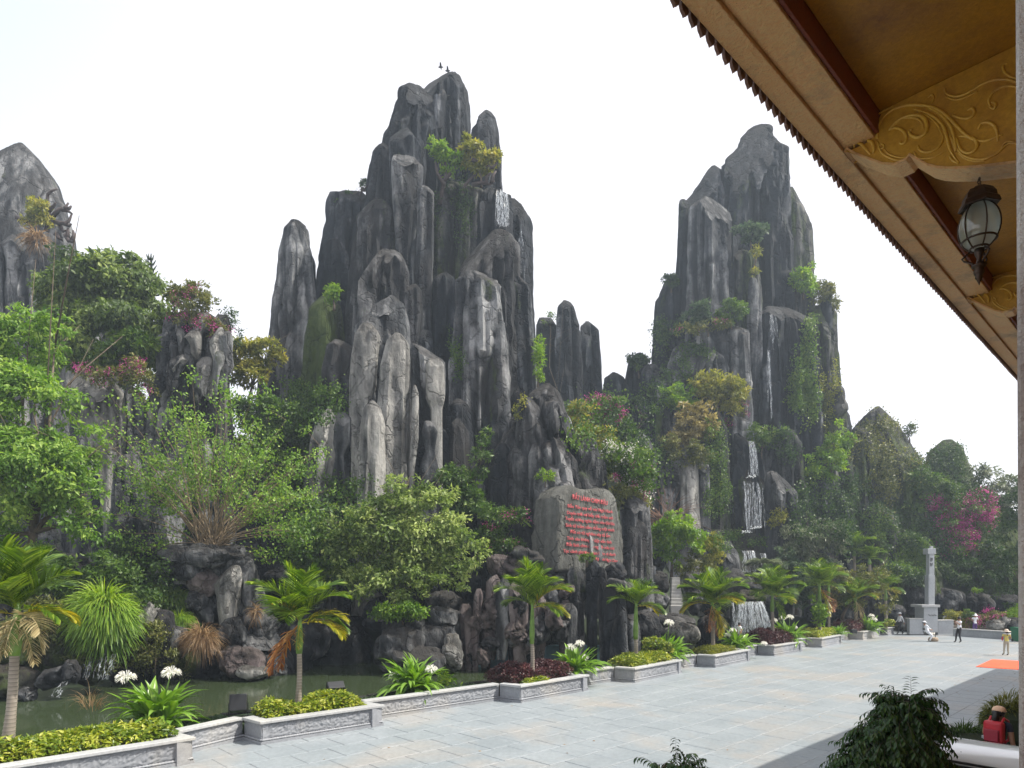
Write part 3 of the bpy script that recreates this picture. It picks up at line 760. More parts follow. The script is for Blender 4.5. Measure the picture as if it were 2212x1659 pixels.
mountain("rock_mountain", "smooth pointed grey rock mountain at the left edge of the view", 45, 60, [
    ([(309, 44, 49), (317, 25, 58), (339, 2, 79), (356, -14, 91), (386, -28, 108), (431, -44, 124), (500, -56, 138), (560, -64, 146), (700, -70, 160), (900, -80, 180)], 46, M_, dict(flute=.2, lump=.7, sq=1.2, ribs=0)),
    ([(410, 96, 110), (440, 92, 136), (490, 96, 150), (530, 100, 148), (600, 100, 150)], 45.2, M_, dict(flute=.4, ribs=0)),
    ([(540, 100, 130), (565, 60, 175), (600, 40, 190), (800, 20, 210)], 44.6, M_, dict(flute=.6)),
    ([(556, 158, 178), (566, 148, 200), (600, 140, 230), (800, 120, 260)], 49, B, dict(flute=.3, ribs=0)),
    ([(510, 10, 40), (540, -5, 62), (700, -10, 70), (900, -10, 75)], 43.6, M_, dict(flute=1.4)),
    ([(530, 60, 80), (560, 50, 96), (700, 45, 100), (900, 40, 110)], 43.2, M_, dict(flute=1.5)),
    ([(505, -20, -2), (520, -30, 10), (560, -30, 14)], 42.8, M_, dict(lump=1.5)),
])
mountain("rock_cliff", "pitted grey cliff topped by pink flowers left of the slim spire", 34.5, 380, [
    ([(690, 372, 470), (700, 358, 492), (760, 352, 496), (850, 350, 500), (950, 340, 505), (1200, 330, 520)], 35.5, M_, dict(flute=1.2, lump=1.8, sq=3, ribs=1.6)),
    ([(806, 170, 212), (822, 154, 248), (850, 150, 263), (900, 158, 265), (960, 190, 263), (1010, 212, 262), (1150, 225, 270)], 33.2, Lt, dict(flute=.7, lump=1.2)),
    ([(840, 272, 300), (852, 268, 312), (960, 270, 311), (1080, 270, 310)], 33.6, M_, dict(flute=.4)),
    ([(855, 318, 345), (880, 312, 358), (980, 310, 365), (1120, 305, 370)], 33.8, M_),
    ([(680, 470, 492), (700, 462, 498), (760, 460, 497), (800, 466, 490)], 34.6, B),
    ([(985, 258, 288), (1005, 248, 300), (1060, 245, 308), (1120, 238, 330), (1230, 235, 350)], 31.5, M_, dict(lump=1.5)),
    ([(1080, 300, 330), (1100, 285, 352), (1160, 280, 360), (1260, 270, 380)], 30.5, M_, dict(lump=1.5)),
    ([(900, 230, 330), (1000, 210, 520), (1150, 200, 640), (1320, 190, 700)], 38, D, dict(dr=.5)),
    ([(1130, 240, 270), (1160, 232, 300), (1240, 230, 330)], 29.8, D),
], cat="rock cliff")
cl = [o for o in bpy.data.objects if o.name.startswith("rock_cliff") and o.get("label", "").startswith("pitted")][0]
_dr = random.Random(5)
for k in range(17):
    x = _dr.uniform(368, 490); t_ = _dr.uniform(696, 800); w_ = _dr.uniform(9, 20); h_ = _dr.uniform(40, 95); l_ = _dr.uniform(-12, 12)
    column([(t_, x - w_ * .7, x + w_ * .7), (t_ + 10, x - w_, x + w_), (t_ + h_ * .5, x - w_ * _dr.uniform(.5, 1) + l_ * .5, x + w_ * _dr.uniform(.5, 1) + l_ * .5), (t_ + h_ * .8, x - w_ * .6 + l_, x + w_ * .6 + l_), (t_ + h_, x - 2 + l_, x + 2 + l_)],
           33.4 + _dr.uniform(-.3, .5), _dr.choice([Lt, M_, M_]), seed=300 + k, parent=cl, hang=True, flute=1.0, lump=2.2, ribs=.6)

# ------------------------------------------------------------------ rocks along the pond
def rocks(name, label, cat, px, Y, specs, group=None):
    root = empty(name, (P(px, HY, Y).x, Y, 0), label, cat, group)
    for k, sp in enumerate(specs):
        if sp[0] == 'c':
            column(sp[1], sp[2], sp[3], seed=hash_s(name + label) % 300 + k * 5, parent=root, **(sp[4] if len(sp) > 4 else {}))
        else:
            _, x, y, rx, ry, Yb, mt = sp[:7]
            boulder(x, y, rx, ry, Yb, mt, seed=hash_s(label) % 300 + k * 5, parent=root, name="rock_lobe", **(sp[7] if len(sp) > 7 else {}))
    return root
rocks("rock_tower", "overhanging rock tower with holes carrying the many stemmed bush over the pond", "rock tower", 460, 28.5, [
    ('b', 455, 1208, 98, 26, 28.6, M_, dict(sq=3.2, lump=1.2)),
    ('b', 400, 1232, 48, 26, 27.9, M_, dict(sq=3, lump=1.2)),
    ('b', 510, 1225, 46, 34, 28.4, M_, dict(sq=3)),
    ('c', [(1235, 455, 525), (1270, 462, 540), (1320, 472, 560), (1360, 485, 570), (1400, 490, 600)], 28.6, M_, dict(lump=1.8)),
    ('c', [(1212, 395, 470), (1235, 392, 476), (1270, 410, 470), (1290, 425, 455)], 27.9, ROCK_PINK, dict(hang=True, lump=2, ribs=1.5)),
    ('c', [(1225, 470, 520), (1250, 462, 524), (1300, 468, 512), (1345, 474, 506), (1378, 480, 498)], 27.7, Lt, dict(hang=True, lump=2.2, flute=1.2, ribs=1.5)),
    ('c', [(1290, 418, 440), (1305, 412, 452), (1330, 430, 462), (1345, 440, 460)], 27.7, M_, dict(hang=True, lump=2)),
    ('c', [(1215, 362, 400), (1235, 360, 408), (1262, 380, 404)], 27.8, M_, dict(hang=True, lump=1.6)),
    ('c', [(1205, 515, 546), (1230, 512, 552), (1280, 520, 548), (1310, 525, 545)], 27.9, M_, dict(hang=True, lump=2)),
    ('b', 425, 1300, 26, 22, 27.6, M_, dict(tilt=.5)),
    ('c', [(1240, 525, 560), (1290, 520, 575), (1350, 510, 600), (1420, 520, 640), (1500, 520, 650)], 29.2, M_, dict(flute=1.4, lump=1.5)),
    ('b', 560, 1350, 42, 46, 28.6, M_, dict(tilt=.6)),
    ('b', 505, 1370, 26, 40, 27.6, M_),
    ('c', [(1225, 370, 420), (1260, 350, 450), (1330, 330, 480), (1480, 300, 500)], 30.6, D, dict(dr=.6)),
])
rocks("boulder", "big light boulder with sooty patches lying in the pond under the rock tower", "boulder", 530, 27, [
    ('b', 525, 1432, 52, 34, 27.2, ROCK_PINK, dict(lump=.8, tilt=.25)), ('b', 545, 1452, 34, 18, 26.7, Lt, dict(lump=.7, tilt=.1)),
    ('b', 572, 1440, 26, 26, 27.4, M_, dict(lump=.8)), ('b', 498, 1400, 18, 14, 27.4, Lt)])
rocks("rock_bank", "low mossy rock bank with trickling water left of the rock tower", "rock bank", 330, 26, [
    ('b', 300, 1345, 30, 42, 26.4, ROCK_WET, dict(lump=1.6)), ('b', 325, 1340, 16, 44, 25.8, Lt, dict(lump=1.4)),
    ('b', 352, 1350, 22, 38, 26.2, B), ('b', 375, 1390, 34, 38, 26.4, M_, dict(tilt=.3)), ('b', 340, 1420, 40, 36, 26.6, ROCK_WET),
    ('b', 400, 1420, 44, 46, 27.4, ROCK_WET), ('b', 300, 1400, 40, 50, 27.2, ROCK_WET),
    ('b', 330, 1300, 70, 30, 28.5, ROCK_WET), ('b', 270, 1420, 40, 60, 26.4, ROCK_WET),
    ('b', 440, 1440, 40, 36, 27.8, D), ('b', 620, 1420, 60, 50, 30.5, D), ('b', 590, 1450, 30, 26, 28.5, M_), ('b', 650, 1380, 60, 50, 31, M_)])
rocks("rock_bank", "dark dripping rock bank behind the nearest palm at the left edge", "rock bank", 60, 23, [
    ('b', 40, 1395, 70, 60, 23.5, MO, dict(lump=1.4)), ('b', 120, 1400, 50, 60, 23.8, ROCK_WET), ('b', 20, 1470, 60, 34, 22.6, ROCK_WET),
    ('b', 120, 1462, 40, 24, 22.6, M_, dict(tilt=-.4)), ('b', 155, 1450, 18, 26, 22.4, M_), ('b', 60, 1500, 20, 16, 22.2, M_),
    ('b', -30, 1400, 60, 90, 24, D), ('b', 190, 1440, 36, 40, 24.4, ROCK_WET)])
rocks("rock_block", "squared grey rock blocks stepping down to the pond under the round bush", "rock block", 890, 29, [
    ('b', 870, 1350, 46, 22, 29.4, M_, dict(sq=3.6, lump=.8)), ('b', 868, 1388, 52, 34, 29.0, M_, dict(sq=3.2)),
    ('b', 958, 1330, 42, 20, 30.0, M_, dict(sq=4.5, lump=.5)), ('b', 950, 1378, 46, 36, 29.8, M_, dict(sq=4, lump=.8)),
    ('b', 905, 1420, 60, 28, 28.6, M_, dict(tilt=.2)), ('b', 975, 1410, 26, 40, 29.2, Lt, dict(sq=3)),
    ('b', 840, 1410, 34, 40, 29.0, M_), ('b', 940, 1300, 60, 24, 31.5, B), ('b', 830, 1330, 50, 40, 33, D), ('b', 730, 1400, 70, 70, 33, D)])
_dr = random.Random(21); _sp = []
for k in range(19):
    x = 1008 + k * 12.2 + _dr.uniform(-4, 4); w_ = _dr.uniform(9, 21); t_ = 1222 + abs(x - 1105) * _dr.uniform(.25, .8) + _dr.uniform(0, 50); l_ = _dr.uniform(-9, 9); bt = _dr.choice([1385, 1425, 1455, 1460])
    m1 = t_ + (bt - t_) * _dr.uniform(.25, .45); m2 = t_ + (bt - t_) * _dr.uniform(.6, .8)
    _sp.append(('c', [(t_, x - w_ * .5, x + w_ * .5), (t_ + 14, x - w_, x + w_), (m1, x - w_ * _dr.uniform(.55, 1.1) + l_ * .5, x + w_ * _dr.uniform(.55, 1.1) + l_ * .5), (m2, x - w_ * _dr.uniform(.6, 1.3) + l_, x + w_ * _dr.uniform(.6, 1.3) + l_), (bt, x - w_ * .5 + l_, x + w_ * .5 + l_)],
                29.4 + _dr.uniform(0, 1.6), _dr.choice([ROCK_PINK, ROCK_PINK, M_, B]), dict(hang=True, flute=1.3, lump=2.0, ribs=.5)))
for k in range(22):
    _sp.append(('b', 1030 + k * 9 + _dr.uniform(-8, 8), _dr.uniform(1235, 1425), _dr.uniform(12, 26), _dr.uniform(12, 32), 29.2 + _dr.uniform(0, 1.2), _dr.choice([ROCK_PINK, M_, B]), dict(lump=2.0, tilt=_dr.uniform(-.6, .6), res=.8)))
_sp += [('b', 1090, 1222, 38, 22, 31.2, ROCK_PINK, dict(sq=3, lump=1.8)), ('b', 1135, 1200, 40, 16, 31.0, B, dict(tilt=.3, lump=1.5)), ('b', 1150, 1320, 90, 90, 32.6, D), ('b', 1060, 1400, 60, 60, 32.8, D)]
rocks("rock_drapery", "melted looking pinkish rock formation hanging over the blue pond wall", "rock formation", 1120, 30, _sp)
rocks("rock_columns", "row of dark organ pipe rock columns below the inscription slab", "rock columns", 1290, 31, [
    ('c', [(1226, 1232, 1250), (1238, 1226, 1262), (1300, 1232, 1262), (1400, 1236, 1262), (1460, 1236, 1262)], 31.6, M_, dict(flute=.5)),
    ('c', [(1212, 1270, 1288), (1224, 1264, 1297), (1300, 1266, 1290), (1460, 1268, 1290)], 31.0, D, dict(flute=.5)),
    ('c', [(1225, 1295, 1308), (1240, 1292, 1312), (1340, 1294, 1312), (1460, 1296, 1314)], 30.8, M_, dict(flute=.5)),
    ('b', 1328, 1240, 26, 24, 31.4, D, dict(lump=1.4)),
    ('c', [(1262, 1310, 1340), (1278, 1302, 1350), (1360, 1302, 1352), (1470, 1300, 1356)], 30.4, D, dict(sq=3.2)),
    ('b', 1345, 1268, 36, 14, 30.2, M_, dict(tilt=.3)), ('b', 1252, 1268, 30, 30, 32, D),
    ('c', [(1290, 1208, 1225), (1310, 1204, 1236), (1440, 1208, 1240)], 31.5, ROCK_PINK),
    ('c', [(1330, 1352, 1372), (1350, 1348, 1382), (1470, 1346, 1386)], 30.6, M_),
])
rocks("boulder", "broad pale boulder with a folded face at the foot of the rock steps", "boulder", 1440, 33, [
    ('b', 1400, 1370, 56, 46, 33.4, M_, dict(tilt=.6, lump=.7)), ('b', 1470, 1375, 42, 32, 33.0, Lt, dict(tilt=.2, lump=.8)),
    ('b', 1440, 1340, 60, 15, 34.0, M_, dict(lump=.6)), ('b', 1530, 1385, 26, 62, 34.5, D), ('b', 1392, 1320, 30, 28, 35, M_), ('b', 1375, 1290, 30, 40, 35, M_)])
rocks("rock_steps_wall", "curved rock side walls enclosing the stone steps", "rock wall", 1440, 37, [
    ('b', 1416, 1258, 28, 26, 38.5, B, dict(sq=3)), ('b', 1418, 1302, 26, 28, 37.0, M_, dict(sq=3)), ('b', 1496, 1272, 15, 36, 37.6, M_, dict(tilt=-.3)),
    ('b', 1500, 1304, 16, 26, 36.4, M_), ('b', 1514, 1262, 22, 20, 38.2, M_, dict(tilt=.5)), ('b', 1395, 1250, 24, 34, 38.5, D), ('b', 1410, 1210, 30, 30, 42, D)])
rocks("boulder", "peaked dark boulder above the steps left of the lower cascade", "boulder", 1560, 44, [
    ('b', 1575, 1262, 44, 32, 44.5, M_, dict(cut=.8)), ('b', 1625, 1275, 20, 16, 44, D), ('b', 1650, 1300, 26, 20, 44, D), ('b', 1540, 1300, 34, 30, 43.5, D),
    ('b', 1620, 1290, 34, 16, 43.5, ROCK_WET)])
for k, (lab, sp) in enumerate([
    ("dark slanting boulder behind the purple hedge by the far planters", [('b', 1812, 1310, 44, 34, 47.5, M_, dict(cut=.7, tilt=-.3)), ('b', 1770, 1330, 30, 26, 47, D)]),
    ("low boulder beside the palm nearest the stone pillar", [('b', 1932, 1322, 26, 14, 51, M_), ('b', 1956, 1347, 10, 14, 50.5, Lt)]),
    ("large dome shaped boulder directly left behind the stone pillar", [('b', 1972, 1300, 34, 38, 53, B, dict(cut=.6)), ('b', 1940, 1300, 16, 30, 54, D)]),
    ("smooth grey boulder directly right of the stone pillar shaft", [('b', 2044, 1300, 28, 32, 53, M_, dict(cut=.5)), ('b', 2068, 1300, 12, 26, 54, D), ('b', 2020, 1306, 14, 26, 52.5, D)]),
    ("dark shaded boulder behind the flowering hedge, second right of the pillar", [('b', 2098, 1310, 20, 30, 54, D), ('b', 2122, 1312, 20, 30, 53.5, M_)]),
    ("wide shaded boulder farthest right behind the flowering hedge", [('b', 2170, 1312, 34, 30, 54, D), ('b', 2210, 1310, 20, 32, 54, D)]),
    ("small pale rock among the flowers near the green bin", [('b', 2150, 1350, 18, 11, 47, Lt), ('b', 2168, 1343, 12, 12, 47.5, Lt), ('b', 2190, 1350, 18, 16, 47.5, M_)]),
]):
    rocks("boulder", lab, "boulder", sp[0][1], sp[0][5], sp)
# deep fillers that stand between the groups
rocks("rock_outcrop", "shadowed rock outcrop behind the round bush by the pond", "rock outcrop", 760, 33, [
    ('b', 700, 1180, 60, 50, 34, D), ('b', 780, 1130, 60, 60, 35, D), ('b', 640, 1280, 70, 60, 33, D), ('b', 870, 1240, 80, 60, 34, D), ('b', 960, 1180, 60, 60, 35, D),
    ('b', 700, 1060, 40, 30, 36, M_), ('b', 640, 1150, 30, 60, 33.5, M_), ('b', 1010, 1260, 30, 40, 33.5, D)])
rocks("rock_wall", "dark rock wall under the big left tree behind the fern", "rock wall", 150, 28, [
    ('b', 120, 1290, 120, 90, 29, D, dict(sq=3)), ('b', 260, 1270, 60, 60, 29.5, D), ('b', 20, 1200, 100, 120, 31, D), ('b', 300, 1200, 60, 30, 30, B)])
# ------------------------------------------------------------------ plaza, pond
# direction of the planter wall and of the eave: both run to the same vanishing point
WU = Vector((0.723, 0.691, 0)).normalized()      # along the wall, away from the camera
WN = Vector((WU.y, -WU.x, 0))                    # towards the plaza

def stone_mat(name, c1, c2, rough=0.5, warm=None, rnd=0.12, bscale=12.0, bst=0.25, streak=False):
    m, nt, b, out = new_mat(name)
    n = pos_noise(nt, 0.55, (1, 1, 1), 5, 0.62)
    c = ramp(nt, n, [(0.32, c1), (0.68, c2)]).outputs[0]
    if warm:
        wv = maprange(nt, pos_noise(nt, 0.28, (1, 1, 1), 4, 0.6, 0.5), 0.50, 0.66)
        c = mixc(nt, math_n(nt, 'MULTIPLY', wv, 0.75), c, warm)
    f = pos_noise(nt, bscale, (1, 1, 1), 6, 0.7)
    c = mixc(nt, 0.35, c, ramp(nt, f, [(0.3, (0.25, 0.25, 0.25)), (0.7, (0.75, 0.75, 0.75))]).outputs[0], 'OVERLAY')
    if rnd > 0:
        oi = nt.nodes.new("ShaderNodeObjectInfo")
        hs = nt.nodes.new("ShaderNodeHueSaturation")
        nt.links.new(c, hs.inputs["Color"])
        nt.links.new(maprange(nt, oi.outputs["Random"], 0, 1, 1 - rnd, 1 + rnd), hs.inputs["Value"])
        c = hs.outputs[0]
    nt.links.new(c, b.inputs["Base Color"])
    b.inputs["Roughness"].default_value = rough
    bump(nt, b, f, bst, 0.01)
    return m
PAVE = stone_mat("paving_stone", (0.205, 0.235, 0.255), (0.262, 0.292, 0.312), 0.45, (0.30, 0.28, 0.255), 0.015, 9.0, 0.15)
PAVE_BED = simple("joint_mortar", (0.25, 0.265, 0.27), 0.9, var=0.2)
WALLSTONE = stone_mat("carved_grey_stone", (0.19, 0.205, 0.23), (0.31, 0.325, 0.35), 0.6, (0.36, 0.34, 0.30), 0.05, 14.0, 0.5)
COPING = stone_mat("coping_stone", (0.32, 0.33, 0.34), (0.44, 0.45, 0.45), 0.5, (0.44, 0.42, 0.36), 0.05, 14.0, 0.3)
SOIL = simple("soil", (0.06, 0.05, 0.035), 0.95, var=0.4, vscale=5, bmp=0.8, bscale=25)
LAWN = simple("ground_cover_soil", (0.05, 0.08, 0.035), 0.95, var=0.5, vscale=4, bmp=1.0, bscale=30)

# planter wall trace: left and right front corners of each projecting bay, in ground coordinates
BAYS = [((-9.35, 11.2), (-6.75, 13.70)), ((-5.89, 15.24), (-3.47, 17.33)), ((0.277, 20.6), (2.69, 23.03)), ((4.69, 24.8), (7.2, 27.56)),
        ((9.15, 29.2), (11.7, 31.9)), ((13.7, 33.9), (16.2, 36.2)), ((18.3, 38.3), (20.9, 41.1)), ((23.6, 43.6), (26.5, 46.7))]
PROJ = 0.84
HW = 0.555
def v2(p): return Vector((p[0], p[1], 0))

# ground: one sheet to the horizon, the plaza bed, slabs
g = MB(); g.v = [(-190, -60, -1.2), (190, -60, -1.2), (190, 260, -1.2), (-190, 260, -1.2)]; g.f = [[0, 1, 2, 3]]; g.mi = [0]
tag(g.build("ground", SOIL), kind="structure")
def wall_line_pt(t, off=0.0):
    """point of the front line of the bays at distance t along it, moved off metres towards the pond"""
    o = v2(BAYS[2][0])
    return o + WU * t - WN * off
pz = MB()
A0 = wall_line_pt(-36, 1.0); A1 = wall_line_pt(60, 1.0)
pz.prism([tuple(A0.xy), tuple((A0 + WN * 70).xy), tuple((A1 + WN * 70).xy), tuple(A1.xy)][::1], -1.1, -0.012)
plz = pz.build("plaza", PAVE_BED); tag(plz, kind="structure")

SL = 0.90; GAP = 0.018
slab_me = None
cands = []
O = v2(BAYS[2][0])
for i in range(-26, 52):
    for j in range(-1, 62):
        c = O + WU * ((i + 0.5 + (0.5 if j % 2 else 0)) * SL) + WN * ((j + 0.5) * SL - 0.84)
        if c.y < 5: continue
        px = CX + F * c.x / c.y; py = HY + F * HC / c.y
        if -60 < px < 2290 and py < 1740 and c.y < 60:
            cands.append((c.length, c))
cands.sort(key=lambda t: t[0])
def slab_mesh(name):
    h = SL / 2 - GAP / 2; bv = 0.012
    v = []
    for z, e in ((-0.02, h), (-bv * .6, h), (0, h - bv)):
        for sx, sy in ((-1, -1), (1, -1), (1, 1), (-1, 1)): v.append((sx * e, sy * e, z))
    f = [[8, 9, 10, 11]]
    for k in (0, 4):
        for q in range(4):
            q2 = (q + 1) % 4
            f.append([k + q, k + q2, k + 4 + q2, k + 4 + q])
    return v, f
sv, sf = slab_mesh("x")
slab_me = bpy.data.meshes.new("paving_slab"); slab_me.from_pydata(sv, [], sf); slab_me.materials.append(PAVE)
rnd = random.Random(5)
ang = math.atan2(WU.y, WU.x)
for _, c in cands[:300]:
    o = link("paving_slab", slab_me, None, plz, False)
    o.location = (c.x, c.y, rnd.uniform(-0.0025, 0.0025)); o.rotation_euler = (rnd.gauss(0, .0012), rnd.gauss(0, .0012), ang)
rest = MB(); ca_, sa_ = math.cos(ang), math.sin(ang)
for _, c in cands[300:]:
    dz = rnd.uniform(-0.002, 0.002)
    rest.add([(c.x + x * ca_ - y * sa_, c.y + x * sa_ + y * ca_, z + dz) for x, y, z in sv], sf)
tag(rest.build("paving_slab", PAVE, plz), kind="stuff")

# pond
m, nt, b, out = new_mat("pond_water")
b.inputs["Base Color"].default_value = (0.035, 0.05, 0.024, 1); b.inputs["Roughness"].default_value = 0.04
b.inputs["Specular IOR Level"].default_value = 0.55
b.inputs["IOR"].default_value = 1.33
bump(nt, b, pos_noise(nt, 3.0, (1, 1, 1), 3, 0.5), 0.22, 0.02)
WATER = m
wz = -0.22
pw = MB()
pl = [wall_line_pt(t, 1.9) for t in (-30, -20, -10, 0, 10, 20, 28)]
far = [Vector((14, 46, 0)), Vector((2, 40, 0)), Vector((-10, 36, 0)), Vector((-24, 34, 0)), Vector((-40, 20, 0))]
poly = [tuple(p.xy) for p in pl] + [tuple(p.xy) for p in far]
pw.v = [(x, y, wz) for x, y in poly]; pw.f = [list(range(len(poly)))]; pw.mi = [0]
tag(pw.build("pond", WATER), kind="structure")
BLUE = simple("blue_pond_paint", (0.13, 0.24, 0.31), 0.7, var=0.45, vscale=1.2, bmp=.4, bscale=5)
bw = MB()
for (x0, x1, Y) in ((1000, 1075, 31.0), (1075, 1180, 30.9), (1180, 1300, 31.8)):
    a_, b_ = P(x0, HY, Y), P(x1, HY, Y + .3)
    bw.box(((a_.x + b_.x) / 2, (a_.y + b_.y) / 2, 0.0), ((b_.x - a_.x) / 2, 0.12, 0.75))
o = bw.build("pond_wall", BLUE); tag(o, "worn blue painted pond retaining wall behind the melted rock formation", "pond wall")

# ---- the wall: projecting planters and the recessed lengths between them
def relief_panel(name, p0, p1, z0, z1, parent, seed, mat=WALLSTONE, depth=0.03):
    """carved panel: leafy relief over a row of arcs, modelled as a displaced sheet on a backing"""
    d = p1 - p0; L = d.length; u = d / L; nrm = Vector((u.y, -u.x, 0))
    res = 0.022 if p0.y < 22 else (0.035 if p0.y < 32 else 0.06)
    nu, nv = max(8, int(L / res)), max(6, int((z1 - z0) / res))
    U, W = np.meshgrid(np.linspace(0, L, nu), np.linspace(0, 1, nv), indexing='ij')
    q = np.stack([U.ravel() * 5.5, W.ravel() * 2.2, np.full(U.size, seed * 3.1)], 1)
    w1 = noise3(q * .7, seed); q2 = q + np.stack([w1 * 1.6, w1 * .8, w1 * 0], 1)
    h = 1 - np.minimum(np.abs(noise3(q2, seed + 2)) * 5, 1)
    h = np.maximum(h, 1 - np.minimum(np.abs(noise3(q2 * (1.9, 1.3, 1), seed + 4)) * 6, 1)) * (W.ravel() > .16)
    arc = ((U.ravel() * 1.1) % 1 - .5) * 2
    rad = np.sqrt((arc * .9) ** 2 + (W.ravel() / .34) ** 2)
    arcs = np.maximum(0, 1 - np.abs((rad * 3.2) % 1 - .5) * 3) * (rad < 1)
    h = np.where(rad < 1, arcs, h)
    edge = np.minimum(np.minimum(U, L - U) / .05, np.minimum(W, 1 - W) / .08).ravel()
    h = h * np.clip(edge, 0, 1)
    X = p0.x + u.x * U.ravel() + nrm.x * (h * depth + .004); Yv = p0.y + u.y * U.ravel() + nrm.y * (h * depth + .004); Z = z0 + (z1 - z0) * W.ravel()
    i = np.arange(nu - 1)[:, None] * nv; j = np.arange(nv - 1)[None, :]
    Q = np.stack([i + j, i + nv + j, i + nv + j + 1, i + j + 1], 2).reshape(-1, 4)
    return link(name, mesh_np(name, np.stack([X, Yv, Z], 1), Q, True), mat, parent)

def wall_run(p0, p1, parent, thick=0.30, beads=True, relief=True, seed=1, cop_over=0.05, z_top=HW, core=True):
    """one straight length of the parapet; front face from p0 to p1 faces WN-ish (right-hand side of p0->p1)"""
    d = p1 - p0; L = d.length; u = d / L; nrm = Vector((u.y, -u.x, 0)); a = math.atan2(u.y, u.x)
    mid = (p0 + p1) / 2
    body = MB()
    c = mid - nrm * (thick / 2 + .03)
    body.box((c.x, c.y, (z_top - .07) / 2), (L / 2, thick / 2 - .001, (z_top - .07) / 2 - .001), a)
    body.build("wall_panel" if not relief else "wall_core", WALLSTONE, parent)
    if relief: relief_panel("carved_panel", p0 - nrm * .03, p1 - nrm * .03, 0.13, z_top - .075, parent, seed)
    pl_ = MB()
    c = mid - nrm * .02
    pl_.box((c.x, c.y, 0.035), (L / 2 + .02, 0.05, 0.035), a)
    pl_.build("plinth", WALLSTONE, parent)
    rp = MB()
    q0, q1 = p0 - nrm * .005 + Vector((0, 0, .10)), p1 - nrm * .005 + Vector((0, 0, .10))
    n = max(4, int(L / (0.06 if p0.y < 30 else .12)))
    pts = [q0.lerp(q1, k / (2 * n)) for k in range(2 * n + 1)]
    rp.tube(pts, [0.034 if k % 2 else 0.024 for k in range(2 * n + 1)], 6)
    rp.build("rope_moulding", WALLSTONE, parent, True)
    return u, nrm

def coping_poly(pts, width, z0, z1, parent, name="coping"):
    """mitred coping following the polyline; pts are the outer (plaza-side) edge"""
    n = len(pts)
    inner = []
    for k in range(n):
        d0 = (pts[k] - pts[k - 1]).normalized() if k > 0 else (pts[1] - pts[0]).normalized()
        d1 = (pts[k + 1] - pts[k]).normalized() if k < n - 1 else d0
        n0 = Vector((-d0.y, d0.x, 0)); n1 = Vector((-d1.y, d1.x, 0))
        m_ = (n0 + n1); m_ = m_ / max(m_.length_squared / 2, .3)
        inner.append(pts[k] + m_ * width)
    mb = MB()
    for k in range(n - 1):
        q = [pts[k], pts[k + 1], inner[k + 1], inner[k]]
        mb.prism([tuple(p.xy) for p in q], z0, z1)
    return mb.build(name, COPING, parent, bevel=0.012)

bay_desc = [("yellow green hedge and the nearest palm at the left edge", 0), ("yellow green hedge, orange fronded palm and floodlights", 1),
            ("purple hedge with a small yellow patch and a fan crowned palm", 2), ("low yellow hedge and a slim palm before the dark rock columns", 3),
            ("clipped green hedge where the boy in white walks", 4), ("purple hedge in front of the broad bottom waterfall", 5),
            ("pale yellow hedge and a leaf wrapped palm trunk", 6), ("mixed purple and red hedge, farthest of the projecting planters", 7)]
perp = Vector((-0.845, 0.536, 0))
recess = []
for k, (a2, b2) in enumerate(BAYS):
    a, b_ = v2(a2), v2(b2)
    u = (b_ - a).normalized(); back = Vector((-u.y, u.x, 0))
    back = (back * .85 + (-u) * .15).normalized()
    aj, bj = a + back * PROJ, b_ + back * PROJ
    root = empty("stone_planter", (a.x, a.y, 0), "carved stone planter with " + bay_desc[k][0], "stone planter", "projecting planters along the pond wall")
    wall_run(a, b_, root, seed=10 + k)
    wall_run(aj - back * 0.0, a, root, relief=False, seed=40 + k)
    wall_run(b_, bj, root, relief=False, seed=70 + k)
    o = .05
    nn_ = Vector((u.y, -u.x, 0))
    coping_poly([aj - u * o + nn_ * o, a - u * o + nn_ * o, b_ + u * o + nn_ * o, bj + u * o + nn_ * o], 0.30, HW - .07, HW, root)
    sb = MB(); ins = .2
    sb.prism([tuple(p.xy) for p in (a + back * ins + u * ins, b_ + back * ins - u * ins, bj - u * ins + back * .5, aj + u * ins + back * .5)], 0.0, HW - .10)
    sb.build("soil", SOIL, root)
    recess.append((aj, bj))
rec_desc = ["leftmost planter and floodlight planter, below the biggest lily", "floodlight planter and the first purple hedge planter, longest plain run",
            "first purple hedge planter and the low yellow hedge planter", "low yellow hedge planter and the clipped green hedge planter",
            "clipped green hedge planter and the purple waterfall one", "purple waterfall planter and the pale yellow hedge planter",
            "pale yellow hedge planter and the farthest projecting one", ""]
for k in range(len(recess) - 1):
    p0, p1 = recess[k][1], recess[k + 1][0]
    root = empty("parapet_wall", (p0.x, p0.y, 0), "recessed parapet between " + rec_desc[k], "parapet wall", "recessed lengths of the pond wall")
    wall_run(p0, p1, root, seed=100 + k)
    u = (p1 - p0).normalized(); nn_ = Vector((u.y, -u.x, 0))
    coping_poly([p0 + u * .052 + nn_ * .05, p1 - u * .052 + nn_ * .05], 0.30, HW - .07, HW - .001, root)
# last short run and the corner block towards the stone pillar
p0 = recess[-1][1]; p1 = p0 + WU * 1.3; p2 = p1 + Vector((0.75, -0.62, 0)); p3 = p2 + Vector((0.9, .75, 0))
root = empty("parapet_wall", tuple(p0), "short end length of the parapet turning a corner beside the walking man", "parapet wall")
wall_run(p0, p1, root, seed=120); wall_run(p1, p2, root, relief=False); wall_run(p2, p3, root, seed=121)
coping_poly([p0 + Vector((.05, -.05, 0)), p1 + Vector((.05, -.05, 0)), p2 + Vector((0, -.06, 0)), p3 + Vector((.05, -.05, 0))], 0.30, HW - .07, HW, root)

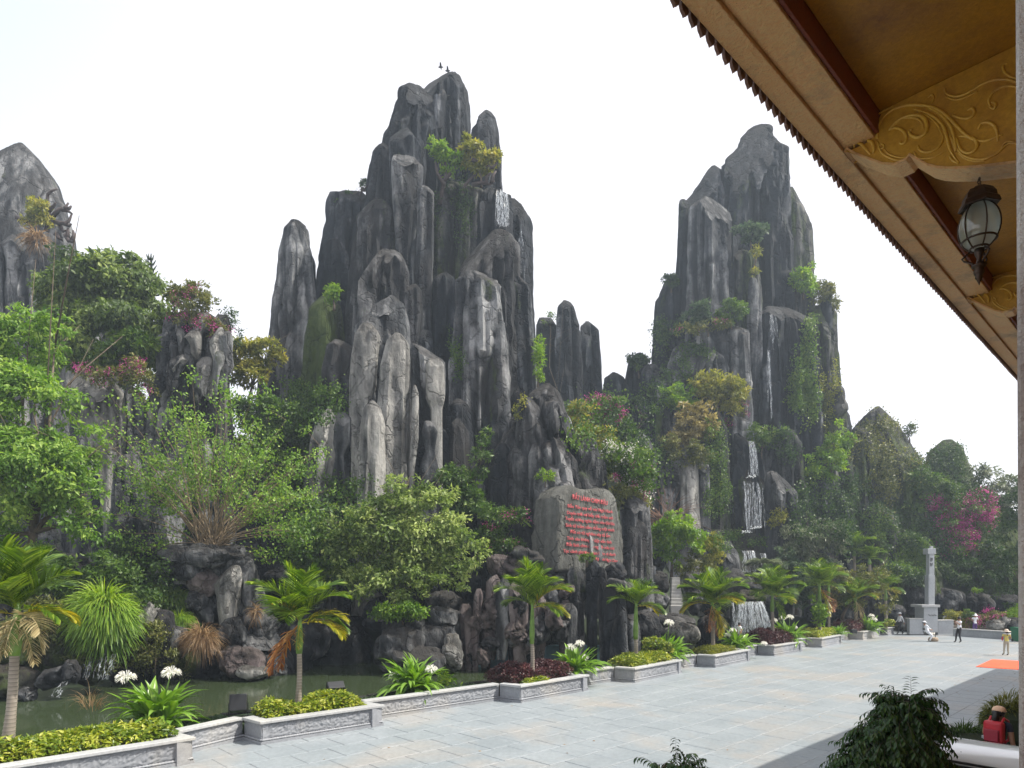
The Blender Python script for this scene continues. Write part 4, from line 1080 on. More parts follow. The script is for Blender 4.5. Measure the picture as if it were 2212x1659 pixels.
# strip of soil between the wall and the pond, following the back of the wall
st = MB()
inner = [v for pr in recess for v in pr] + [p1, p2]
for k in range(len(inner) - 1):
    q0, q1 = inner[k], inner[k + 1]
    nb = -WN
    st.prism([tuple((q0 + nb * .20).xy), tuple((q1 + nb * .20).xy), tuple((q1 + nb * 1.45).xy), tuple((q0 + nb * 1.45).xy)], -1.0, 0.34 + .002 * (k % 2))
tag(st.build("planting_bed", LAWN), kind="structure")
EDGE = [q + (-WN) * 1.55 for q in inner]
kb = MB(); rr = random.Random(3)
for k in range(len(EDGE) - 1):
    q0, q1 = EDGE[k], EDGE[k + 1]; L_ = (q1 - q0).length; n_ = max(1, int(L_ / .5))
    for q in range(n_):
        p = q0.lerp(q1, (q + .5) / n_) + WN * rr.uniform(-.03, .03)
        kb.box((p.x, p.y, 0.15), (L_ / n_ / 2 - .01, 0.10 + rr.uniform(0, .03), 0.24 + rr.uniform(-.02, .03)), ang + rr.uniform(-.06, .06))
o = kb.build("pond_edging", ROCK_MID, bevel=.03); tag(o, kind="structure")
# ------------------------------------------------------------------ the roof over the camera
EA = Vector((0.94, 3.78, 0))                       # a point of the eave line (plan)
ED = Vector((1.067, 1.0, 0)).normalized()          # along the eave
EN = Vector((ED.y, -ED.x, 0))                      # into the building
ZB = HC + 3.4                                      # underside of the eave beam
ZC = HC + 3.585                                    # soffit
def plaster(name, c1, c2, rough, bst, bs, spec=.5, stain=None):
    m, nt, b, out = new_mat(name)
    n = pos_noise(nt, 2.2, (1, 1, 1), 6, 0.65)
    c = ramp(nt, n, [(0.3, c1), (0.7, c2)]).outputs[0]
    if stain:
        c = mixc(nt, maprange(nt, pos_noise(nt, 1.1, (1, 1, 1), 5, 0.7), .5, .75), c, stain)
    nt.links.new(c, b.inputs["Base Color"]); b.inputs["Roughness"].default_value = rough
    b.inputs["Specular IOR Level"].default_value = spec
    f_ = pos_noise(nt, bs * 2, (1, 1, 1), 5, 0.8)
    nt.links.new(mixc(nt, .45, c, ramp(nt, f_, [(0.35, (0.32, 0.32, 0.32)), (0.65, (0.68, 0.68, 0.68))]).outputs[0], 'OVERLAY'), b.inputs["Base Color"])
    bump(nt, b, pos_noise(nt, bs, (1, 1, 1), 5, 0.75), bst, 0.05)
    return m
TAN = plaster("rough_tan_plaster", (0.88, 0.50, 0.20), (0.92, 0.60, 0.28), 0.34, 1.0, 18, 0.6, (0.25, 0.13, 0.08))
OCHRE = plaster("ochre_soffit_paint", (0.34, 0.165, 0.014), (0.48, 0.24, 0.025), 0.5, 0.25, 20, .4, (0.17, 0.07, 0.02))
GOLD = plaster("ochre_carved_paint", (0.56, 0.33, 0.04), (0.74, 0.46, 0.07), 0.33, 0.2, 14, .6, (0.30, 0.12, 0.03))
REDBR = plaster("red_brown_paint", (0.17, 0.035, 0.018), (0.23, 0.06, 0.03), 0.5, 0.3, 20)
TILE = plaster("clay_roof_tile", (0.14, 0.075, 0.055), (0.22, 0.12, 0.085), 0.6, 0.4, 30)
PILLAR = plaster("white_rough_plaster", (0.62, 0.56, 0.52), (0.85, 0.82, 0.78), 0.4, 1.0, 30, .5, (0.25, 0.14, 0.11))
TA, TB = -7.0, 36.0                                 # extent along the eave

def ep(t, n, z): return EA + ED * t + EN * n + Vector((0, 0, z))
roof = empty("temple_roof", tuple(EA + Vector((0, 0, ZB))), "ochre and tan temple roof eave overhead with a scalloped tile edge", "roof")
def strip(name, prof, mat, t0=TA, t1=TB, parent=roof, closed=True):
    """extrude a profile of (n, z) along the eave"""
    mb = MB(); n = len(prof)
    vs = [ep(t0, a, z) for a, z in prof] + [ep(t1, a, z) for a, z in prof]
    fs = [[k, (k + 1) % n, n + (k + 1) % n, n + k] for k in range(n)]
    fs += [list(range(n))[::-1], list(range(n, 2 * n))]
    mb.add(vs, fs)
    return mb.build(name, mat, parent, bevel=.006)
# eave beam: outer step then a shallower inner step
strip("eave_board", [(0.032, ZB - .005), (0.175, ZB - .005), (0.175, ZB + .16), (0.032, ZB + .16)], TAN)
strip("eave_beam", [(0.178, ZB + .022), (0.40, ZB + .0), (0.40, ZB + .30), (0.178, ZB + .30)], TAN)
strip("inner_board", [(0.403, ZB + .02), (0.43, ZB + .02), (0.43, ZB + .35), (0.403, ZB + .35)], REDBR)
strip("soffit", [(0.433, ZC), (7.5, ZC), (7.5, ZC + .12), (0.433, ZC + .12)], OCHRE)
strip("roof_deck", [(-0.02, ZB + .17), (7.5, ZC + 2.6), (7.5, ZC + 2.9), (-0.02, ZB + .23)], TILE)
# scalloped tile ends
pitch = 0.100
te = MB()
prof = [(-.040, .10), (-.038, .020), (-.040, -.006), (-.030, -.030), (-.010, -.042), (0.0, -.056), (.010, -.042), (.030, -.030), (.040, -.006), (.038, .020), (.040, .10)]
npf = len(prof)
vs = [(x, 0.0, z) for x, z in prof] + [(x, -0.02, z) for x, z in prof]
te.add(vs, [list(range(npf)), list(range(npf, 2 * npf))[::-1]] + [[k, npf + k, npf + (k + 1) % npf, (k + 1) % npf] for k in range(npf)])
te.tube([(0, -.002, .075), (0, -.06, .09)], .036, 10)
te_me = bpy.data.meshes.new("tile_end"); te_me.from_pydata(te.v, [], te.f); te_me.materials.append(TILE)
aE = math.atan2(ED.y, ED.x)
t = -1.2; rr = random.Random(8)
while t < 11.4:
    o = link("tile_end", te_me, None, roof, False)
    w = ep(t, -0.002, ZB + .006 + rr.uniform(-.003, .003))
    o.matrix_parent_inverse = wm(roof).inverted()
    o.location = w; o.rotation_euler = (rr.gauss(0, .03), 0, aE + math.pi + rr.gauss(0, .02))
    o.rotation_euler.z = aE
    t += pitch
# the far hip: the eave ends far out of the frame; walls, floor and inner room of the storey the camera stands in
bld = MB()
def pbox(mb, t0, t1, n0, n1, z0, z1):
    mb.prism([tuple(ep(a, b_, 0).xy) for a, b_ in ((t0, n0), (t1, n0), (t1, n1), (t0, n1))][::-1], z0, z1)
hall = empty("temple_hall", tuple(ep(0, 4, 0)), "ochre temple hall carrying the overhanging roof at the right edge", "building")
b1 = MB(); pbox(b1, TA, 35.5, 4.2, 7.4, 0, ZC - .01); b1.build("wall", OCHRE, hall)
b1 = MB(); pbox(b1, TA, 1.0, 1.25, 4.19, 1.9, 2.15); b1.build("balcony_floor", TAN, hall)
b1 = MB(); pbox(b1, TA, 1.0, 1.3, 4.19, 0, 1.895); b1.build("balcony_base", OCHRE, hall)
# pillar at the right edge, very near the camera
pb = MB()
x0t, x0b, Yp = (2197 - CX) * 1.35 / F, (2207 - CX) * 1.35 / F, 1.35
zt, zb = ZC - .004, 2.15
vs = [(x0b, Yp, zb), (x0b + .42, Yp - .35, zb), (x0b + .75, Yp + .05, zb), (x0b + .33, Yp + .42, zb),
      (x0t - .014, Yp, zt), (x0t + .42, Yp - .35, zt), (x0t + .75, Yp + .05, zt), (x0t + .33, Yp + .42, zt)]
pb.add(vs, [[0, 1, 2, 3][::-1], [4, 5, 6, 7], [0, 1, 5, 4], [1, 2, 6, 5], [2, 3, 7, 6], [3, 0, 4, 7]])
pil = pb.build("pillar", PILLAR, hall, bevel=.02)

# carved cross beams
def beam_pt(px, py, off=0.0):
    """the (s, z) of the near face of the first cross beam seen at px, py"""
    dirv = Vector(((px - CX) / F, 1.0, (HY - py) / F))
    o = Vector((0, 0, HC)); base = ep(T1, 0.40, 0)
    k = (base - o).dot(ED) / dirv.dot(ED)
    w = o + dirv * k
    return ((w - base).dot(EN), w.z)
w0 = Vector((2.77, 4.94, 0)); T1 = (w0 - EA).dot(ED)
def bpt(s, z, out=0.0, t1=None):
    return ep((T1 if t1 is None else t1) - out, 0.40 + s, z)
def VP5(x, y): return (1819 + x * .1828, 121 + y * .1828)
low = [beam_pt(*VP5(x, y)) for x, y in [(30, 1060), (60, 1110), (170, 1175), (330, 1235), (480, 1290), (620, 1300), (760, 1235), (800, 1180), (900, 1240), (1010, 1305), (1130, 1335), (1260, 1345), (1420, 1340), (1600, 1330), (1850, 1300), (2100, 1270)]]
low += [(1.25, low[-1][1] - .01), (3.78, low[-1][1] - .02)]
low[0] = (low[0][0], ZB - .012)
up = [(3.78, ZC - .004), (0.035, ZC - .004), (0.035, ZB - .012)]
WID = 0.19
def make_corbel():
    root = empty("carved_beam", tuple(bpt(0, ZB)), "carved ochre cross beam with acanthus scrolls above the hanging lantern", "carved beam", "carved cross beams under the eave")
    mb = MB()
    prof = low + up
    n = len(prof)
    vs = [bpt(s, z) for s, z in prof] + [bpt(s, z, -WID) for s, z in prof]
    # caps as a strip of quads between low curve and the top line to stay planar and simple
    fs = []
    top = [(max(s, .035) if s > .035 else s, ZC - .004 if s >= .035 else ZB - .012) for s, z in low]
    for side, off in ((0, 0.0), (1, -WID)):
        for k in range(len(low) - 1):
            a, b2, c, d = bpt(*low[k], off), bpt(*low[k + 1], off), bpt(*top[k + 1], off), bpt(*top[k], off)
            o_ = len(mb.v)
            mb.add([a, b2, c, d], [[0, 1, 2, 3] if side == 0 else [3, 2, 1, 0]])
    mb.build("beam_face", OCHRE_FACE, root)
    ub = MB()
    for k in range(len(low) - 1):
        ub.add([bpt(*low[k], 0.012), bpt(*low[k + 1], 0.012), bpt(*low[k + 1], -WID - .012), bpt(*low[k], -WID - .012),
                bpt(low[k][0], low[k][1] + .018, 0.012), bpt(low[k + 1][0], low[k + 1][1] + .018, 0.012), bpt(low[k + 1][0], low[k + 1][1] + .018, -WID - .012), bpt(low[k][0], low[k][1] + .018, -WID - .012)],
               [[3, 2, 1, 0], [0, 1, 5, 4], [2, 3, 7, 6], [4, 5, 6, 7]])
    u_ = ub.build("beam_underside", TAN, root)
    curves = [
        ([(420, 980), (425, 870), (470, 760), (540, 680), (640, 620), (800, 580), (1000, 590), (1130, 630), (1250, 720), (1350, 820), (1450, 920), (1560, 990), (1700, 1005), (1840, 950), (1900, 930)], 22),
        ([(560, 870), (650, 770), (780, 710), (900, 700), (980, 745), (1010, 840), (980, 920), (900, 965), (820, 940), (795, 890), (830, 870)], 26),
        ([(590, 850), (700, 750), (800, 730), (880, 740), (940, 790), (960, 860)], 12),
        ([(550, 880), (620, 850), (700, 870), (755, 930), (760, 1000), (720, 1040), (685, 1025), (700, 1005)], 20),
        ([(900, 1060), (910, 1100), (960, 1135), (1040, 1135), (1130, 1090), (1180, 1020), (1200, 940)], 18),
        ([(850, 1130), (880, 1190), (950, 1215), (1080, 1200), (1200, 1140)], 14),
        ([(850, 630), (980, 665), (1100, 730), (1190, 820), (1235, 940), (1265, 1060), (1305, 1160), (1380, 1265)], 20),
        ([(1020, 610), (1150, 680), (1260, 800), (1320, 930), (1345, 1100), (1330, 1130)], 20),
        ([(900, 660), (1040, 730), (1130, 820), (1180, 930)], 12),
        ([(1350, 1080), (1420, 1165), (1520, 1210), (1640, 1225), (1760, 1190), (1860, 1130), (1960, 1040), (2080, 1035)], 18),
        ([(1370, 1140), (1450, 1210), (1560, 1245), (1700, 1240)], 12),
        ([(1610, 870), (1640, 805), (1720, 785), (1800, 825), (1835, 915), (1840, 1010)], 20),
        ([(1210, 380), (1240, 450), (1340, 480), (1450, 455), (1560, 395), (1680, 325), (1800, 285), (1950, 280), (2080, 320)], 20),
        ([(1230, 480), (1330, 520), (1460, 490), (1600, 420)], 12),
        ([(1750, 600), (1735, 520), (1790, 430), (1880, 375), (1980, 355), (2080, 375)], 18),
        ([(1740, 600), (1800, 625), (1815, 565), (1770, 545)], 16),
        ([(1480, 645), (1540, 620), (1565, 675), (1500, 735), (1400, 735), (1310, 700)], 20),
        ([(1960, 90), (1910, 110), (1910, 170), (1960, 230), (2070, 275)], 18),
        ([(1350, 960), (1400, 1100), (1480, 1150), (1560, 1125), (1600, 1060), (1570, 985), (1480, 955), (1380, 950)], 22),
        ([(500, 1100), (560, 1165), (680, 1200), (780, 1195)], 14), ([(420, 1010), (460, 1130), (540, 1195), (660, 1235), (770, 1215)], 16),
        ([(30, 1085), (50, 1040), (100, 1022), (145, 1045), (140, 1085)], 16), ([(170, 1030), (230, 1045), (280, 1100), (335, 1165)], 22),
        ([(300, 1000), (350, 1020), (380, 1080), (375, 1150)], 26), ([(600, 650), (600, 575), (530, 535), (450, 550), (430, 600)], 14),
        ([(1050, 575), (1085, 500), (1060, 460), (1015, 500)], 14), ([(440, 1070), (460, 1040), (500, 1060), (480, 1095), (450, 1090)], 14),
        ([(1880, 1090), (1920, 1030), (1990, 1010), (2080, 1050)], 14), ([(1270, 930), (1310, 1010), (1330, 1110)], 14), ([(1270, 1180), (1310, 1240), (1380, 1270)], 16),
    ]
    for cv, wpx in curves:
        pts = [beam_pt(*VP5(x, y)) for x, y in cv]
        # smooth by Catmull-Rom
        out = []
        for i in range(len(pts) - 1):
            p0, p1, p2, p3 = pts[max(i - 1, 0)], pts[i], pts[i + 1], pts[min(i + 2, len(pts) - 1)]
            for q in range(4):
                tq = q / 4
                out.append(tuple(0.5 * ((2 * p1[c]) + (-p0[c] + p2[c]) * tq + (2 * p0[c] - 5 * p1[c] + 4 * p2[c] - p3[c]) * tq ** 2 + (-p0[c] + 3 * p1[c] - 3 * p2[c] + p3[c]) * tq ** 3) for c in (0, 1)))
        out.append(pts[-1])
        n_ = len(out)
        rad = [max(.35, math.sin(math.pi * (0.12 + .8 * k / n_)) ** .6) * wpx * .00052 for k in range(n_)]
        tb = MB(); tb.tube([bpt(s, min(z, ZC - .02), rad[k] * .35) for k, (s, z) in enumerate(out)], rad, 8)
        tb.build("scroll", GOLD, root, True)
    return root
OCHRE_FACE = plaster("ochre_beam_paint", (0.46, 0.25, 0.03), (0.60, 0.34, 0.045), 0.38, 0.15, 12, .55, (0.27, 0.11, 0.03))
corb = make_corbel()
DT = 3.86
c2 = dup(corb, loc=corb.location + ED * DT, label="carved ochre cross beam farther along the eave, below and right of the lantern")
c0 = dup(corb, loc=corb.location - ED * DT, label="carved ochre cross beam overhead, out of the top of the view")
c3 = dup(corb, loc=corb.location + ED * DT * 2, label="farthest carved ochre cross beam hidden past the right edge")
for o_ in (c0, c3):
    for ch in list(o_.children): bpy.data.objects.remove(ch)
    bpy.data.objects.remove(o_)

# hanging lantern
LP = Vector((3.28, 4.55, 0))
zt = HC + 2.86
IRON = simple("bronze_brown_iron", (0.055, 0.035, 0.025), 0.42, 0.6, var=.3, vscale=20)
m, nt, b, out = new_mat("lantern_glass")
gl = nt.nodes.new("ShaderNodeBsdfGlass"); gl.inputs["Color"].default_value = (.80, .86, .84, 1); gl.inputs["Roughness"].default_value = 0.08; gl.inputs["IOR"].default_value = 1.12
df = nt.nodes.new("ShaderNodeBsdfTranslucent"); df.inputs["Color"].default_value = (.80, .84, .80, 1)
gs = nt.nodes.new("ShaderNodeBsdfGlossy"); gs.inputs["Roughness"].default_value = .05
m1 = nt.nodes.new("ShaderNodeMixShader"); m1.inputs[0].default_value = .42
m2 = nt.nodes.new("ShaderNodeMixShader"); m2.inputs[0].default_value = .10
nt.links.new(gl.outputs[0], m1.inputs[1]); nt.links.new(df.outputs[0], m1.inputs[2])
nt.links.new(m1.outputs[0], m2.inputs[1]); nt.links.new(gs.outputs[0], m2.inputs[2]); nt.links.new(m2.outputs[0], out.inputs[0])
GLASS = m
lamp = empty("hanging_lantern", (LP.x, LP.y, zt), "round glass lantern in a brown iron cage hanging under the carved beam", "lantern")
def lz(py): return HC + (HY - py) * LP.y / F
c = (LP.x, LP.y, 0)
mb = MB()
for k in range(3):
    z = lz(388 + k * 5.5)
    pts = [Vector((LP.x + .012 * math.cos(a) * (k % 2), LP.y + .012 * math.cos(a) * ((k + 1) % 2), z + .013 * math.sin(a))) for a in [i * math.pi / 5 for i in range(11)]]
    mb.tube(pts, .0028, 5)
mb.tube([(LP.x, LP.y, lz(383)), (LP.x, LP.y, lz(390))], .004, 6)
mb.build("chain", IRON, lamp, True)
mb = MB(); mb.lathe([(.012, lz(402)), (.035, lz(404)), (.05, lz(409)), (.080, lz(412)), (.100, lz(422)), (.106, lz(432)), (.118, lz(436)), (.128, lz(446)), (.120, lz(448)), (.09, lz(444))][::-1], c, 6, rot=.25)
mb.build("hood", IRON, lamp)
zc, zr, R_ = lz(489), (lz(436) - lz(541)) / 2, 0.120
mb = MB(); mb.lathe([(R_ * math.sin(a), zc - zr * math.cos(a)) for a in np.linspace(.42, math.pi - .5, 18)], c, 32)
mb.build("glass_globe", GLASS, lamp, True)
for k in range(6):
    a = k * math.pi / 3 + .25
    mb = MB(); mb.tube([(LP.x + math.cos(a) * (R_ + .006) * math.sin(q), LP.y + math.sin(a) * (R_ + .006) * math.sin(q), zc - (zr + .004) * math.cos(q)) for q in np.linspace(.40, math.pi - .55, 12)], .0052, 6)
    mb.build("rib", IRON, lamp, True)
mb = MB()
for q, rr_ in ((.95, 1.0), (.45, 1.0)):
    mb.tube([(LP.x + math.cos(a) * (R_ + .007) * math.sin(q), LP.y + math.sin(a) * (R_ + .007) * math.sin(q), zc - zr * math.cos(q)) for a in np.linspace(0, 2 * math.pi, 25)], .007, 6)
mb.build("band", IRON, lamp, True)
mb = MB()
for k in range(3):
    a = k * 2 * math.pi / 3 + .5
    e1 = Vector((math.cos(a), math.sin(a), 0))
    L0 = Vector(c)
    mb.tube([L0 + e1 * .055 + Vector((0, 0, lz(541))), L0 + e1 * .10 + Vector((0, 0, lz(553))), L0 + e1 * .085 + Vector((0, 0, lz(559))), L0 + e1 * .04 + Vector((0, 0, lz(566))), L0 + e1 * .03 + Vector((0, 0, lz(573)))], .007, 6)
mb.build("bracket", IRON, lamp, True)
mb = MB(); mb.lathe([(r, lz(y)) for y, r in ((538, .03), (548, .028), (560, .012), (570, .020), (573, .048), (577, .040), (580, .030), (588, .034), (592, .030), (596, .022), (600, .026), (604, .016), (612, .006), (616, .002))][::-1], c, 14)
mb.build("finial", IRON, lamp, True)
# thin electric cable along the beam
mb = MB(); mb.tube([bpt(.62, low[10][1] - .012, -.09), bpt(.9, low[12][1] - .016, -.09), bpt(1.3, low[14][1] - .018, -.09)], .003, 5)
tag(mb.build("cable", IRON), "thin black electric cable stapled along the underside of the carved beam", "cable")
# ------------------------------------------------------------------ foliage
RG = np.random.default_rng(11)
def leaf_geometry(pos, nrm, direc, length, width, fold=0.25):
    """folded rhombic leaves, all arrays (n,3)/(n,)"""
    d = direc / (np.linalg.norm(direc, axis=1)[:, None] + 1e-9)
    s = np.cross(d, nrm); s /= (np.linalg.norm(s, axis=1)[:, None] + 1e-9)
    up = np.cross(s, d)
    L = length[:, None]; W = width[:, None]
    b = pos; t = pos + d * L - up * L * 0.15
    m1 = pos + d * L * .45 + s * W * .5 + up * W * fold * .5
    m2 = pos + d * L * .45 - s * W * .5 + up * W * fold * .5
    V = np.stack([b, m1, t, m2], 1).reshape(-1, 3)
    n = len(pos)
    i = np.arange(n)[:, None] * 4
    T = np.concatenate([i + np.array([[0, 1, 2]]), i + np.array([[0, 2, 3]])], 1).reshape(-1, 3)
    return V, T

def leaves_mesh(name, pos, nrm, direc, length, width, tint, mat, parent=None, fold=.25, kind="stuff", wc=True):
    V, T = leaf_geometry(pos, nrm, direc, length, width, fold)
    me = mesh_np(name, V, T, False, {"tint": np.repeat(np.clip(tint, 0, 1), 4)})
    o = link(name, me, mat, parent, wc)
    if kind: o["kind"] = kind
    return o

def unit(v): return v / (np.linalg.norm(v, axis=1)[:, None] + 1e-9)

def crown_points(blobs, Y, n, clump=0.35, shell=0.62, dfac=0.9, nclump=26, gap=0.25, spread=None):
    """leaf positions in clumps over the shells of several ellipsoids; blobs: (px,py,rpx,rpy[,dY])"""
    s = Y / F
    cen, rad = [], []
    for b in blobs:
        dy = b[4] if len(b) > 4 else 0.0
        c = P(b[0], b[1], Y + dy); r = (b[2] * s, (b[2] + b[3]) / 2 * s * dfac, b[3] * s)
        cen.append(c); rad.append(r)
    cen = np.array([tuple(c) for c in cen]); rad = np.array(rad)
    area = (rad[:, 0] * rad[:, 2]); pr = area / area.sum()
    K = int(nclump * len(blobs))
    bi = RG.choice(len(blobs), K, p=pr)
    d = unit(RG.normal(size=(K, 3)))
    # a few clumps more at the camera side and the top than at the far side
    d[:, 1] = np.where(RG.random(K) < .65, -np.abs(d[:, 1]), d[:, 1])
    d[:, 2] = np.where(RG.random(K) < .25, np.abs(d[:, 2]), d[:, 2])
    rr_ = shell + (1 - shell) * RG.random(K) ** .6
    rr_ = rr_ * (1 + 0.14 * RG.normal(size=K))
    cc = cen[bi] + d * rad[bi] * rr_[:, None]
    cr = rad[bi].mean(1) * clump * RG.uniform(.6, 1.35, K)
    w = cr ** 2 * (RG.random(K) > gap * .5); w = w / w.sum()
    ci = RG.choice(K, n, p=w)
    e = unit(RG.normal(size=(n, 3)))
    e[:, 2] = np.where(RG.random(n) < .4, np.abs(e[:, 2]), e[:, 2])
    rad2 = (0.35 + .75 * RG.random(n)) * cr[ci]
    off = e * rad2[:, None] * np.array([1.15, 1.15, .72])
    pos = cc[ci] + off
    out = unit(e + 0.7 * d[ci] + np.array([0, 0, .25]))
    ctint = RG.normal(size=K) * .16
    return pos, out, ctint[ci], bi[ci], cen, rad

def trunk(parent, base, tops, r0, mat=BARK, name="trunk", limbs=True, seed=0):
    rs = random.Random(seed + 5)
    base = Vector(base); c = Vector((0, 0, 0))
    for t in tops: c += Vector(t)
    c /= len(tops)
    fork = base.lerp(c, .45); fork.z = base.z + (c.z - base.z) * .45
    mb = MB()
    mid = base.lerp(fork, .5) + Vector((rs.uniform(-.15, .15), rs.uniform(-.1, .1), 0)) * (fork - base).length * .4
    mb.tube([base - Vector((0, 0, .3)), base, mid, fork], [r0 * 1.3, r0 * 1.1, r0 * .85, r0 * .7], 8)
    o = mb.build(name, mat, parent, True)
    lb = MB()
    for t in tops:
        t = Vector(t); m_ = fork.lerp(t, .5) + Vector((rs.uniform(-.2, .2), rs.uniform(-.2, .2), rs.uniform(0, .25))) * (t - fork).length * .4
        lb.tube([fork, m_, t], [r0 * .55, r0 * .3, r0 * .1], 6)
        for q in range(5):
            a = fork.lerp(m_, .5 + .1 * q) if q < 2 else m_.lerp(t, (q - 1) * .28)
            e_ = t + Vector((rs.uniform(-1, 1), rs.uniform(-1, 1), rs.uniform(-.5, 1))) * (t - fork).length * .45
            lb.tube([a, a.lerp(e_, .5) + Vector((0, 0, .1)), e_], [r0 * .2, r0 * .12, r0 * .04], 4)
    if limbs:
        lb.build("branches", mat, parent, True)
    return o

def tree(name, label, cat, Y, blobs, n, mat, leaf=0.16, asp=0.42, base=None, r0=0.12, clump=.34, nclump=28, gap=.25, shell=.6, droop=.2, tint=.5,
         mats2=None, group=None, bark=None, dfac=.85, limbs=True):
    bx = base if base else (blobs[0][0], blobs[0][1] + blobs[0][3] * 1.2)
    bp = P(bx[0], bx[1], Y)
    root = empty(name, tuple(bp), label, cat, group)
    pos, out, ct, bi, cen, rad = crown_points(blobs, Y, n, clump, shell, dfac, nclump, gap)
    k = len(pos)
    dr = unit(RG.normal(size=(k, 3)) * .8 + out * .7 + np.array([0, 0, -droop * 2]))
    nr = unit(out + RG.normal(size=(k, 3)) * .55 + np.array([0, 0, .4]))
    L = leaf * np.clip(np.exp(RG.normal(size=k) * .38), .35, 2.0)
    tt = tint + ct + RG.normal(size=k) * .17
    leaves_mesh("crown", pos, nr, dr, L, L * asp * RG.uniform(.8, 1.2, k), tt, mat, root)
    if mats2:
        for (m2, frac, nm, tl) in mats2:
            q = int(n * frac)
            # blossom clusters sit on the outside of the crown
            K = max(4, q // 22)
            b2 = RG.integers(0, len(cen), K); d2 = unit(RG.normal(size=(K, 3)) + np.array([0, -.9, .5]))
            cc = cen[b2] + d2 * rad[b2] * RG.uniform(.92, 1.1, K)[:, None]
            ci = RG.integers(0, K, q)
            p2 = cc[ci] + RG.normal(size=(q, 3)) * leaf * .9
            leaves_mesh(nm, p2, unit(RG.normal(size=(q, 3)) + np.array([0, -.5, .6])), unit(RG.normal(size=(q, 3))), leaf * .55 * RG.uniform(.6, 1.2, q), leaf * .5 * RG.uniform(.6, 1.2, q), RG.random(q), m2, root)
    tops = [Vector(tuple(c)) for c in cen]
    trunk(root, bp, tops, r0, bark or BARK, limbs=limbs, seed=k)
    return root

# --- left side
tree("broadleaf_tree", "big bright green tree filling the left edge above the nearest palm", "tree", 25, [
    (40, 760, 75, 85, 1.5), (120, 720, 42, 50, 1), (70, 880, 100, 80), (160, 960, 60, 60), (60, 1020, 110, 90, -.5), (175, 1060, 60, 55), (90, 1130, 90, 60), (200, 1130, 42, 42), (10, 1160, 50, 70), (-40, 900, 80, 180, 1)],
    52000, G_LIME, .16, .42, base=(60, 1300), r0=.2, clump=.27, nclump=34, gap=.25, droop=.3, tint=.52)
tree("dense_tree", "large dense olive green tree on the cliff left, below the smooth grey mountain", "tree", 36, [
    (225, 640, 100, 75), (300, 650, 62, 78, .5), (160, 650, 80, 60, .5), (270, 592, 50, 36), (200, 600, 40, 26), (220, 740, 125, 70, -.6), (325, 720, 42, 70), (140, 700, 60, 50), (290, 800, 50, 40, -.8)],
    42000, G_TREE, .25, .42, base=(225, 830), r0=.28, clump=.26, nclump=40, gap=.05, limbs=False, droop=.6, tint=.42)
tree("leafy_tree", "mid green tree low on the cliff edge overhanging the pink flowers", "tree", 34, [(300, 745, 40, 30), (260, 770, 45, 26), (200, 790, 40, 22)], 4500, G_MID, .2, .4, base=(260, 820), r0=.08)
tree("bougainvillea", "pink flowering bougainvillea spilling over the pale cliff column at left", "flowering shrub", 32.5, [(235, 815, 40, 20), (200, 805, 24, 14), (290, 800, 26, 24), (310, 830, 24, 34), (175, 800, 16, 12)], 3000, G_OLIVE, .12, .5, base=(240, 835), r0=.03,
     mats2=[(G_PINK, .28, "blossom", 1)], gap=.4)
tree("bougainvillea", "pink flowering bougainvillea on top of the pitted grey cliff", "flowering shrub", 34, [(440, 705, 40, 16), (400, 690, 30, 12), (480, 720, 22, 14), (415, 650, 42, 34)], 3200, G_OLIVE, .13, .45, base=(430, 720), r0=.03,
     mats2=[(G_PINK, .2, "blossom", 1)], gap=.5, clump=.25)
tree("wispy_shrub", "thin wispy shrub with blue green leaves at the cliff top beside the sky", "shrub", 35, [(490, 690, 20, 34), (500, 720, 24, 30), (515, 690, 10, 12)], 700, G_BLUE, .14, .4, base=(492, 740), r0=.03, gap=.6, clump=.22)
tree("airy_tree", "airy yellow green tree in the gap between pitted cliff and slim spire", "tree", 38, [(530, 770, 36, 36), (575, 760, 30, 30), (600, 780, 18, 26), (540, 810, 46, 28), (505, 800, 20, 30), (590, 745, 16, 14)],
     6500, G_YELLOW, .2, .42, base=(535, 880), r0=.09, gap=.5, clump=.24, nclump=34)
tree("thicket", "dense mid green thicket at the foot of the slim spire", "thicket", 37, [(580, 900, 60, 40), (530, 920, 50, 50), (610, 960, 40, 60), (640, 920, 30, 34), (560, 1000, 60, 60)], 12000, G_MID, .2, .42, base=(580, 1050), r0=.1, tint=.35)
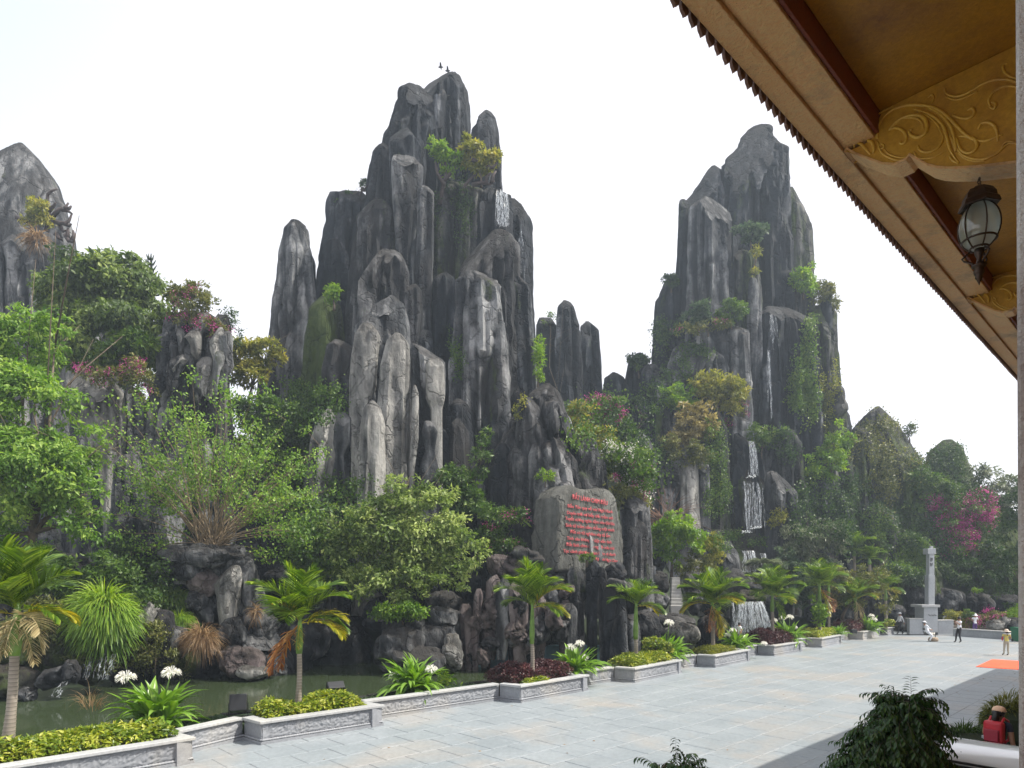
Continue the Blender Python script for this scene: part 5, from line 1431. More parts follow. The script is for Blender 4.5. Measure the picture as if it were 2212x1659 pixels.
# bushy multi-stem shrub on the rock tower
def stem_shrub():
    Y = 28.4
    bp = P(455, 1180, Y)
    root = empty("multi_stem_shrub", tuple(bp), "many stemmed bare based shrub fanning out on top of the rock tower", "shrub")
    rs = random.Random(4); mb = MB(); tips = []
    for k in range(110):
        a = rs.gauss(0.05, .62); a = max(-1.45, min(1.5, a))
        ln = rs.uniform(.55, 1.0) * (330 * math.cos(a * .75) + 30) * Y / F
        dy = rs.uniform(-.9, .9)
        p = Vector(bp) + Vector((rs.uniform(-.5, .5), rs.uniform(-.3, .3), 0)); pts = [p.copy()]
        dirv = Vector((math.sin(a), dy * .5, math.cos(a))).normalized()
        for q in range(6):
            dirv = (dirv + Vector((math.sin(a) * .06, rs.uniform(-.08, .08), -.075 * abs(math.sin(a)) * 1.6 + rs.uniform(-.04, .04)))).normalized()
            p = p + dirv * ln / 6; pts.append(p.copy())
        mb.tube(pts, [.028, .022, .018, .014, .011, .008, .004], 4, cap=False)
        for q in (3, 4, 5, 6):
            tips.append((pts[q], q))
            if rs.random() < .55:
                e_ = pts[q] + Vector((rs.uniform(-.6, .6), rs.uniform(-.6, .6), rs.uniform(-.1, .7)))
                mb.tube([pts[q], e_], [.01, .004], 3, cap=False); tips.append((e_, 6)); tips.append((e_, 6))
    so_ = mb.build("stems", simple("shrub_stems", (0.20, 0.15, 0.09), .85, var=.3, vscale=8), root, True)
    w = np.array([t[1] ** 1.6 for t in tips], float); w /= w.sum(); tp = np.array([tuple(t[0]) for t in tips])
    n = 12000; ci = RG.choice(len(tp), n, p=w)
    e = unit(RG.normal(size=(n, 3)))
    pos = tp[ci] + e * (RG.random(n) ** .6)[:, None] * .42
    leaves_mesh("foliage", pos, unit(e + np.array([.2, -.3, .6])), unit(RG.normal(size=(n, 3)) + np.array([0, 0, -.6])), RG.uniform(.09, .18, n), RG.uniform(.06, .11, n),
                .5 + .2 * RG.normal(size=n) + .12 * (RG.random(len(tp))[ci] - .5), G_LIME, root)
stem_shrub()
tree("round_bush", "big round pale green bush over the pond in the middle", "bush", 30, [
    (870, 1180, 120, 90, .5), (800, 1130, 70, 60), (930, 1120, 80, 70), (880, 1070, 60, 40), (985, 1190, 60, 60), (770, 1200, 70, 60), (860, 1250, 100, 50, -.4), (960, 1250, 60, 36), (720, 1140, 50, 40, .8), (880, 1040, 24, 16)],
    38000, G_SAGE, .15, .48, base=(880, 1330), r0=.1, clump=.24, nclump=38, gap=.25, droop=.2, tint=.52)
tree("low_shrub", "small bright green shrub on the squared rock block under the round bush", "shrub", 28.8, [(860, 1320, 50, 18), (900, 1325, 28, 18), (820, 1330, 28, 12)], 3500, G_BRIGHT, .12, .45, base=(870, 1345), r0=.03, tint=.35)
tree("leafy_shrub", "loose blue green shrub right of the rock tower behind the palm", "shrub", 31, [(665, 1120, 40, 40), (690, 1180, 44, 50), (640, 1090, 30, 24), (720, 1230, 40, 50), (660, 1240, 40, 40)], 6500, G_MID, .16, .5, base=(680, 1290), r0=.05, gap=.45)
tree("leafy_shrub", "dark green shrub clinging between the pale group and the brown hill", "shrub", 34.5, [(985, 1040, 40, 34), (1040, 985, 20, 40), (1005, 1090, 46, 36), (960, 1060, 24, 30), (1050, 940, 12, 20)], 6000, G_MID, .17, .42, base=(1000, 1130), r0=.05, tint=.36)
tree("bougainvillea", "dull pink flowering shrub left of the inscription slab", "flowering shrub", 33, [(1080, 1120, 46, 26), (1120, 1115, 26, 20), (1060, 1160, 40, 26), (1090, 1185, 46, 20)], 4500, G_MID, .13, .42, base=(1085, 1200), r0=.04, mats2=[(G_PINK, .08, "blossom", 1)], tint=.36)
tree("hanging_fern_bush", "small yellow green tuft on the corner left of the inscription slab", "shrub", 33.2, [(1178, 1028, 16, 12)], 500, G_BRIGHT, .12, .3, base=(1178, 1040), r0=.02)
# middle hillside between the mountains
mid = [
    ("tree", "bright green tree right of the brown hill, lowest by the white blossoms", 41, [(1290, 960, 40, 40), (1260, 900, 34, 30), (1310, 1000, 34, 30)], 5000, G_YELLOW, .17, (1290, 1010)),
    ("bougainvillea", "magenta topped flowering bush under the small far mountain", 46, [(1300, 880, 40, 24), (1270, 905, 40, 28), (1330, 900, 22, 22)], 5000, G_MID, .17, (1300, 930)),
    ("shrub", "dark green shrub in the hollow right of the magenta topped bush", 47, [(1350, 930, 34, 24), (1370, 960, 40, 26), (1400, 900, 20, 22), (1330, 1000, 40, 30)], 5500, G_DARK, .18, (1350, 1000)),
    ("white_blossom_tree", "frangipani like tree with white blossoms right of the inscription slab", 38, [(1345, 1000, 46, 32), (1375, 1035, 30, 34), (1320, 980, 24, 18), (1385, 1070, 20, 22)], 6500, G_MID, .19, (1350, 1100)),
    ("trailing_shrub", "dull green trailing shrub with a few red flowers beside the slab corner", 37, [(1350, 1080, 26, 40), (1320, 1050, 18, 24), (1380, 1100, 22, 34)], 3500, G_OLIVE, .14, (1350, 1130)),
    ("tree", "yellow green tree on the ledge of the right mountain, largest there", 53, [(1555, 850, 46, 34), (1520, 830, 28, 22), (1585, 870, 30, 26), (1540, 815, 22, 14)], 6500, G_YELLOW, .24, (1555, 910)),
    ("shrub", "bright green shrub left of the yellow green ledge tree", 53, [(1475, 880, 30, 26), (1450, 855, 26, 20), (1490, 850, 20, 16)], 3600, G_BRIGHT, .2, (1470, 910)),
    ("gold_tree", "golden tan leaved tree in front of the right mountain", 51, [(1500, 920, 40, 30), (1470, 890, 14, 22), (1515, 885, 22, 18), (1530, 930, 30, 20), (1470, 950, 30, 24)], 6000, G_GOLD, .22, (1500, 1010)),
    ("shrub", "olive undergrowth below the golden tree", 50, [(1480, 980, 34, 30), (1510, 990, 30, 24), (1450, 960, 24, 20)], 3500, G_OLIVE, .18, (1480, 1010)),
    ("shrub", "dense dark shrub on the left flank of the right mountain near the gap", 57, [(1380, 785, 20, 18), (1368, 775, 14, 10)], 1400, G_DARK, .2, (1380, 810)),
    ("shrub", "small dark shrub high on the left edge of the right mountain", 57, [(1450, 608, 14, 14), (1438, 604, 8, 10)], 900, G_DARK, .18, (1450, 625)),
    ("tree", "small leafy tree growing from a ledge midway up the right mountain", 55, [(1625, 505, 26, 16), (1600, 498, 16, 12), (1645, 495, 14, 12), (1618, 488, 12, 8)], 2400, G_BLUE, .2, (1622, 530)),
    ("shrub", "trailing tuft under the small ledge tree of the right mountain", 54.6, [(1632, 545, 10, 14), (1628, 590, 9, 10)], 500, G_YELLOW, .16, (1632, 560)),
    ("tree", "dark green shrub pair, left one, on the ledge above pinkish flowers", 54.5, [(1507, 680, 24, 24), (1490, 690, 20, 18), (1520, 672, 14, 14)], 2600, G_BLUE, .2, (1507, 715)),
    ("tree", "dark green shrub pair, right one, on the ledge above pinkish flowers", 54.5, [(1580, 675, 28, 22), (1600, 665, 12, 12), (1560, 690, 22, 16)], 2800, G_MID, .2, (1580, 710)),
    ("bougainvillea", "pinkish flowering shrub along the ledge halfway up the right mountain", 54, [(1530, 705, 30, 10), (1560, 700, 20, 8), (1480, 715, 26, 12)], 1800, G_OLIVE, .16, (1530, 720)),
    ("shrub", "bright shrub growing on the right shoulder of the right mountain, lower one", 56.5, [(1730, 605, 22, 22), (1745, 620, 20, 18), (1722, 592, 14, 10), (1752, 580, 8, 14)], 2600, G_BRIGHT, .2, (1735, 640)),
    ("shrub", "spreading shrub with a tiny conifer silhouette on the far right shoulder", 57, [(1775, 635, 24, 22), (1795, 650, 18, 24), (1760, 625, 14, 14)], 2600, G_OLIVE, .2, (1780, 670)),
    ("tree", "bright green feathery tree right of the upper cascade on the dark cliff", 54, [(1800, 970, 26, 34), (1810, 930, 16, 24), (1780, 1000, 40, 26), (1760, 1030, 34, 24), (1830, 960, 14, 30)], 6500, G_BRIGHT, .2, (1790, 1070)),
    ("shrub", "light green bush just above the upper cascade of the waterfall", 53, [(1638, 940, 20, 26), (1655, 955, 14, 14), (1680, 940, 26, 14), (1628, 960, 10, 24)], 2800, G_MID, .18, (1645, 985)),
    ("bougainvillea", "thin magenta flowering vine beside the narrow waterfall", 54, [(1605, 875, 12, 24), (1600, 900, 16, 12), (1575, 915, 16, 10)], 900, G_OLIVE, .14, (1600, 930)),
    ("tree", "glossy mid green tree directly above the stone steps", 42, [(1455, 1150, 46, 40), (1430, 1180, 34, 40), (1490, 1165, 30, 34), (1460, 1120, 34, 18), (1440, 1210, 30, 20)], 9500, G_BRIGHT, .17, (1450, 1250)),
    ("shrub", "feathery pale green shrub right of the glossy tree by the steps", 42.5, [(1530, 1190, 26, 30), (1550, 1210, 20, 20), (1520, 1230, 34, 20), (1545, 1170, 16, 20)], 4200, G_YELLOW, .14, (1530, 1260)),
    ("shrub", "reddish green low shrub between the glossy tree and the peaked boulder", 42, [(1505, 1215, 26, 20), (1480, 1235, 24, 16)], 2200, G_OLIVE, .13, (1500, 1250)),
    ("bush", "broad grey green bush beyond the lower cascade and the palms", 49, [(1745, 1175, 46, 34), (1710, 1150, 24, 22), (1790, 1160, 40, 30), (1760, 1140, 30, 18), (1720, 1200, 40, 30), (1800, 1200, 30, 26)], 9500, G_SILVER, .17, (1750, 1260)),
    ("bush", "deep green dense bush in shade beneath the grey green bush", 48, [(1720, 1240, 40, 30), (1690, 1220, 24, 40), (1780, 1240, 40, 30), (1700, 1290, 40, 26), (1745, 1290, 30, 30)], 8000, G_BLUE, .17, (1720, 1320)),
    ("bush", "olive round bush behind the tall yellow frond palm", 46, [(1800, 1265, 34, 44), (1850, 1270, 34, 40), (1880, 1240, 34, 24), (1905, 1290, 26, 30)], 6500, G_OLIVE, .15, (1820, 1330)),
    ("shrub", "spiky blue green shrub left of the stone pillar", 52, [(1940, 1240, 30, 22), (1970, 1245, 24, 18), (1915, 1250, 26, 20)], 3600, G_BLUE, .18, (1940, 1275)),
    ("shrub", "light yellow green shrub low on the cliff beside the lower cascade", 50, [(1680, 1115, 14, 24), (1668, 1130, 12, 14)], 1100, G_YELLOW, .15, (1680, 1140)),
    ("tree", "small tuft tree on the right hill crest", 60, [(1965, 930, 8, 12), (1958, 940, 6, 6)], 260, G_DARK, .2, (1965, 950)),
    ("tree", "airy pale green tree against the sky at the far right", 57, [(2140, 1030, 36, 16), (2160, 1065, 40, 22), (2110, 1020, 22, 20), (2180, 1045, 26, 14), (2190, 1090, 26, 26)], 3600, G_SILVER, .24, (2150, 1180)),
    ("bougainvillea", "large magenta bougainvillea mass on the far right hill", 56, [(2080, 1110, 50, 34), (2040, 1130, 34, 44), (2115, 1120, 34, 30), (2060, 1170, 46, 40), (2010, 1090, 26, 26), (2120, 1080, 26, 16)], 10000, G_MID, .2, (2070, 1240)),
    ("tree", "broad leaved pale creeper mass left of the magenta bougainvillea", 55.5, [(1995, 1060, 30, 14), (1970, 1100, 20, 12), (2010, 1045, 30, 20), (2040, 1060, 26, 20), (1990, 1040, 18, 24)], 4500, G_MID, .24, (2000, 1120)),
    ("dark_tree", "tall dark green tree rising past the right edge behind the bin", 50, [(2200, 1150, 40, 60), (2190, 1230, 40, 50), (2230, 1090, 40, 60), (2180, 1280, 34, 26)], 10000, G_DARK, .19, (2200, 1320)),
    ("bush", "dark green undergrowth along the base of the far right hill", 55.5, [(2060, 1230, 60, 30), (2110, 1250, 50, 30), (2000, 1240, 40, 24), (2150, 1230, 34, 34), (2030, 1200, 40, 24), (2130, 1200, 34, 30)], 11000, G_DARK, .2, (2060, 1290)),
    ("shrub", "dark leafy growth in the notch below the small far mountain", 50, [(1230, 900, 30, 24), (1250, 940, 34, 34), (1190, 690, 22, 14, 6), (1220, 880, 14, 14)], 3800, G_MID, .18, (1240, 980)),
    ("shrub", "bright creeper tuft on the right edge of the tallest mountain", 39.5, [(1162, 780, 9, 46), (1168, 740, 8, 14), (1165, 815, 10, 14)], 900, G_BRIGHT, .16, (1162, 830)),
    ("cliff_tree", "sunlit green tree clinging under the summit of the tallest mountain, right part", 41, [(1025, 330, 28, 18), (1050, 350, 24, 18), (1010, 310, 14, 14), (1070, 340, 12, 18), (1035, 365, 26, 12), (1000, 350, 12, 10)], 4200, G_YELLOW, .18, (1040, 395)),
    ("cliff_tree", "sunlit green tree under the summit of the tallest mountain, left part", 41, [(945, 325, 20, 14), (960, 340, 16, 14), (935, 305, 12, 8), (985, 345, 24, 10), (965, 375, 18, 10)], 2600, G_BRIGHT, .17, (960, 395)),
    ("shrub", "small bright shrub on the ledge between slim spire and tallest mountain", 38.3, [(720, 628, 14, 14), (716, 640, 18, 10)], 900, G_BRIGHT, .15, (722, 660)),
    ("shrub", "tiny dark tufts on the left shoulder of the tallest mountain", 42.8, [(752, 422, 8, 8), (724, 434, 6, 5), (790, 400, 10, 12)], 500, G_DARK, .14, (752, 434)),
    ("shrub", "green growth beside the stone slab top right with red blossoms", 36.5, [(1385, 1000, 16, 30), (1400, 1040, 14, 30)], 1500, G_MID, .15, (1390, 1090)),
    ("shrub", "dark ferny growth on the flat rock below the slab's right corner", 32, [(1372, 1270, 26, 12), (1350, 1262, 18, 10), (1395, 1262, 16, 10)], 1800, G_BLUE, .15, (1370, 1285)),
    ("shrub", "low green tuft on top of the dark organ pipe rocks", 31, [(1268, 1205, 16, 8)], 500, G_MID, .1, (1268, 1212)),
]
for nm, lab, Y, bl, n, mt, lf, bs in mid:
    kw = {}
    if nm == "bougainvillea": kw["mats2"] = [(G_PINK, 1.1 if "large" in lab else .10 if "pinkish" in lab else .3, "blossom", 1)]
    if nm == "white_blossom_tree": kw["mats2"] = [(G_WHITE, .35, "blossom", 1)]
    if "red blossoms" in lab or "red flowers" in lab: kw["mats2"] = [(G_PINK, .05, "blossom", 1)]
    tree(nm, lab, "tree" if "tree" in nm else "shrub" if nm in ("shrub", "trailing_shrub") else "flowering shrub" if nm == "bougainvillea" else "bush", Y, bl, n, mt, lf, .42, base=bs,
         r0=.06 if n < 5000 else .11, clump=.28, gap=.3, **kw)
# left foreground growth
def drooping(name, label, px, py, rx, ry, Y, n, mat, L, lean=0.3, up=.5, w=.03, seed=0, cat="fern"):
    """a hanging mass of narrow arching blades"""
    root = empty(name, tuple(P(px, py, Y)), label, cat)
    s = Y / F
    d = unit(RG.normal(size=(n, 3)) * np.array([1, .8, .6]) + np.array([0, -.5, .15]))
    c = np.array(tuple(P(px, py, Y)))
    p = c + d * np.array([rx * s, rx * s * .5, ry * s]) * (RG.random(n) ** .4)[:, None]
    V = []; T = []; tint = []
    dirs = unit(d * .8 + np.array([.25 * lean, -.2, up]))
    segs = 4
    ln = L * RG.uniform(.6, 1.2, n)
    cur = p.copy(); dd = dirs.copy()
    side = unit(np.cross(dd, RG.normal(size=(n, 3))))
    rows_ = []
    for k in range(segs + 1):
        ww = w * (1 - k / (segs + .3)) ** .7
        rows_.append((cur - side * ww, cur + side * ww))
        cur = cur + dd * (ln / segs)[:, None]
        dd = unit(dd + np.array([0, 0, -.55]))
    V = np.stack([r for pr in rows_ for r in pr], 1).reshape(-1, 3)
    m_ = 2 * (segs + 1); base = np.arange(n)[:, None] * m_
    Q = np.concatenate([base + np.array([[2 * k, 2 * k + 1, 2 * k + 3, 2 * k + 2]]) for k in range(segs)], 1).reshape(-1, 4)
    t = .5 + .2 * RG.normal(size=n) + .25 * d[:, 2]
    me = mesh_np("blades", V, Q, False, {"tint": np.repeat(np.clip(t, 0, 1), m_)})
    tag(link("blades", me, mat, root), kind="stuff")
    return root
drooping("hanging_fern", "bright green hanging fern mass over the pond at the left", 222, 1345, 48, 60, 23.8, 3000, G_BRIGHT, 1.0, w=.03)
drooping("ornamental_grass", "dry tan tuft of grass on the pond rocks under the rock tower", 435, 1385, 24, 24, 26.2, 900, G_DRY, .8, w=.014, up=.3, cat="grass tuft")
drooping("ornamental_grass", "small dry grass hanging in the rock tower's side hollow", 552, 1325, 6, 20, 27.2, 160, G_DRY, .5, w=.012, up=.0, cat="grass tuft")
drooping("wild_grass", "soft green grass patch on the slope left of the rock tower", 355, 1300, 60, 24, 27.8, 2600, G_MID, .55, w=.016, cat="grass")
drooping("wild_grass", "brighter grass patch trailing down the slope behind the dry tuft", 385, 1345, 30, 16, 27.0, 1200, G_BRIGHT, .45, w=.014, cat="grass")
tree("weedy_shrub", "weedy brownish green undergrowth between nearest palm and hanging fern", "undergrowth", 23.6, [(140, 1370, 50, 60), (190, 1420, 30, 40), (100, 1320, 50, 30), (60, 1380, 50, 50), (250, 1440, 22, 30)], 8000, G_OLIVE, .11, .4, base=(140, 1460), r0=.03, gap=.4, tint=.3)
tree("weedy_shrub", "green shrub mass under the bright left tree above the fern", "undergrowth", 25, [(230, 1240, 40, 40), (180, 1270, 50, 40), (280, 1260, 50, 30, 1), (100, 1250, 60, 50), (300, 1300, 40, 26, 1)], 10000, G_MID, .13, .42, base=(200, 1330), r0=.04, tint=.38)
tree("weedy_shrub", "sparse weeds on the rock bank above the biggest lily", "undergrowth", 25.5, [(335, 1370, 26, 30), (310, 1410, 30, 26), (375, 1420, 20, 24)], 2200, G_OLIVE, .1, .4, base=(335, 1440), r0=.02, gap=.5)
drooping("reed_tuft", "thin seeding reeds at the pond edge left of the biggest lily", 195, 1525, 22, 20, 16.5, 70, G_DRY, .55, w=.006, up=1.6, cat="reeds")
tree("water_weed", "leafy weeds at the water's edge right of the second lily", "weeds", 21.8, [(960, 1475, 14, 26), (935, 1490, 16, 14), (985, 1490, 12, 12)], 900, G_BRIGHT, .1, .35, base=(955, 1505), r0=.015, gap=.5)

# branches of dead roots on the two cliffs
def dead_branches(label, px, py, Y, segs, r=.09):
    root = empty("dead_branch", tuple(P(px, py, Y)), label, "dead branches")
    rs = random.Random(int(px))
    for pts in segs:
        mb = MB(); n = len(pts)
        mb.tube([P(x, y, Y + rs.uniform(-.15, .15)) for x, y in pts], [r * (1 - .65 * k / (n - 1)) for k in range(n)], 6)
        mb.build("branch", BARK_DARK, root, True)
BARK_DARK = simple("dark_bark", (0.055, 0.042, 0.04), .9, var=.4, vscale=5)
dead_branches("knotted dead branches sticking out of the left edge mountain", 120, 470, 42.8, [
    [(100, 500), (108, 470), (102, 440), (103, 420), (112, 412), (124, 408)], [(106, 455), (116, 445), (120, 438)], [(112, 470), (128, 452), (140, 450), (148, 438)],
    [(134, 452), (146, 455), (156, 462)], [(140, 450), (150, 450), (154, 445)], [(118, 478), (130, 482), (142, 482), (150, 476), (155, 462)], [(138, 482), (150, 488), (154, 484)],
    [(126, 478), (132, 492), (136, 500), (142, 498)], [(120, 505), (128, 515), (136, 520)], [(142, 508), (148, 520), (156, 522), (162, 520)], [(146, 514), (146, 500), (148, 492)], [(156, 520), (160, 508), (158, 498)], [(36, 470), (50, 476), (66, 482)], [(62, 460), (66, 474), (68, 500)]], .16)
dead_branches("dark gnarled branches beneath the summit trees of the tallest mountain", 1045, 395, 40.8, [
    [(1000, 420), (1005, 400), (1018, 385), (1030, 375)], [(1020, 400), (1040, 395), (1060, 398), (1068, 390)], [(1050, 396), (1052, 380), (1062, 372)], [(1062, 394), (1066, 376), (1072, 370)],
    [(950, 440), (958, 400), (965, 370), (962, 350)], [(960, 390), (975, 372), (985, 360)], [(960, 400), (945, 375), (940, 350)], [(1020, 345), (1035, 350), (1050, 345)], [(1046, 360), (1064, 362), (1076, 350)]], .14)
dead_branches("small forked dead branch on the left ledge of the tallest mountain", 783, 415, 42.0, [[(776, 424), (782, 412), (780, 402)], [(782, 412), (790, 406), (794, 400)], [(782, 412), (788, 412), (793, 414)]], .07)
tree("cliff_shrub", "yellow green shrub on the dead branches of the left edge mountain", "shrub", 42.6, [(85, 465, 20, 16), (92, 450, 16, 12), (95, 480, 14, 14), (60, 478, 16, 8), (74, 440, 14, 12)], 1900, G_YELLOW, .17, .4, base=(85, 500), r0=.05)
drooping("dry_roots", "brown dry hanging roots under the yellow green shrub on the left mountain", 80, 520, 16, 16, 42.4, 260, G_DRY, 1.0, w=.03, up=0, cat="roots")

# bare bent stems by the steps
root = empty("bare_shrub", tuple(P(1440, 1120, 48)), "bare arching twigs below the golden tree", "shrub")
mb = MB(); rs = random.Random(9)
for k in range(60):
    a = rs.uniform(-1.3, 1.3); p = P(1440 + rs.uniform(-16, 16), 1130, 48); d0 = Vector((math.sin(a), rs.uniform(-.3, .3), math.cos(a))); pts = [p]
    for q in range(5): d0 = (d0 + Vector((.05 * math.sin(a), 0, -.2 + rs.uniform(-.1, .1)))).normalized(); pts.append(pts[-1] + d0 * rs.uniform(.35, .85))
    mb.tube(pts, [.035, .028, .02, .016, .012, .008], 3, cap=False)
tag(mb.build("stems", BARK_RED, root, True), kind="stuff")

# ------------------------------------------------------------------ vines lying on the rock
bpy.context.view_layer.update()
DG = bpy.context.evaluated_depsgraph_get()
def vine(label, areas, n, mat, leaf=.16, out=.06, tintm=.5, name="ivy", cat="ivy", thick=.1, pink=0):
    eye = Vector((0, 0, HC))
    pos, nr, ct = [], [], []
    tot = sum(a[2] * a[3] for a in areas)
    for a in areas:
        k = int(n * a[2] * a[3] / tot) // 6
        nc = max(5, k // 8)
        cx_ = RG.uniform(-1, 1, nc); cy_ = RG.uniform(-1, 1, nc)
        ok = cx_ ** 2 + cy_ ** 2 < 1.1
        cx_, cy_ = cx_[ok], cy_[ok]
        if len(cx_) == 0: cx_, cy_ = np.zeros(1), np.zeros(1)
        ci = RG.integers(0, len(cx_), k)
        sg = .16 + .1 * RG.random(len(cx_))
        xs_ = a[0] + a[2] * (cx_[ci] + RG.normal(size=k) * sg[ci]); ys_ = a[1] + a[3] * (cy_[ci] + RG.normal(size=k) * sg[ci])
        cti = RG.normal(size=len(cx_)) * .15
        for x, y, q in zip(xs_, ys_, ci):
            d_ = Vector(((x - CX) / F, 1, (HY - y) / F)).normalized()
            hit, loc, nn2, idx, ob, mw = SC.ray_cast(DG, eye + d_ * 12, d_)
            if hit and 25 < loc.y < 75:
                if nn2.dot(d_) > 0: nn2 = -nn2
                pos.append(tuple(loc)); nr.append(tuple(nn2)); ct.append(cti[q])
    if not pos: return
    pos = np.repeat(np.array(pos), 6, 0); nr = np.repeat(np.array(nr), 6, 0); ct = np.repeat(np.array(ct), 6); k = len(pos)
    tg = RG.normal(size=(k, 3)); tg -= nr * (tg * nr).sum(1)[:, None]; pos = pos + tg * leaf * 1.1
    h = out + thick * RG.random(k) ** 2 * 3
    pos = pos + nr * h[:, None] + RG.normal(size=(k, 3)) * leaf * .35
    c = pos.mean(0)
    root = empty(name, tuple(c), label, cat)
    L = leaf * RG.uniform(.6, 1.3, k)
    leaves_mesh("foliage", pos, unit(nr + RG.normal(size=(k, 3)) * .45), unit(RG.normal(size=(k, 3)) + np.array([0, 0, -.9])), L, L * .65, tintm + ct + .15 * RG.normal(size=k), mat, root)
    return root
vine("ivy curtain hanging down the right part of the right mountain", [(1740, 800, 18, 80), (1745, 880, 20, 40), (1730, 860, 30, 30), (1752, 740, 10, 60), (1725, 830, 22, 24)], 5200, G_MID, .2)
vine("pale hanging creeper strip near the right edge of the right mountain", [(1790, 900, 12, 60), (1778, 860, 8, 50), (1800, 820, 8, 40)], 1700, G_YELLOW, .16, tintm=.35)
vine("green creeper over the ledge left on the right mountain", [(1430, 740, 24, 26), (1500, 760, 40, 20), (1460, 800, 30, 24), (1410, 860, 30, 30), (1440, 700, 24, 20)], 3600, G_DARK, .2, tintm=.6)
vine("ivy strips climbing the cliff between golden tree and waterfall", [(1548, 990, 16, 90), (1560, 1080, 14, 40), (1530, 1090, 10, 30), (1535, 960, 14, 40)], 3600, G_MID, .17)
vine("ivy covering the crest of the far right green hill", [(1900, 900, 50, 22), (1930, 940, 50, 30), (1880, 970, 40, 40), (1940, 1010, 60, 40), (1900, 1060, 40, 40)], 5500, G_OLIVE, .2, tintm=.45)
vine("ivy covering the second dome of the far right hill", [(2045, 980, 34, 30), (2070, 1020, 40, 34), (2010, 1020, 36, 40), (2110, 1060, 40, 30), (1990, 1000, 30, 40), (2060, 1070, 60, 30)], 6000, G_DARK, .2, tintm=.62)
vine("ivy on the lower front of the far right hill", [(1900, 1120, 34, 30), (1890, 1180, 30, 30), (1960, 1130, 40, 40), (2010, 1160, 40, 40), (1850, 1060, 30, 40)], 6500, G_DARK, .19, tintm=.6)
vine("ivy on the two low mossy domes in front of the far right hill", [(1970, 1190, 34, 34), (1990, 1180, 22, 22), (1895, 1140, 26, 26), (1960, 1220, 40, 20)], 6000, G_MID, .15, tintm=.5)
vine("dark creeper filling the shaded gully right of the waterfalls", [(1760, 1080, 40, 40), (1800, 1110, 40, 50), (1700, 960, 30, 30), (1740, 1130, 30, 40), (1830, 1150, 30, 50)], 6500, G_DARK, .19, tintm=.5)
vine("moss curtain on the tallest mountain below the summit trees", [(985, 420, 30, 50), (1000, 480, 20, 50), (960, 440, 14, 40)], 1500, G_DARK, .13, tintm=.5, thick=.02, out=.02)
vine("moss patch low on the tallest mountain between two columns", [(985, 740, 14, 50), (990, 790, 14, 30)], 900, G_MID, .12, tintm=.3, thick=.02, out=.02)
vine("bright moss cushion on top of the brown hill's left knob", [(1125, 868, 12, 16), (1118, 890, 8, 12)], 300, G_YELLOW, .12, thick=.02, out=.02)
vine("shrubby growth at the foot of the slim spire and mossy column", [(680, 880, 40, 40), (640, 860, 30, 30), (720, 860, 20, 30)], 3000, G_MID, .16, tintm=.35, thick=.3)
vine("creepers over the dark hollow behind the round bush", [(700, 1100, 60, 60), (760, 1060, 40, 30), (640, 1200, 40, 60)], 3500, G_MID, .15, tintm=.3, thick=.25)
vine("thin moss on the left bank rocks", [(60, 1380, 60, 60), (150, 1420, 60, 50), (300, 1390, 50, 50), (380, 1440, 40, 20), (250, 1330, 40, 40)], 5000, G_OLIVE, .09, tintm=.35, thick=.05)
vine("weeds on the shelf behind the hanging fern", [(300, 1230, 60, 30), (330, 1270, 60, 30), (250, 1200, 40, 40)], 3500, G_DARK, .13, tintm=.6, thick=.2)
vine("green growth on the hillside between the right mountain and brown hill", [(1300, 930, 60, 60), (1380, 960, 40, 40), (1340, 880, 50, 30), (1400, 1010, 40, 40)], 3500, G_MID, .2, tintm=.35, thick=.5)
vine("fern drapery on the low cliff beside the middle cascade", [(1590, 1160, 34, 10), (1560, 1170, 24, 16), (1640, 1170, 20, 10)], 1200, G_MID, .14, tintm=.4, thick=.12)
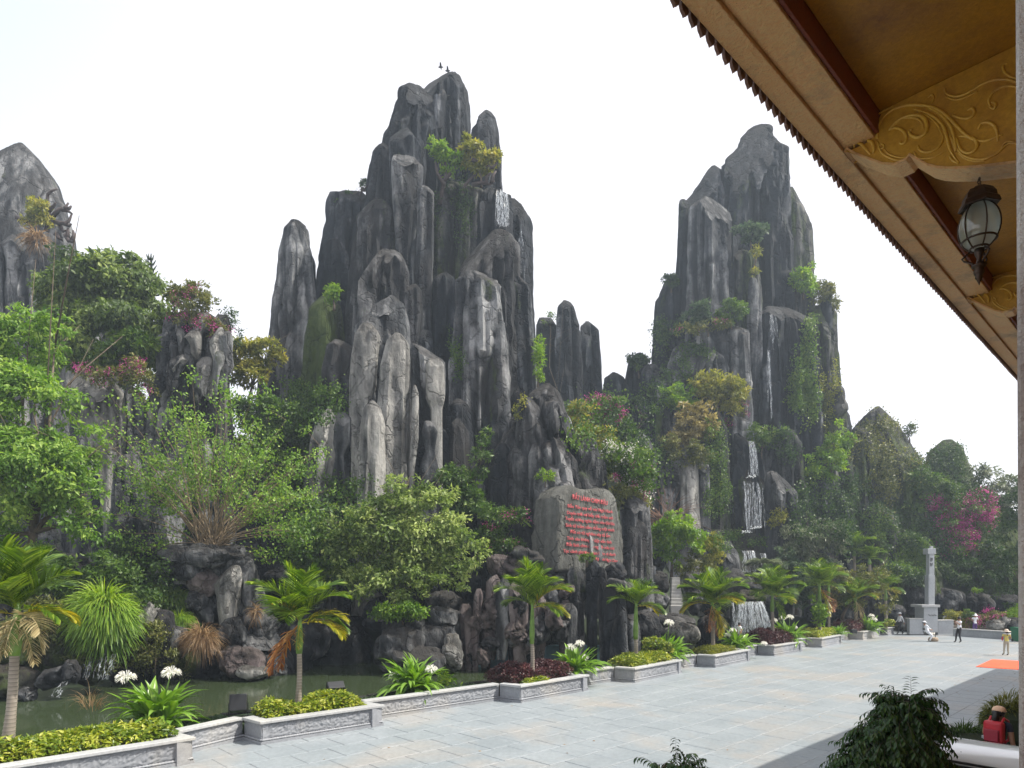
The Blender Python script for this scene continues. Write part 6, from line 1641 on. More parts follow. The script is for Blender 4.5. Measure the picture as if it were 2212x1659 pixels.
# ------------------------------------------------------------------ waterfalls, slab, steps
m, nt, b, out = new_mat("falling_water")
b.inputs["Base Color"].default_value = (0.70, 0.76, 0.80, 1); b.inputs["Roughness"].default_value = 0.25
tr = nt.nodes.new("ShaderNodeBsdfTransparent"); mx = nt.nodes.new("ShaderNodeMixShader")
nz_ = pos_noise(nt, 5.0, (2.5, 2.5, 0.5), 4, .7)
nt.links.new(maprange(nt, nz_, .42, .70, 0.0, 0.62), mx.inputs[0])
nt.links.new(tr.outputs[0], mx.inputs[1]); nt.links.new(b.outputs[0], mx.inputs[2]); nt.links.new(mx.outputs[0], out.inputs[0])
FALLS = m
FOAM = simple("white_foam", (0.80, 0.84, 0.86), .5, var=.15, vscale=8, bmp=.8, bscale=14)
def waterfall(label, px0, px1, py0, py1, Y, n, seed=0, spread=0.0, foam=True, lip=True):
    root = empty("waterfall", tuple(P((px0 + px1) / 2, py0, Y)), label, "waterfall")
    rs = np.random.RandomState(seed + 50)
    V = []; Fc = []
    for k in range(n):
        x = px0 + (px1 - px0) * rs.beta(.8, .8); a = rs.uniform(-.02, .03) if rs.rand() < .5 else rs.uniform(0, .8); e_ = 1 if rs.rand() < .5 else rs.uniform(.4, 1)
        if e_ <= a: continue
        w = rs.uniform(.008, .035) * (Y / 45); dy = rs.uniform(-.25, .05); sl = rs.normal() * .04 + spread * (x - (px0 + px1) / 2) / max(px1 - px0, 1)
        m_ = 7; base = len(V)
        for q in range(m_ + 1):
            t = a + (e_ - a) * q / m_; t_ = max(t, 0)
            c = P(x, py0 + (py1 - py0) * t, Y)
            yy = c.y + dy - .55 * math.sqrt(t_ + .01); xx = c.x + sl * t * 2.5 + .03 * rs.normal()
            V += [(xx - w * (.7 + .5 * rs.rand()), yy, c.z), (xx + w * (.7 + .5 * rs.rand()), yy + rs.uniform(-.03, .03), c.z)]
        for q in range(m_): Fc.append([base + 2 * q, base + 2 * q + 1, base + 2 * q + 3, base + 2 * q + 2])
    me = mesh_np("water_sheet", np.array(V), np.array(Fc), False)
    tag(link("water_sheet", me, FALLS, root), kind="stuff")
    if foam:
        mb = MB(); c0, c1 = P(px0, py1, Y - .6), P(px1, py1, Y - .6)
        for k in range(int(16 + (px1 - px0) * .8)):
            p = c0.lerp(c1, rs.uniform(-.1, 1.1)) + Vector((0, rs.uniform(-.3, .3), rs.uniform(-.05, .12)))
            r = rs.uniform(.02, .055); mb.lathe([(.2 * r, -r * .7), (r, -.2 * r), (.8 * r, .4 * r), (.2 * r, .75 * r)][::-1], tuple(p), 6)
        tag(mb.build("foam", FOAM, root, True), kind="stuff")
waterfall("white waterfall just below the summit of the tallest mountain, right side", 1074, 1096, 416, 500, 40.8, 64, 1, foam=False)
waterfall("thin trickle down the right edge column of the tallest mountain", 1118, 1126, 500, 620, 40.5, 7, 2, foam=False)
waterfall("long thin waterfall down the dark face of the right mountain", 1656, 1674, 680, 760, 53.6, 10, 3, foam=False)
waterfall("narrow lower thread of the long waterfall on the right mountain", 1653, 1663, 755, 910, 53.4, 6, 4, foam=False)
waterfall("small upper cascade between two dark rocks above the twin falls", 1616, 1630, 955, 1030, 51.5, 34, 5)
waterfall("twin stranded middle waterfall, left strand", 1602, 1622, 1042, 1150, 50.0, 26, 6)
waterfall("twin stranded middle waterfall, right strand", 1622, 1642, 1042, 1140, 49.9, 32, 7)
waterfall("short stepped cascade behind the feathery grey palm", 1602, 1628, 1190, 1235, 47.2, 50, 8)
waterfall("short narrow cascade right of the stepped one, behind the grey palm", 1640, 1652, 1195, 1240, 47.2, 24, 9)
waterfall("broad curtain waterfall at the bottom behind the purple hedge planter", 1595, 1645, 1300, 1372, 42.0, 330, 10, spread=.4)
waterfall("thin side strand left of the broad curtain waterfall", 1578, 1586, 1300, 1365, 42.2, 20, 11)
waterfall("tiny trickle entering the pond near the nearest palm", 143, 157, 1470, 1500, 21.9, 14, 12, foam=False)
waterfall("faint dripping water curtain beneath the hanging fern", 205, 262, 1410, 1462, 23.6, 36, 13, foam=False)
lb = MB()
a_, b_ = P(1588, 1299, 42.4), P(1650, 1299, 42.4)
lb.box(((a_.x + b_.x) / 2, 42.9, a_.z - .15), ((b_.x - a_.x) / 2, .9, .14), 0)
lb.box(((a_.x + b_.x) / 2, 43.2, (a_.z - .3) / 2 - .3), ((b_.x - a_.x) / 2 - .1, .55, (a_.z - .3) / 2 + .3), 0)
tag(lb.build("waterfall_ledge", ROCK_WET, bevel=.08), "dark overhanging ledge from which the broad curtain waterfall drops", "rock ledge")

# inscription slab: plane along the wall direction
YS = 33.4
ins = empty("inscription_stone", tuple(P(1275, 1230, YS)), "upright grey stone slab carved with a red poem", "inscription stone")
sc_ = P(1275, 1140, YS); SU = WU.copy(); SNm = WN.copy()          # SU: along the face, SNm: facing the plaza
def slab_uv(px, py, out_=0.0):
    d_ = Vector(((px - CX) / F, 1, (HY - py) / F)); o_ = Vector((0, 0, HC))
    k = (sc_ + SNm * out_ - o_).dot(SNm) / d_.dot(SNm)
    return o_ + d_ * k
outl = [(1204, 1234), (1202, 1190), (1204, 1118), (1210, 1075), (1222, 1058), (1236, 1048), (1256, 1056), (1282, 1060), (1300, 1054), (1318, 1058), (1328, 1070), (1336, 1100), (1341, 1130), (1347, 1160), (1348, 1200), (1346, 1245)]
# subdivide outline and build a thick, slightly bulged slab
ou = []
for k in range(len(outl)):
    a_, b_ = outl[k], outl[(k + 1) % len(outl)]
    for q in range(4): ou.append((a_[0] + (b_[0] - a_[0]) * q / 4, a_[1] + (b_[1] - a_[1]) * q / 4))
N_ = len(ou); cxm, cym = 1275, 1150
rings = []
for ri, (f_, o_) in enumerate([(0.0001, .05), (.25, .05), (.5, .05), (.75, .05), (.90, .045), (.96, .02), (1.0, -.08), (1.02, -.35), (1.02, -1.6)]):
    ring = []
    for x, y in ou:
        p = slab_uv(cxm + (x - cxm) * f_, cym + (y - cym) * f_, 0) + SNm * o_
        ring.append(tuple(p))
    rings.append(ring)
V = np.array(rings).reshape(-1, 3)
nz2 = noise3(V * 1.6, 5) * .06 + noise3(V * 4, 6) * .025
wgt = np.repeat(np.array([0.3, .3, .3, .3, .8, 1.8, 3, 4, 4]), N_)
V = V + np.outer(nz2 * wgt, np.array(SNm))
i = np.arange(len(rings) - 1)[:, None] * N_; j = np.arange(N_)[None, :]; j2 = (j + 1) % N_
Q = np.stack([i + j, i + N_ + j, i + N_ + j2, i + j2], 2).reshape(-1, 4)
SLABM = rock_mat("slab_cement", (0.09, 0.093, 0.085), (0.17, 0.175, 0.16), (0.29, 0.29, 0.27), .12, .0, .3, .5)
link("slab", mesh_np("slab", V, Q, True, {"ridge": np.full(len(V), .4)}), SLABM, ins)
REDP = simple("red_lettering", (0.56, 0.11, 0.12), .6, var=.2, vscale=30)
lines = [("ĐẤT LÀNH CHIM ĐẬU", (1233, 1072), (1309, 1086), 11.5, True),
         ("Bầu Yên quy về núi Ngũ Hành", (1223.5, 1092), (1320, 1105), 8.5, False), ("Duyên trời nợ kiếp ước trăm anh", (1222, 1106.5), (1321, 1118.5), 8.5, False),
         ("Tuyết sương nghìn dặm nên đôi lứa", (1218, 1119), (1324, 1131), 8.5, False), ("Sinh tử trăm năm chẳng một mình", (1219, 1133.5), (1323.5, 1144.5), 8.5, False),
         ("Đất có từ nghiêm xây tổ ấm", (1228.5, 1147.5), (1314.5, 1157), 8.5, False), ("Tình sâu không lý đặt vấn tình", (1221.5, 1161.5), (1318, 1170.5), 8.5, False),
         ("Đất lành chim đậu người xưa nói", (1220, 1175), (1323.5, 1183.5), 8.5, False), ("Tạc cảnh phương Nam khéo vị danh", (1213.5, 1189), (1326, 1197), 8.5, False),
         ("Kỷ Minh Ngọc Công", (1284, 1206), (1331, 1211), 8, False)]
for txt, a_, b_, hp, bold in lines:
    cu = bpy.data.curves.new("inscription_line", 'FONT'); cu.body = txt; cu.size = 1.0; cu.extrude = .06; cu.offset = .0 if bold else -.006; cu.resolution_u = 2
    to = bpy.data.objects.new("tmp", cu); COL.objects.link(to)
    bpy.context.view_layer.update()
    dg = bpy.context.evaluated_depsgraph_get()
    me = bpy.data.meshes.new_from_object(to.evaluated_get(dg))
    bpy.data.objects.remove(to)
    co = np.empty(len(me.vertices) * 3, dtype=np.float32); me.vertices.foreach_get("co", co); co = co.reshape(-1, 3)
    x0, x1 = co[:, 0].min(), co[:, 0].max()
    A_, B_ = slab_uv(a_[0], a_[1] + hp * .5), slab_uv(b_[0], b_[1] + hp * .5)
    H_ = hp * YS / F / .72 * .84
    u = (co[:, 0] - x0) / (x1 - x0)
    W_ = np.array(A_)[None, :] + np.outer(u, np.array(B_ - A_)) + np.outer(co[:, 1] * H_, [0, 0, 1]) + np.outer(.05 + .045 + co[:, 2] * .25, np.array(SNm))
    me.vertices.foreach_set("co", W_.astype(np.float32).ravel()); me.update()
    me.name = "inscription_line"
    me.materials.clear(); me.materials.append(REDP)
    link("inscription_line", me, None, ins)

# stone steps
stp = empty("stone_steps", tuple(P(1462, 1312, 36)), "narrow flight of grey stone steps climbing between curved rock walls", "steps")
STEPM = stone_mat("step_stone", (0.26, 0.26, 0.25), (0.38, 0.38, 0.36), .7, None, .05)
for k in range(9):
    y0 = 1308 - k * 7.6; Yk = 36 + k * .34
    a_, b_ = P(1449 + k * .3, y0, Yk), P(1476 - k * 1.0, y0, Yk)
    mb = MB(); mb.box(((a_.x + b_.x) / 2, Yk + .2, a_.z - .30), ((b_.x - a_.x) / 2, .24, .30)); mb.build("step", STEPM, stp, bevel=.015)

# ------------------------------------------------------------------ stone pillar and the end wall
Ym = 47.5
mon = empty("stone_pillar_monument", tuple(PG(2009, 1372)), "slim square stone pillar with a block cap on a stepped pedestal", "monument")
def mbox(name, x0, x1, y0, y1, Y, half, mat=WALLSTONE, parent=mon, rz=0.0, bev=.02):
    a_, b_ = P(x0, y1, Y), P(x1, y0, Y)
    mb = MB(); mb.box(((a_.x + b_.x) / 2, Y + half, (a_.z + b_.z) / 2), ((b_.x - a_.x) / 2, half, (b_.z - a_.z) / 2), rz)
    return mb.build(name, mat, parent, bevel=bev)
MONST = stone_mat("pillar_stone", (0.27, 0.29, 0.31), (0.36, 0.38, 0.40), .6, None, .04, 10, .3)
mbox("shaft", 2007.5, 2018.5, 1196, 1243, Ym + .25, .2, MONST, rz=.0); mbox("shaft_base", 2006, 2019.5, 1242, 1308, Ym + .22, .24, MONST)
mbox("cap_block", 2004.5, 2022, 1184.5, 1197, Ym + .15, .3, MONST); mbox("cap_finial", 2010, 2016, 1180, 1185, Ym + .4, .08, MONST)
mbox("pedestal", 1996, 2026, 1312, 1366, Ym - .2, .55, MONST); mbox("pedestal_cornice", 1991.5, 2031, 1306.5, 1312, Ym - .32, .68, COPING)
mb = MB(); c = PG(2009, 1368); w_, h_ = 0.88, .30
mb.add([(c.x - w_, c.y - 1.3, 0), (c.x + w_, c.y - 1.3, 0), (c.x + w_, c.y + .6, 0), (c.x - w_, c.y + .6, 0), (c.x - w_ + .16, c.y - 1.05, h_), (c.x + w_ - .16, c.y - 1.05, h_), (c.x + w_ - .16, c.y + .6, h_), (c.x - w_ + .16, c.y + .6, h_)],
       [[3, 2, 1, 0], [4, 5, 6, 7], [0, 1, 5, 4], [1, 2, 6, 5], [2, 3, 7, 6], [3, 0, 4, 7]])
mb.build("foot_step", COPING, mon, bevel=.03)
DARKCARVE = simple("dark_carving", (0.10, 0.105, 0.11), .8)
rs = random.Random(2)
for nm, x0, x1, yc, hh, Yf in (("carving", 1999, 2023, 1329, 1.6, Ym - .205), ("carved_sign", 2010, 2014.5, 1209, 5, Ym + .245), ("carved_sign", 2009.5, 2015, 1219, 4, Ym + .245)):
    mb = MB()
    for k in range(9):
        x = rs.uniform(x0, x1); y = yc + rs.uniform(-hh, hh); pts = [P(x, y, Yf)]
        for q in range(3): x = min(x1, max(x0, x + rs.uniform(-4, 4))); y = yc + rs.uniform(-hh, hh); pts.append(P(x, y, Yf))
        mb.tube(pts, .018, 4)
    mb.build(nm, DARKCARVE, mon)
def end_wall(label, x0, x1, y0, y1, Y, half=.18, carve=False):
    r = empty("end_wall", tuple(P((x0 + x1) / 2, y1, Y)), label, "stone wall")
    mbox("panel", x0, x1, y0 + 1.6, y1, Y, half, MONST, r); mbox("coping", x0 - .8, x1 + .8, y0, y0 + 1.9, Y - .06, half + .06, COPING, r)
    mbox("plinth", x0 - .5, x1 + .5, y1 - 2, y1 + .5, Y - .05, half, MONST, r)
    return r
end_wall("tall panelled wall block joined to the left of the stone pillar", 1965, 1996, 1335.5, 1370, Ym - .1)
end_wall("tall panelled wall block joined to the right of the stone pillar", 2026.5, 2060, 1339, 1372, Ym - .1)
# low wall running to the right, with coping lengths
lw = empty("low_wall", tuple(PG(2060, 1373)), "long low grey wall running right from the pillar block to the bin", "low wall")
for k in range(4):
    x0, x1 = 2061 + k * 42, 2103 + k * 42; Yk = 46.9 - k * 1.1; Yk2 = Yk - 1.1
    g0, g1 = Vector(((x0 - CX) * Yk / F, Yk, 0)), Vector(((x1 - CX) * Yk2 / F, Yk2, 0))
    d_ = g1 - g0; a = math.atan2(d_.y, d_.x); c = (g0 + g1) / 2; hh = (HC - (1361.5 + k * 2.2 - HY) * Yk / F)
    mb = MB(); mb.box((c.x, c.y, .24), (d_.length / 2 - .004, .16, .24), a); mb.build("wall_panel", MONST, lw)
    mb = MB(); mb.box((c.x, c.y - .02, .52), (d_.length / 2 - .006, .22, .036), a); mb.build("coping", COPING, lw, bevel=.01)
bed = MB(); q = [PG(2061, 1371), PG(2400, 1390)]
bed.prism([(q[0].x, q[0].y + .1), (q[0].x + 12, q[0].y - 3.9), (q[0].x + 14, q[0].y + 6), (q[0].x - 4, q[0].y + 7)], -.3, .38)
tag(bed.build("flower_bed", SOIL), kind="structure")
def hedge_blob(name, label, cat, blobs, Y, n, mat, leaf, mats2=None, group=None, base_z=None, tint=.5):
    bp = P(blobs[0][0], blobs[0][1] + blobs[0][3], Y)
    root = empty(name, tuple(bp), label, cat, group)
    pos, out_, ct, bi, cen, rad = crown_points(blobs, Y, n, .34, .55, 1.0, 24, .15)
    k = len(pos)
    leaves_mesh("foliage", pos, unit(out_ + RG.normal(size=(k, 3)) * .5 + np.array([0, 0, .5])), unit(RG.normal(size=(k, 3)) + np.array([0, 0, .5])), leaf * RG.uniform(.6, 1.3, k), leaf * .5 * RG.uniform(.8, 1.2, k), tint + ct + .18 * RG.normal(size=k), mat, root)
    mb = MB(); rs = random.Random(k)
    for c, r in zip(cen, rad):
        for q in range(6):
            mb.tube([(c[0] + rs.uniform(-.5, .5) * r[0], c[1], c[2] - r[2]), (c[0] + rs.uniform(-.9, .9) * r[0], c[1] + rs.uniform(-.5, .5) * r[1], c[2] + .5 * r[2])], [.02, .008], 4)
    mb.build("twigs", BARK, root)
    if mats2:
        for m2, frac in mats2:
            q = int(n * frac); ci = RG.integers(0, len(cen), q); K = 30
            cc = cen[RG.integers(0, len(cen), K)] ; d2 = unit(RG.normal(size=(K, 3)) + np.array([0, -.8, .7])); cc = cc + d2 * rad[0]
            p2 = cc[RG.integers(0, K, q)] + RG.normal(size=(q, 3)) * .12
            leaves_mesh("blossom", p2, unit(RG.normal(size=(q, 3)) + np.array([0, -.4, .6])), unit(RG.normal(size=(q, 3))), leaf * .6 * RG.uniform(.6, 1.2, q), leaf * .5 * RG.uniform(.6, 1.2, q), RG.random(q), m2, root)
    return root
hedge_blob("flowering_hedge", "yellow green flowering hedge between stone pillar and sun hat person", "hedge", [(2065, 1335, 18, 12), (2048, 1330, 16, 12), (2085, 1345, 16, 12)], 48.5, 3200, G_YELLOW, .13)
hedge_blob("clipped_shrub", "rounded clipped green shrub among the flowers by the white shirted man", "shrub", [(2088, 1327, 12, 9)], 48, 1300, G_MID, .1)
hedge_blob("flowering_hedge", "pink flowering hedge around and right of the sun hat person", "hedge", [(2125, 1340, 20, 14), (2100, 1345, 14, 16), (2145, 1330, 18, 10)], 48.3, 3600, G_OLIVE, .13, [(G_PINK, .3)])
hedge_blob("green_hedge", "bright green hedge right of the pink flowers near the bin", "hedge", [(2170, 1332, 24, 9), (2195, 1326, 20, 16), (2150, 1340, 14, 8)], 49, 3000, G_BRIGHT, .13)
hedge_blob("sapling", "light green sapling directly left of the pillar pedestal", "sapling", [(1988, 1340, 6, 14), (1984, 1348, 9, 9), (1990, 1330, 4, 8)], 48.2, 700, G_BRIGHT, .13)
hedge_blob("fern_tuft", "small bright tuft growing on the shaded boulders at far right", "fern", [(2107, 1276, 10, 5)], 53, 260, G_BRIGHT, .16)

# orange mat
mt = empty("orange_mat", tuple(PG(2160, 1437)), "bright orange mat spread on the plaza paving at right", "mat")
q = [PG(2108, 1441), PG(2143, 1425), PG(2300, 1434), PG(2290, 1453)]
mb = MB(); mb.prism([tuple(p.xy) for p in (q[0], q[3], q[2], q[1])], .004, .022)
mb.build("cloth", simple("orange_cloth", (0.74, 0.09, 0.03), .8, var=.15, vscale=1.2, bmp=.3, bscale=6), mt)
# green bin
bn = empty("litter_bin", tuple(PG(2200, 1386)), "dark green wheeled litter bin standing against the low wall", "litter bin")
GREEN = simple("green_plastic", (0.012, 0.13, 0.06), .4); c = PG(2200, 1386)
mb = MB(); mb.add([(c.x - .24, c.y - .25, .04), (c.x + .24, c.y - .25, .04), (c.x + .24, c.y + .25, .04), (c.x - .24, c.y + .25, .04), (c.x - .30, c.y - .32, .86), (c.x + .30, c.y - .32, .86), (c.x + .30, c.y + .32, .86), (c.x - .30, c.y + .32, .86)],
       [[3, 2, 1, 0], [4, 5, 6, 7], [0, 1, 5, 4], [1, 2, 6, 5], [2, 3, 7, 6], [3, 0, 4, 7]]); mb.build("body", GREEN, bn, bevel=.02)
mb = MB(); mb.box((c.x, c.y, .90), (.32, .34, .03)); mb.build("lid", GREEN, bn, bevel=.015)
for s in (-1, 1):
    mb = MB(); mb.tube([(c.x + s * .24 - .02, c.y + .2, .09), (c.x + s * .24 + .02, c.y + .2, .09)], .09, 12); mb.build("wheel", simple("black_rubber", (.02, .02, .02), .7), bn)

# floodlights in the second planter
BLACKM = simple("dark_grey_metal", (0.022, 0.024, 0.027), .45, .3)
def floodlight(label, px, py, Y, w, h, rz, tilt):
    c = P(px, py, Y)
    r = empty("floodlight", tuple(c), label, "floodlight")
    prof = [(-.5, -.5), (.42, -.5), (.5, -.1), (.42, .3), (.2, .5), (-.5, .42)]
    ca, sa = math.cos(rz), math.sin(rz)
    mb = MB(); vs = []
    for s in (-.5, .5):
        for a, z in prof:
            a2 = a * math.cos(tilt) - z * math.sin(tilt); z2 = a * math.sin(tilt) + z * math.cos(tilt)
            x, y = s * w, a2 * h * .9
            vs.append((c.x + x * ca - y * sa, c.y + x * sa + y * ca, c.z + z2 * h))
    n = len(prof); mb.add(vs, [list(range(n))[::-1], list(range(n, 2 * n))] + [[k, (k + 1) % n, n + (k + 1) % n, n + k] for k in range(n)])
    mb.build("housing", BLACKM, r, bevel=.02)
    mb = MB()
    for s in (-.55, .55):
        mb.tube([(c.x + s * w * ca, c.y + s * w * sa, c.z - h * .75), (c.x + s * w * ca, c.y + s * w * sa, c.z)], .012, 6)
    mb.tube([(c.x - .55 * w * ca, c.y - .55 * w * sa, c.z - h * .75), (c.x + .55 * w * ca, c.y + .55 * w * sa, c.z - h * .75)], .012, 6)
    mb.build("bracket", BLACKM, r)
floodlight("dark boxy floodlight at the left corner of the floodlight planter", 515, 1518, 16.0, .40, .44, .35, -.3)
floodlight("dark domed floodlight behind the yellow hedge at the pond edge", 724, 1487, 19.0, .48, .40, .5, .5)
floodlight("small dark floodlight in front of the far mixed purple hedge", 1844 , 1363, 43.2, .4, .26, .2, 0)

# ------------------------------------------------------------------ palms
FG = leaf_mat("palm_green", [(0, (0.04, 0.09, 0.010)), (0.5, (0.11, 0.20, 0.02)), (1, (0.34, 0.44, 0.07))], .3, .35)
FY = leaf_mat("palm_yellowing", [(0, (0.08, 0.12, 0.012)), (0.5, (0.28, 0.27, 0.02)), (1, (0.62, 0.48, 0.05))], .35, .4)
FO = leaf_mat("palm_orange_dead", [(0, (0.18, 0.06, 0.02)), (0.5, (0.38, 0.14, 0.035)), (1, (0.50, 0.30, 0.12))], .3, .5)
FP = leaf_mat("palm_pale_dead", [(0, (0.20, 0.16, 0.08)), (0.5, (0.42, 0.36, 0.20)), (1, (0.66, 0.58, 0.36))], .3, .5)
def frond_mesh(name, e0, droop, nl=36, wide=.044, ll=.50, hang=.35, seed=0, rip=1.0):
    """unit-length frond in the +X direction, its leaflets in two ranks"""
    rs = np.random.RandomState(seed); segs = 14
    ang_ = e0; p = np.zeros(3); pts = [p.copy()]; dirs = []
    for k in range(segs):
        d = np.array([math.cos(ang_), 0, math.sin(ang_)]); dirs.append(d)
        p = p + d / segs; pts.append(p.copy()); ang_ -= droop / segs * (0.4 + 1.2 * k / segs)
    dirs.append(dirs[-1]); pts = np.array(pts); dirs = np.array(dirs)
    V, Fc, tint = [], [], []
    def quadstrip(a, b, tnt):
        base = len(V)
        for x, y in zip(a, b): V.append(x); V.append(y); tint.extend([tnt, tnt])
        for k in range(len(a) - 1): Fc.append([base + 2 * k, base + 2 * k + 1, base + 2 * k + 3, base + 2 * k + 2])
    up = np.array([-dirs[:, 2], np.zeros(len(dirs)), dirs[:, 0]]).T
    wv = np.linspace(.022, .004, segs + 1)
    quadstrip([pts[k] + np.array([0, wv[k], 0]) for k in range(segs + 1)], [pts[k] + up[k] * wv[k] * .8 for k in range(segs + 1)], .75)
    quadstrip([pts[k] + up[k] * wv[k] * .8 for k in range(segs + 1)], [pts[k] - np.array([0, wv[k], 0]) for k in range(segs + 1)], .7)
    for s in (-1, 1):
        for q in range(nl):
            t = .16 + .84 * q / (nl - 1) + rs.uniform(-.008, .008); t = min(t, .995)
            f = t * segs; k = min(int(f), segs - 1); pp = pts[k] + (pts[k + 1] - pts[k]) * (f - k); d = dirs[k]; u = up[k]
            L = ll * (math.sin(math.pi * (.12 + .80 * t)) ** .7) * rs.uniform(.86, 1.1)
            fw = .45 + .75 * t
            dv = np.array([0, s, 0]) * 1.0 + d * fw + u * (.30 - .1 * t) + rs.normal(size=3) * .10 * rip; dv /= np.linalg.norm(dv)
            w = wide * (1.0 + .5 * (t > .9)) * rs.uniform(.8, 1.1)
            a, b = [], []; cur = pp.copy(); m_ = 4
            for z in range(m_ + 1):
                ww = w * (.55, 1.0, .95, .6, .06)[z] * .5
                wd = np.cross(dv, np.array([0, 0, 1.0])); wd = wd / (np.linalg.norm(wd) + 1e-6); wd = wd * .8 + u * .35 * s
                a.append(cur - wd * ww); b.append(cur + wd * ww)
                cur = cur + dv * L / m_; dv = dv + np.array([0, 0, -hang * (.25 + .3 * z)]) * .6; dv /= np.linalg.norm(dv)
            quadstrip(a, b, np.clip(.48 + rs.normal() * .28 + .1 * s, 0, 1))
    me = mesh_np(name, np.array(V), np.array(Fc), False, {"tint": np.array(tint)})
    return me
R_ = math.radians
FR = {"up": [frond_mesh("frond", R_(86), R_(35), 36, seed=1), frond_mesh("frond", R_(76), R_(50), 36, seed=2)],
      "mid": [frond_mesh("frond", R_(66), R_(70), 36, seed=3), frond_mesh("frond", R_(56), R_(80), 34, seed=4)],
      "low": [frond_mesh("frond", R_(34), R_(85), 34, seed=5, hang=.45), frond_mesh("frond", R_(14), R_(75), 34, seed=6, hang=.5)],
      "dead": [frond_mesh("frond", R_(-45), R_(42), 28, .03, .34, .6, 7, 2.5), frond_mesh("frond", R_(-62), R_(25), 28, .03, .30, .7, 8, 2.5)]}
def fr_me(kind, i, mat):
    key = (kind, i % 2, mat.name)
    if key not in FRC:
        me = FR[kind][i % 2].copy(); me.materials.clear(); me.materials.append(mat); me.name = "frond"; FRC[key] = me
    return FRC[key]
FRC = {}
TRUNKM, nt, b, out = new_mat("ringed_palm_trunk")
g_ = nt.nodes.new("ShaderNodeNewGeometry"); sx = nt.nodes.new("ShaderNodeSeparateXYZ"); nt.links.new(g_.outputs["Position"], sx.inputs[0])
wv = nt.nodes.new("ShaderNodeMath"); wv.operation = 'FRACT'; nt.links.new(math_n(nt, 'MULTIPLY', sx.outputs[2], 13.0), wv.inputs[0])
c_ = ramp(nt, wv.outputs[0], [(0.0, (0.10, 0.08, 0.06)), (0.16, (0.36, 0.32, 0.27)), (0.9, (0.27, 0.24, 0.20)), (1.0, (0.12, 0.10, 0.08))]).outputs[0]
c_ = mixc(nt, maprange(nt, pos_noise(nt, 5, (1, 1, 1), 4), .35, .65, 0, .5), c_, (0.14, 0.12, 0.10))
nt.links.new(c_, b.inputs["Base Color"]); b.inputs["Roughness"].default_value = .85
bump(nt, b, wv.outputs[0], .5, .02)
SHEATH = simple("palm_green_sheath", (0.12, 0.22, 0.035), .45, var=.35, vscale=5)
def palm(label, px, py_base, py_top, Y, crown_h, fr, lean=(0, 0), r0=.10, dead=(), yellow=(), sheath=.75, Ls=1.0, group="palms along the planters", cat="palm tree", tscale=1.0, seed=0, name="areca_palm", base_z=HW - .12):
    """py_top = pixel height where the fronds leave the sheath"""
    rs = random.Random(seed + 31)
    b0 = P(px, py_base, Y); b0.z = base_z
    t0 = P(px + lean[0], py_top, Y + lean[1])
    root = empty(name, tuple(b0), label, cat, group)
    H = t0.z - b0.z; sh = sheath
    mid = b0.lerp(t0, 1 - sh / max(H, .1))
    mb = MB(); n = max(8, int((mid - b0).length / .075))
    pts, rad = [], []
    for k in range(n * 2 + 1):
        q = k / (2 * n); pts.append(b0.lerp(mid, q) + Vector((0.03 * math.sin(q * 3), 0, 0)))
        rad.append(r0 * (1.25 - .35 * min(1, q * 2.2) - .12 * q) * (1.0 if k % 2 else .93))
    mb.tube(pts, rad, 12); mb.build("trunk", TRUNKM, root, True)
    mb = MB(); sp = [mid - Vector((0, 0, .05)), mid + (t0 - mid) * .25, mid + (t0 - mid) * .7, t0, t0 + Vector((0, 0, .25))]
    mb.tube(sp, [r0 * .9, r0 * 1.1, r0 * .85, r0 * .6, r0 * .25], 10); mb.build("crown_shaft", SHEATH, root, True)
    L0 = crown_h * Y / F * Ls
    def put(kind, i, az, mat, sc=1.0, tz=0.0):
        o = link("frond", fr_me(kind, i, mat), None, root, False)
        o.matrix_parent_inverse = wm(root).inverted()
        o.location = t0 + Vector((0, 0, .05 + tz)); o.rotation_euler = (rs.gauss(0, .08), rs.gauss(0, .06), az); s = L0 * sc * rs.uniform(.92, 1.08); o.scale = (s, s, s)
        if mat is FO: o["label"] = "orange dead frond hanging down"
        elif mat is FY: o["label"] = "yellowing frond"
        elif mat is FP: o["label"] = "withered pale frond"
    k = 0
    for kind, cnt, sc in fr:
        cnt += 1 if kind != 'mid' else 2
        a0 = rs.uniform(0, 6.28)
        for i in range(cnt):
            put(kind, i, a0 + i * 2 * math.pi / cnt + rs.uniform(-.2, .2), FG, sc)
    for kind, az, mat, sc in list(yellow) + list(dead): put(kind, int(az * 10) % 2, az, mat, sc, -.08)
    return root
PI = math.pi
STD = [("up", 3, .95), ("mid", 5, 1.0), ("low", 3, .9)]
palm("nearest palm at the left edge with dark fan fronds and withered skirt", 12, 1640, 1325, 12.3, 132, [("up", 5, 1.05), ("up", 4, .9), ("mid", 5, .95), ("low", 1, .7)], lean=(26, 0), r0=.105, seed=1,
     yellow=[("low", .3, FY, .8), ("low", -.5, FP, .75), ("low", PI + .4, FY, .7), ("low", .9, FY, .6)], dead=[("dead", -1.2, FP, .8), ("dead", -.3, FP, .85), ("dead", PI, FP, .8), ("dead", -2.2, FP, .75), ("dead", .8, FP, .7)])
palm("palm with a big orange dead frond in the floodlight planter", 642, 1512, 1345, 16.8, 118, [("up", 3, 1.0), ("mid", 5, 1.0), ("low", 2, .9)], lean=(6, 0), r0=.085, seed=2,
     yellow=[("low", -.1, FY, .8), ("low", .25, FY, .85), ("mid", -2.4, FY, .7)], dead=[("dead", PI + .15, FO, 1.0), ("dead", PI - .3, FO, .9), ("dead", -1.4, FY, .5)])
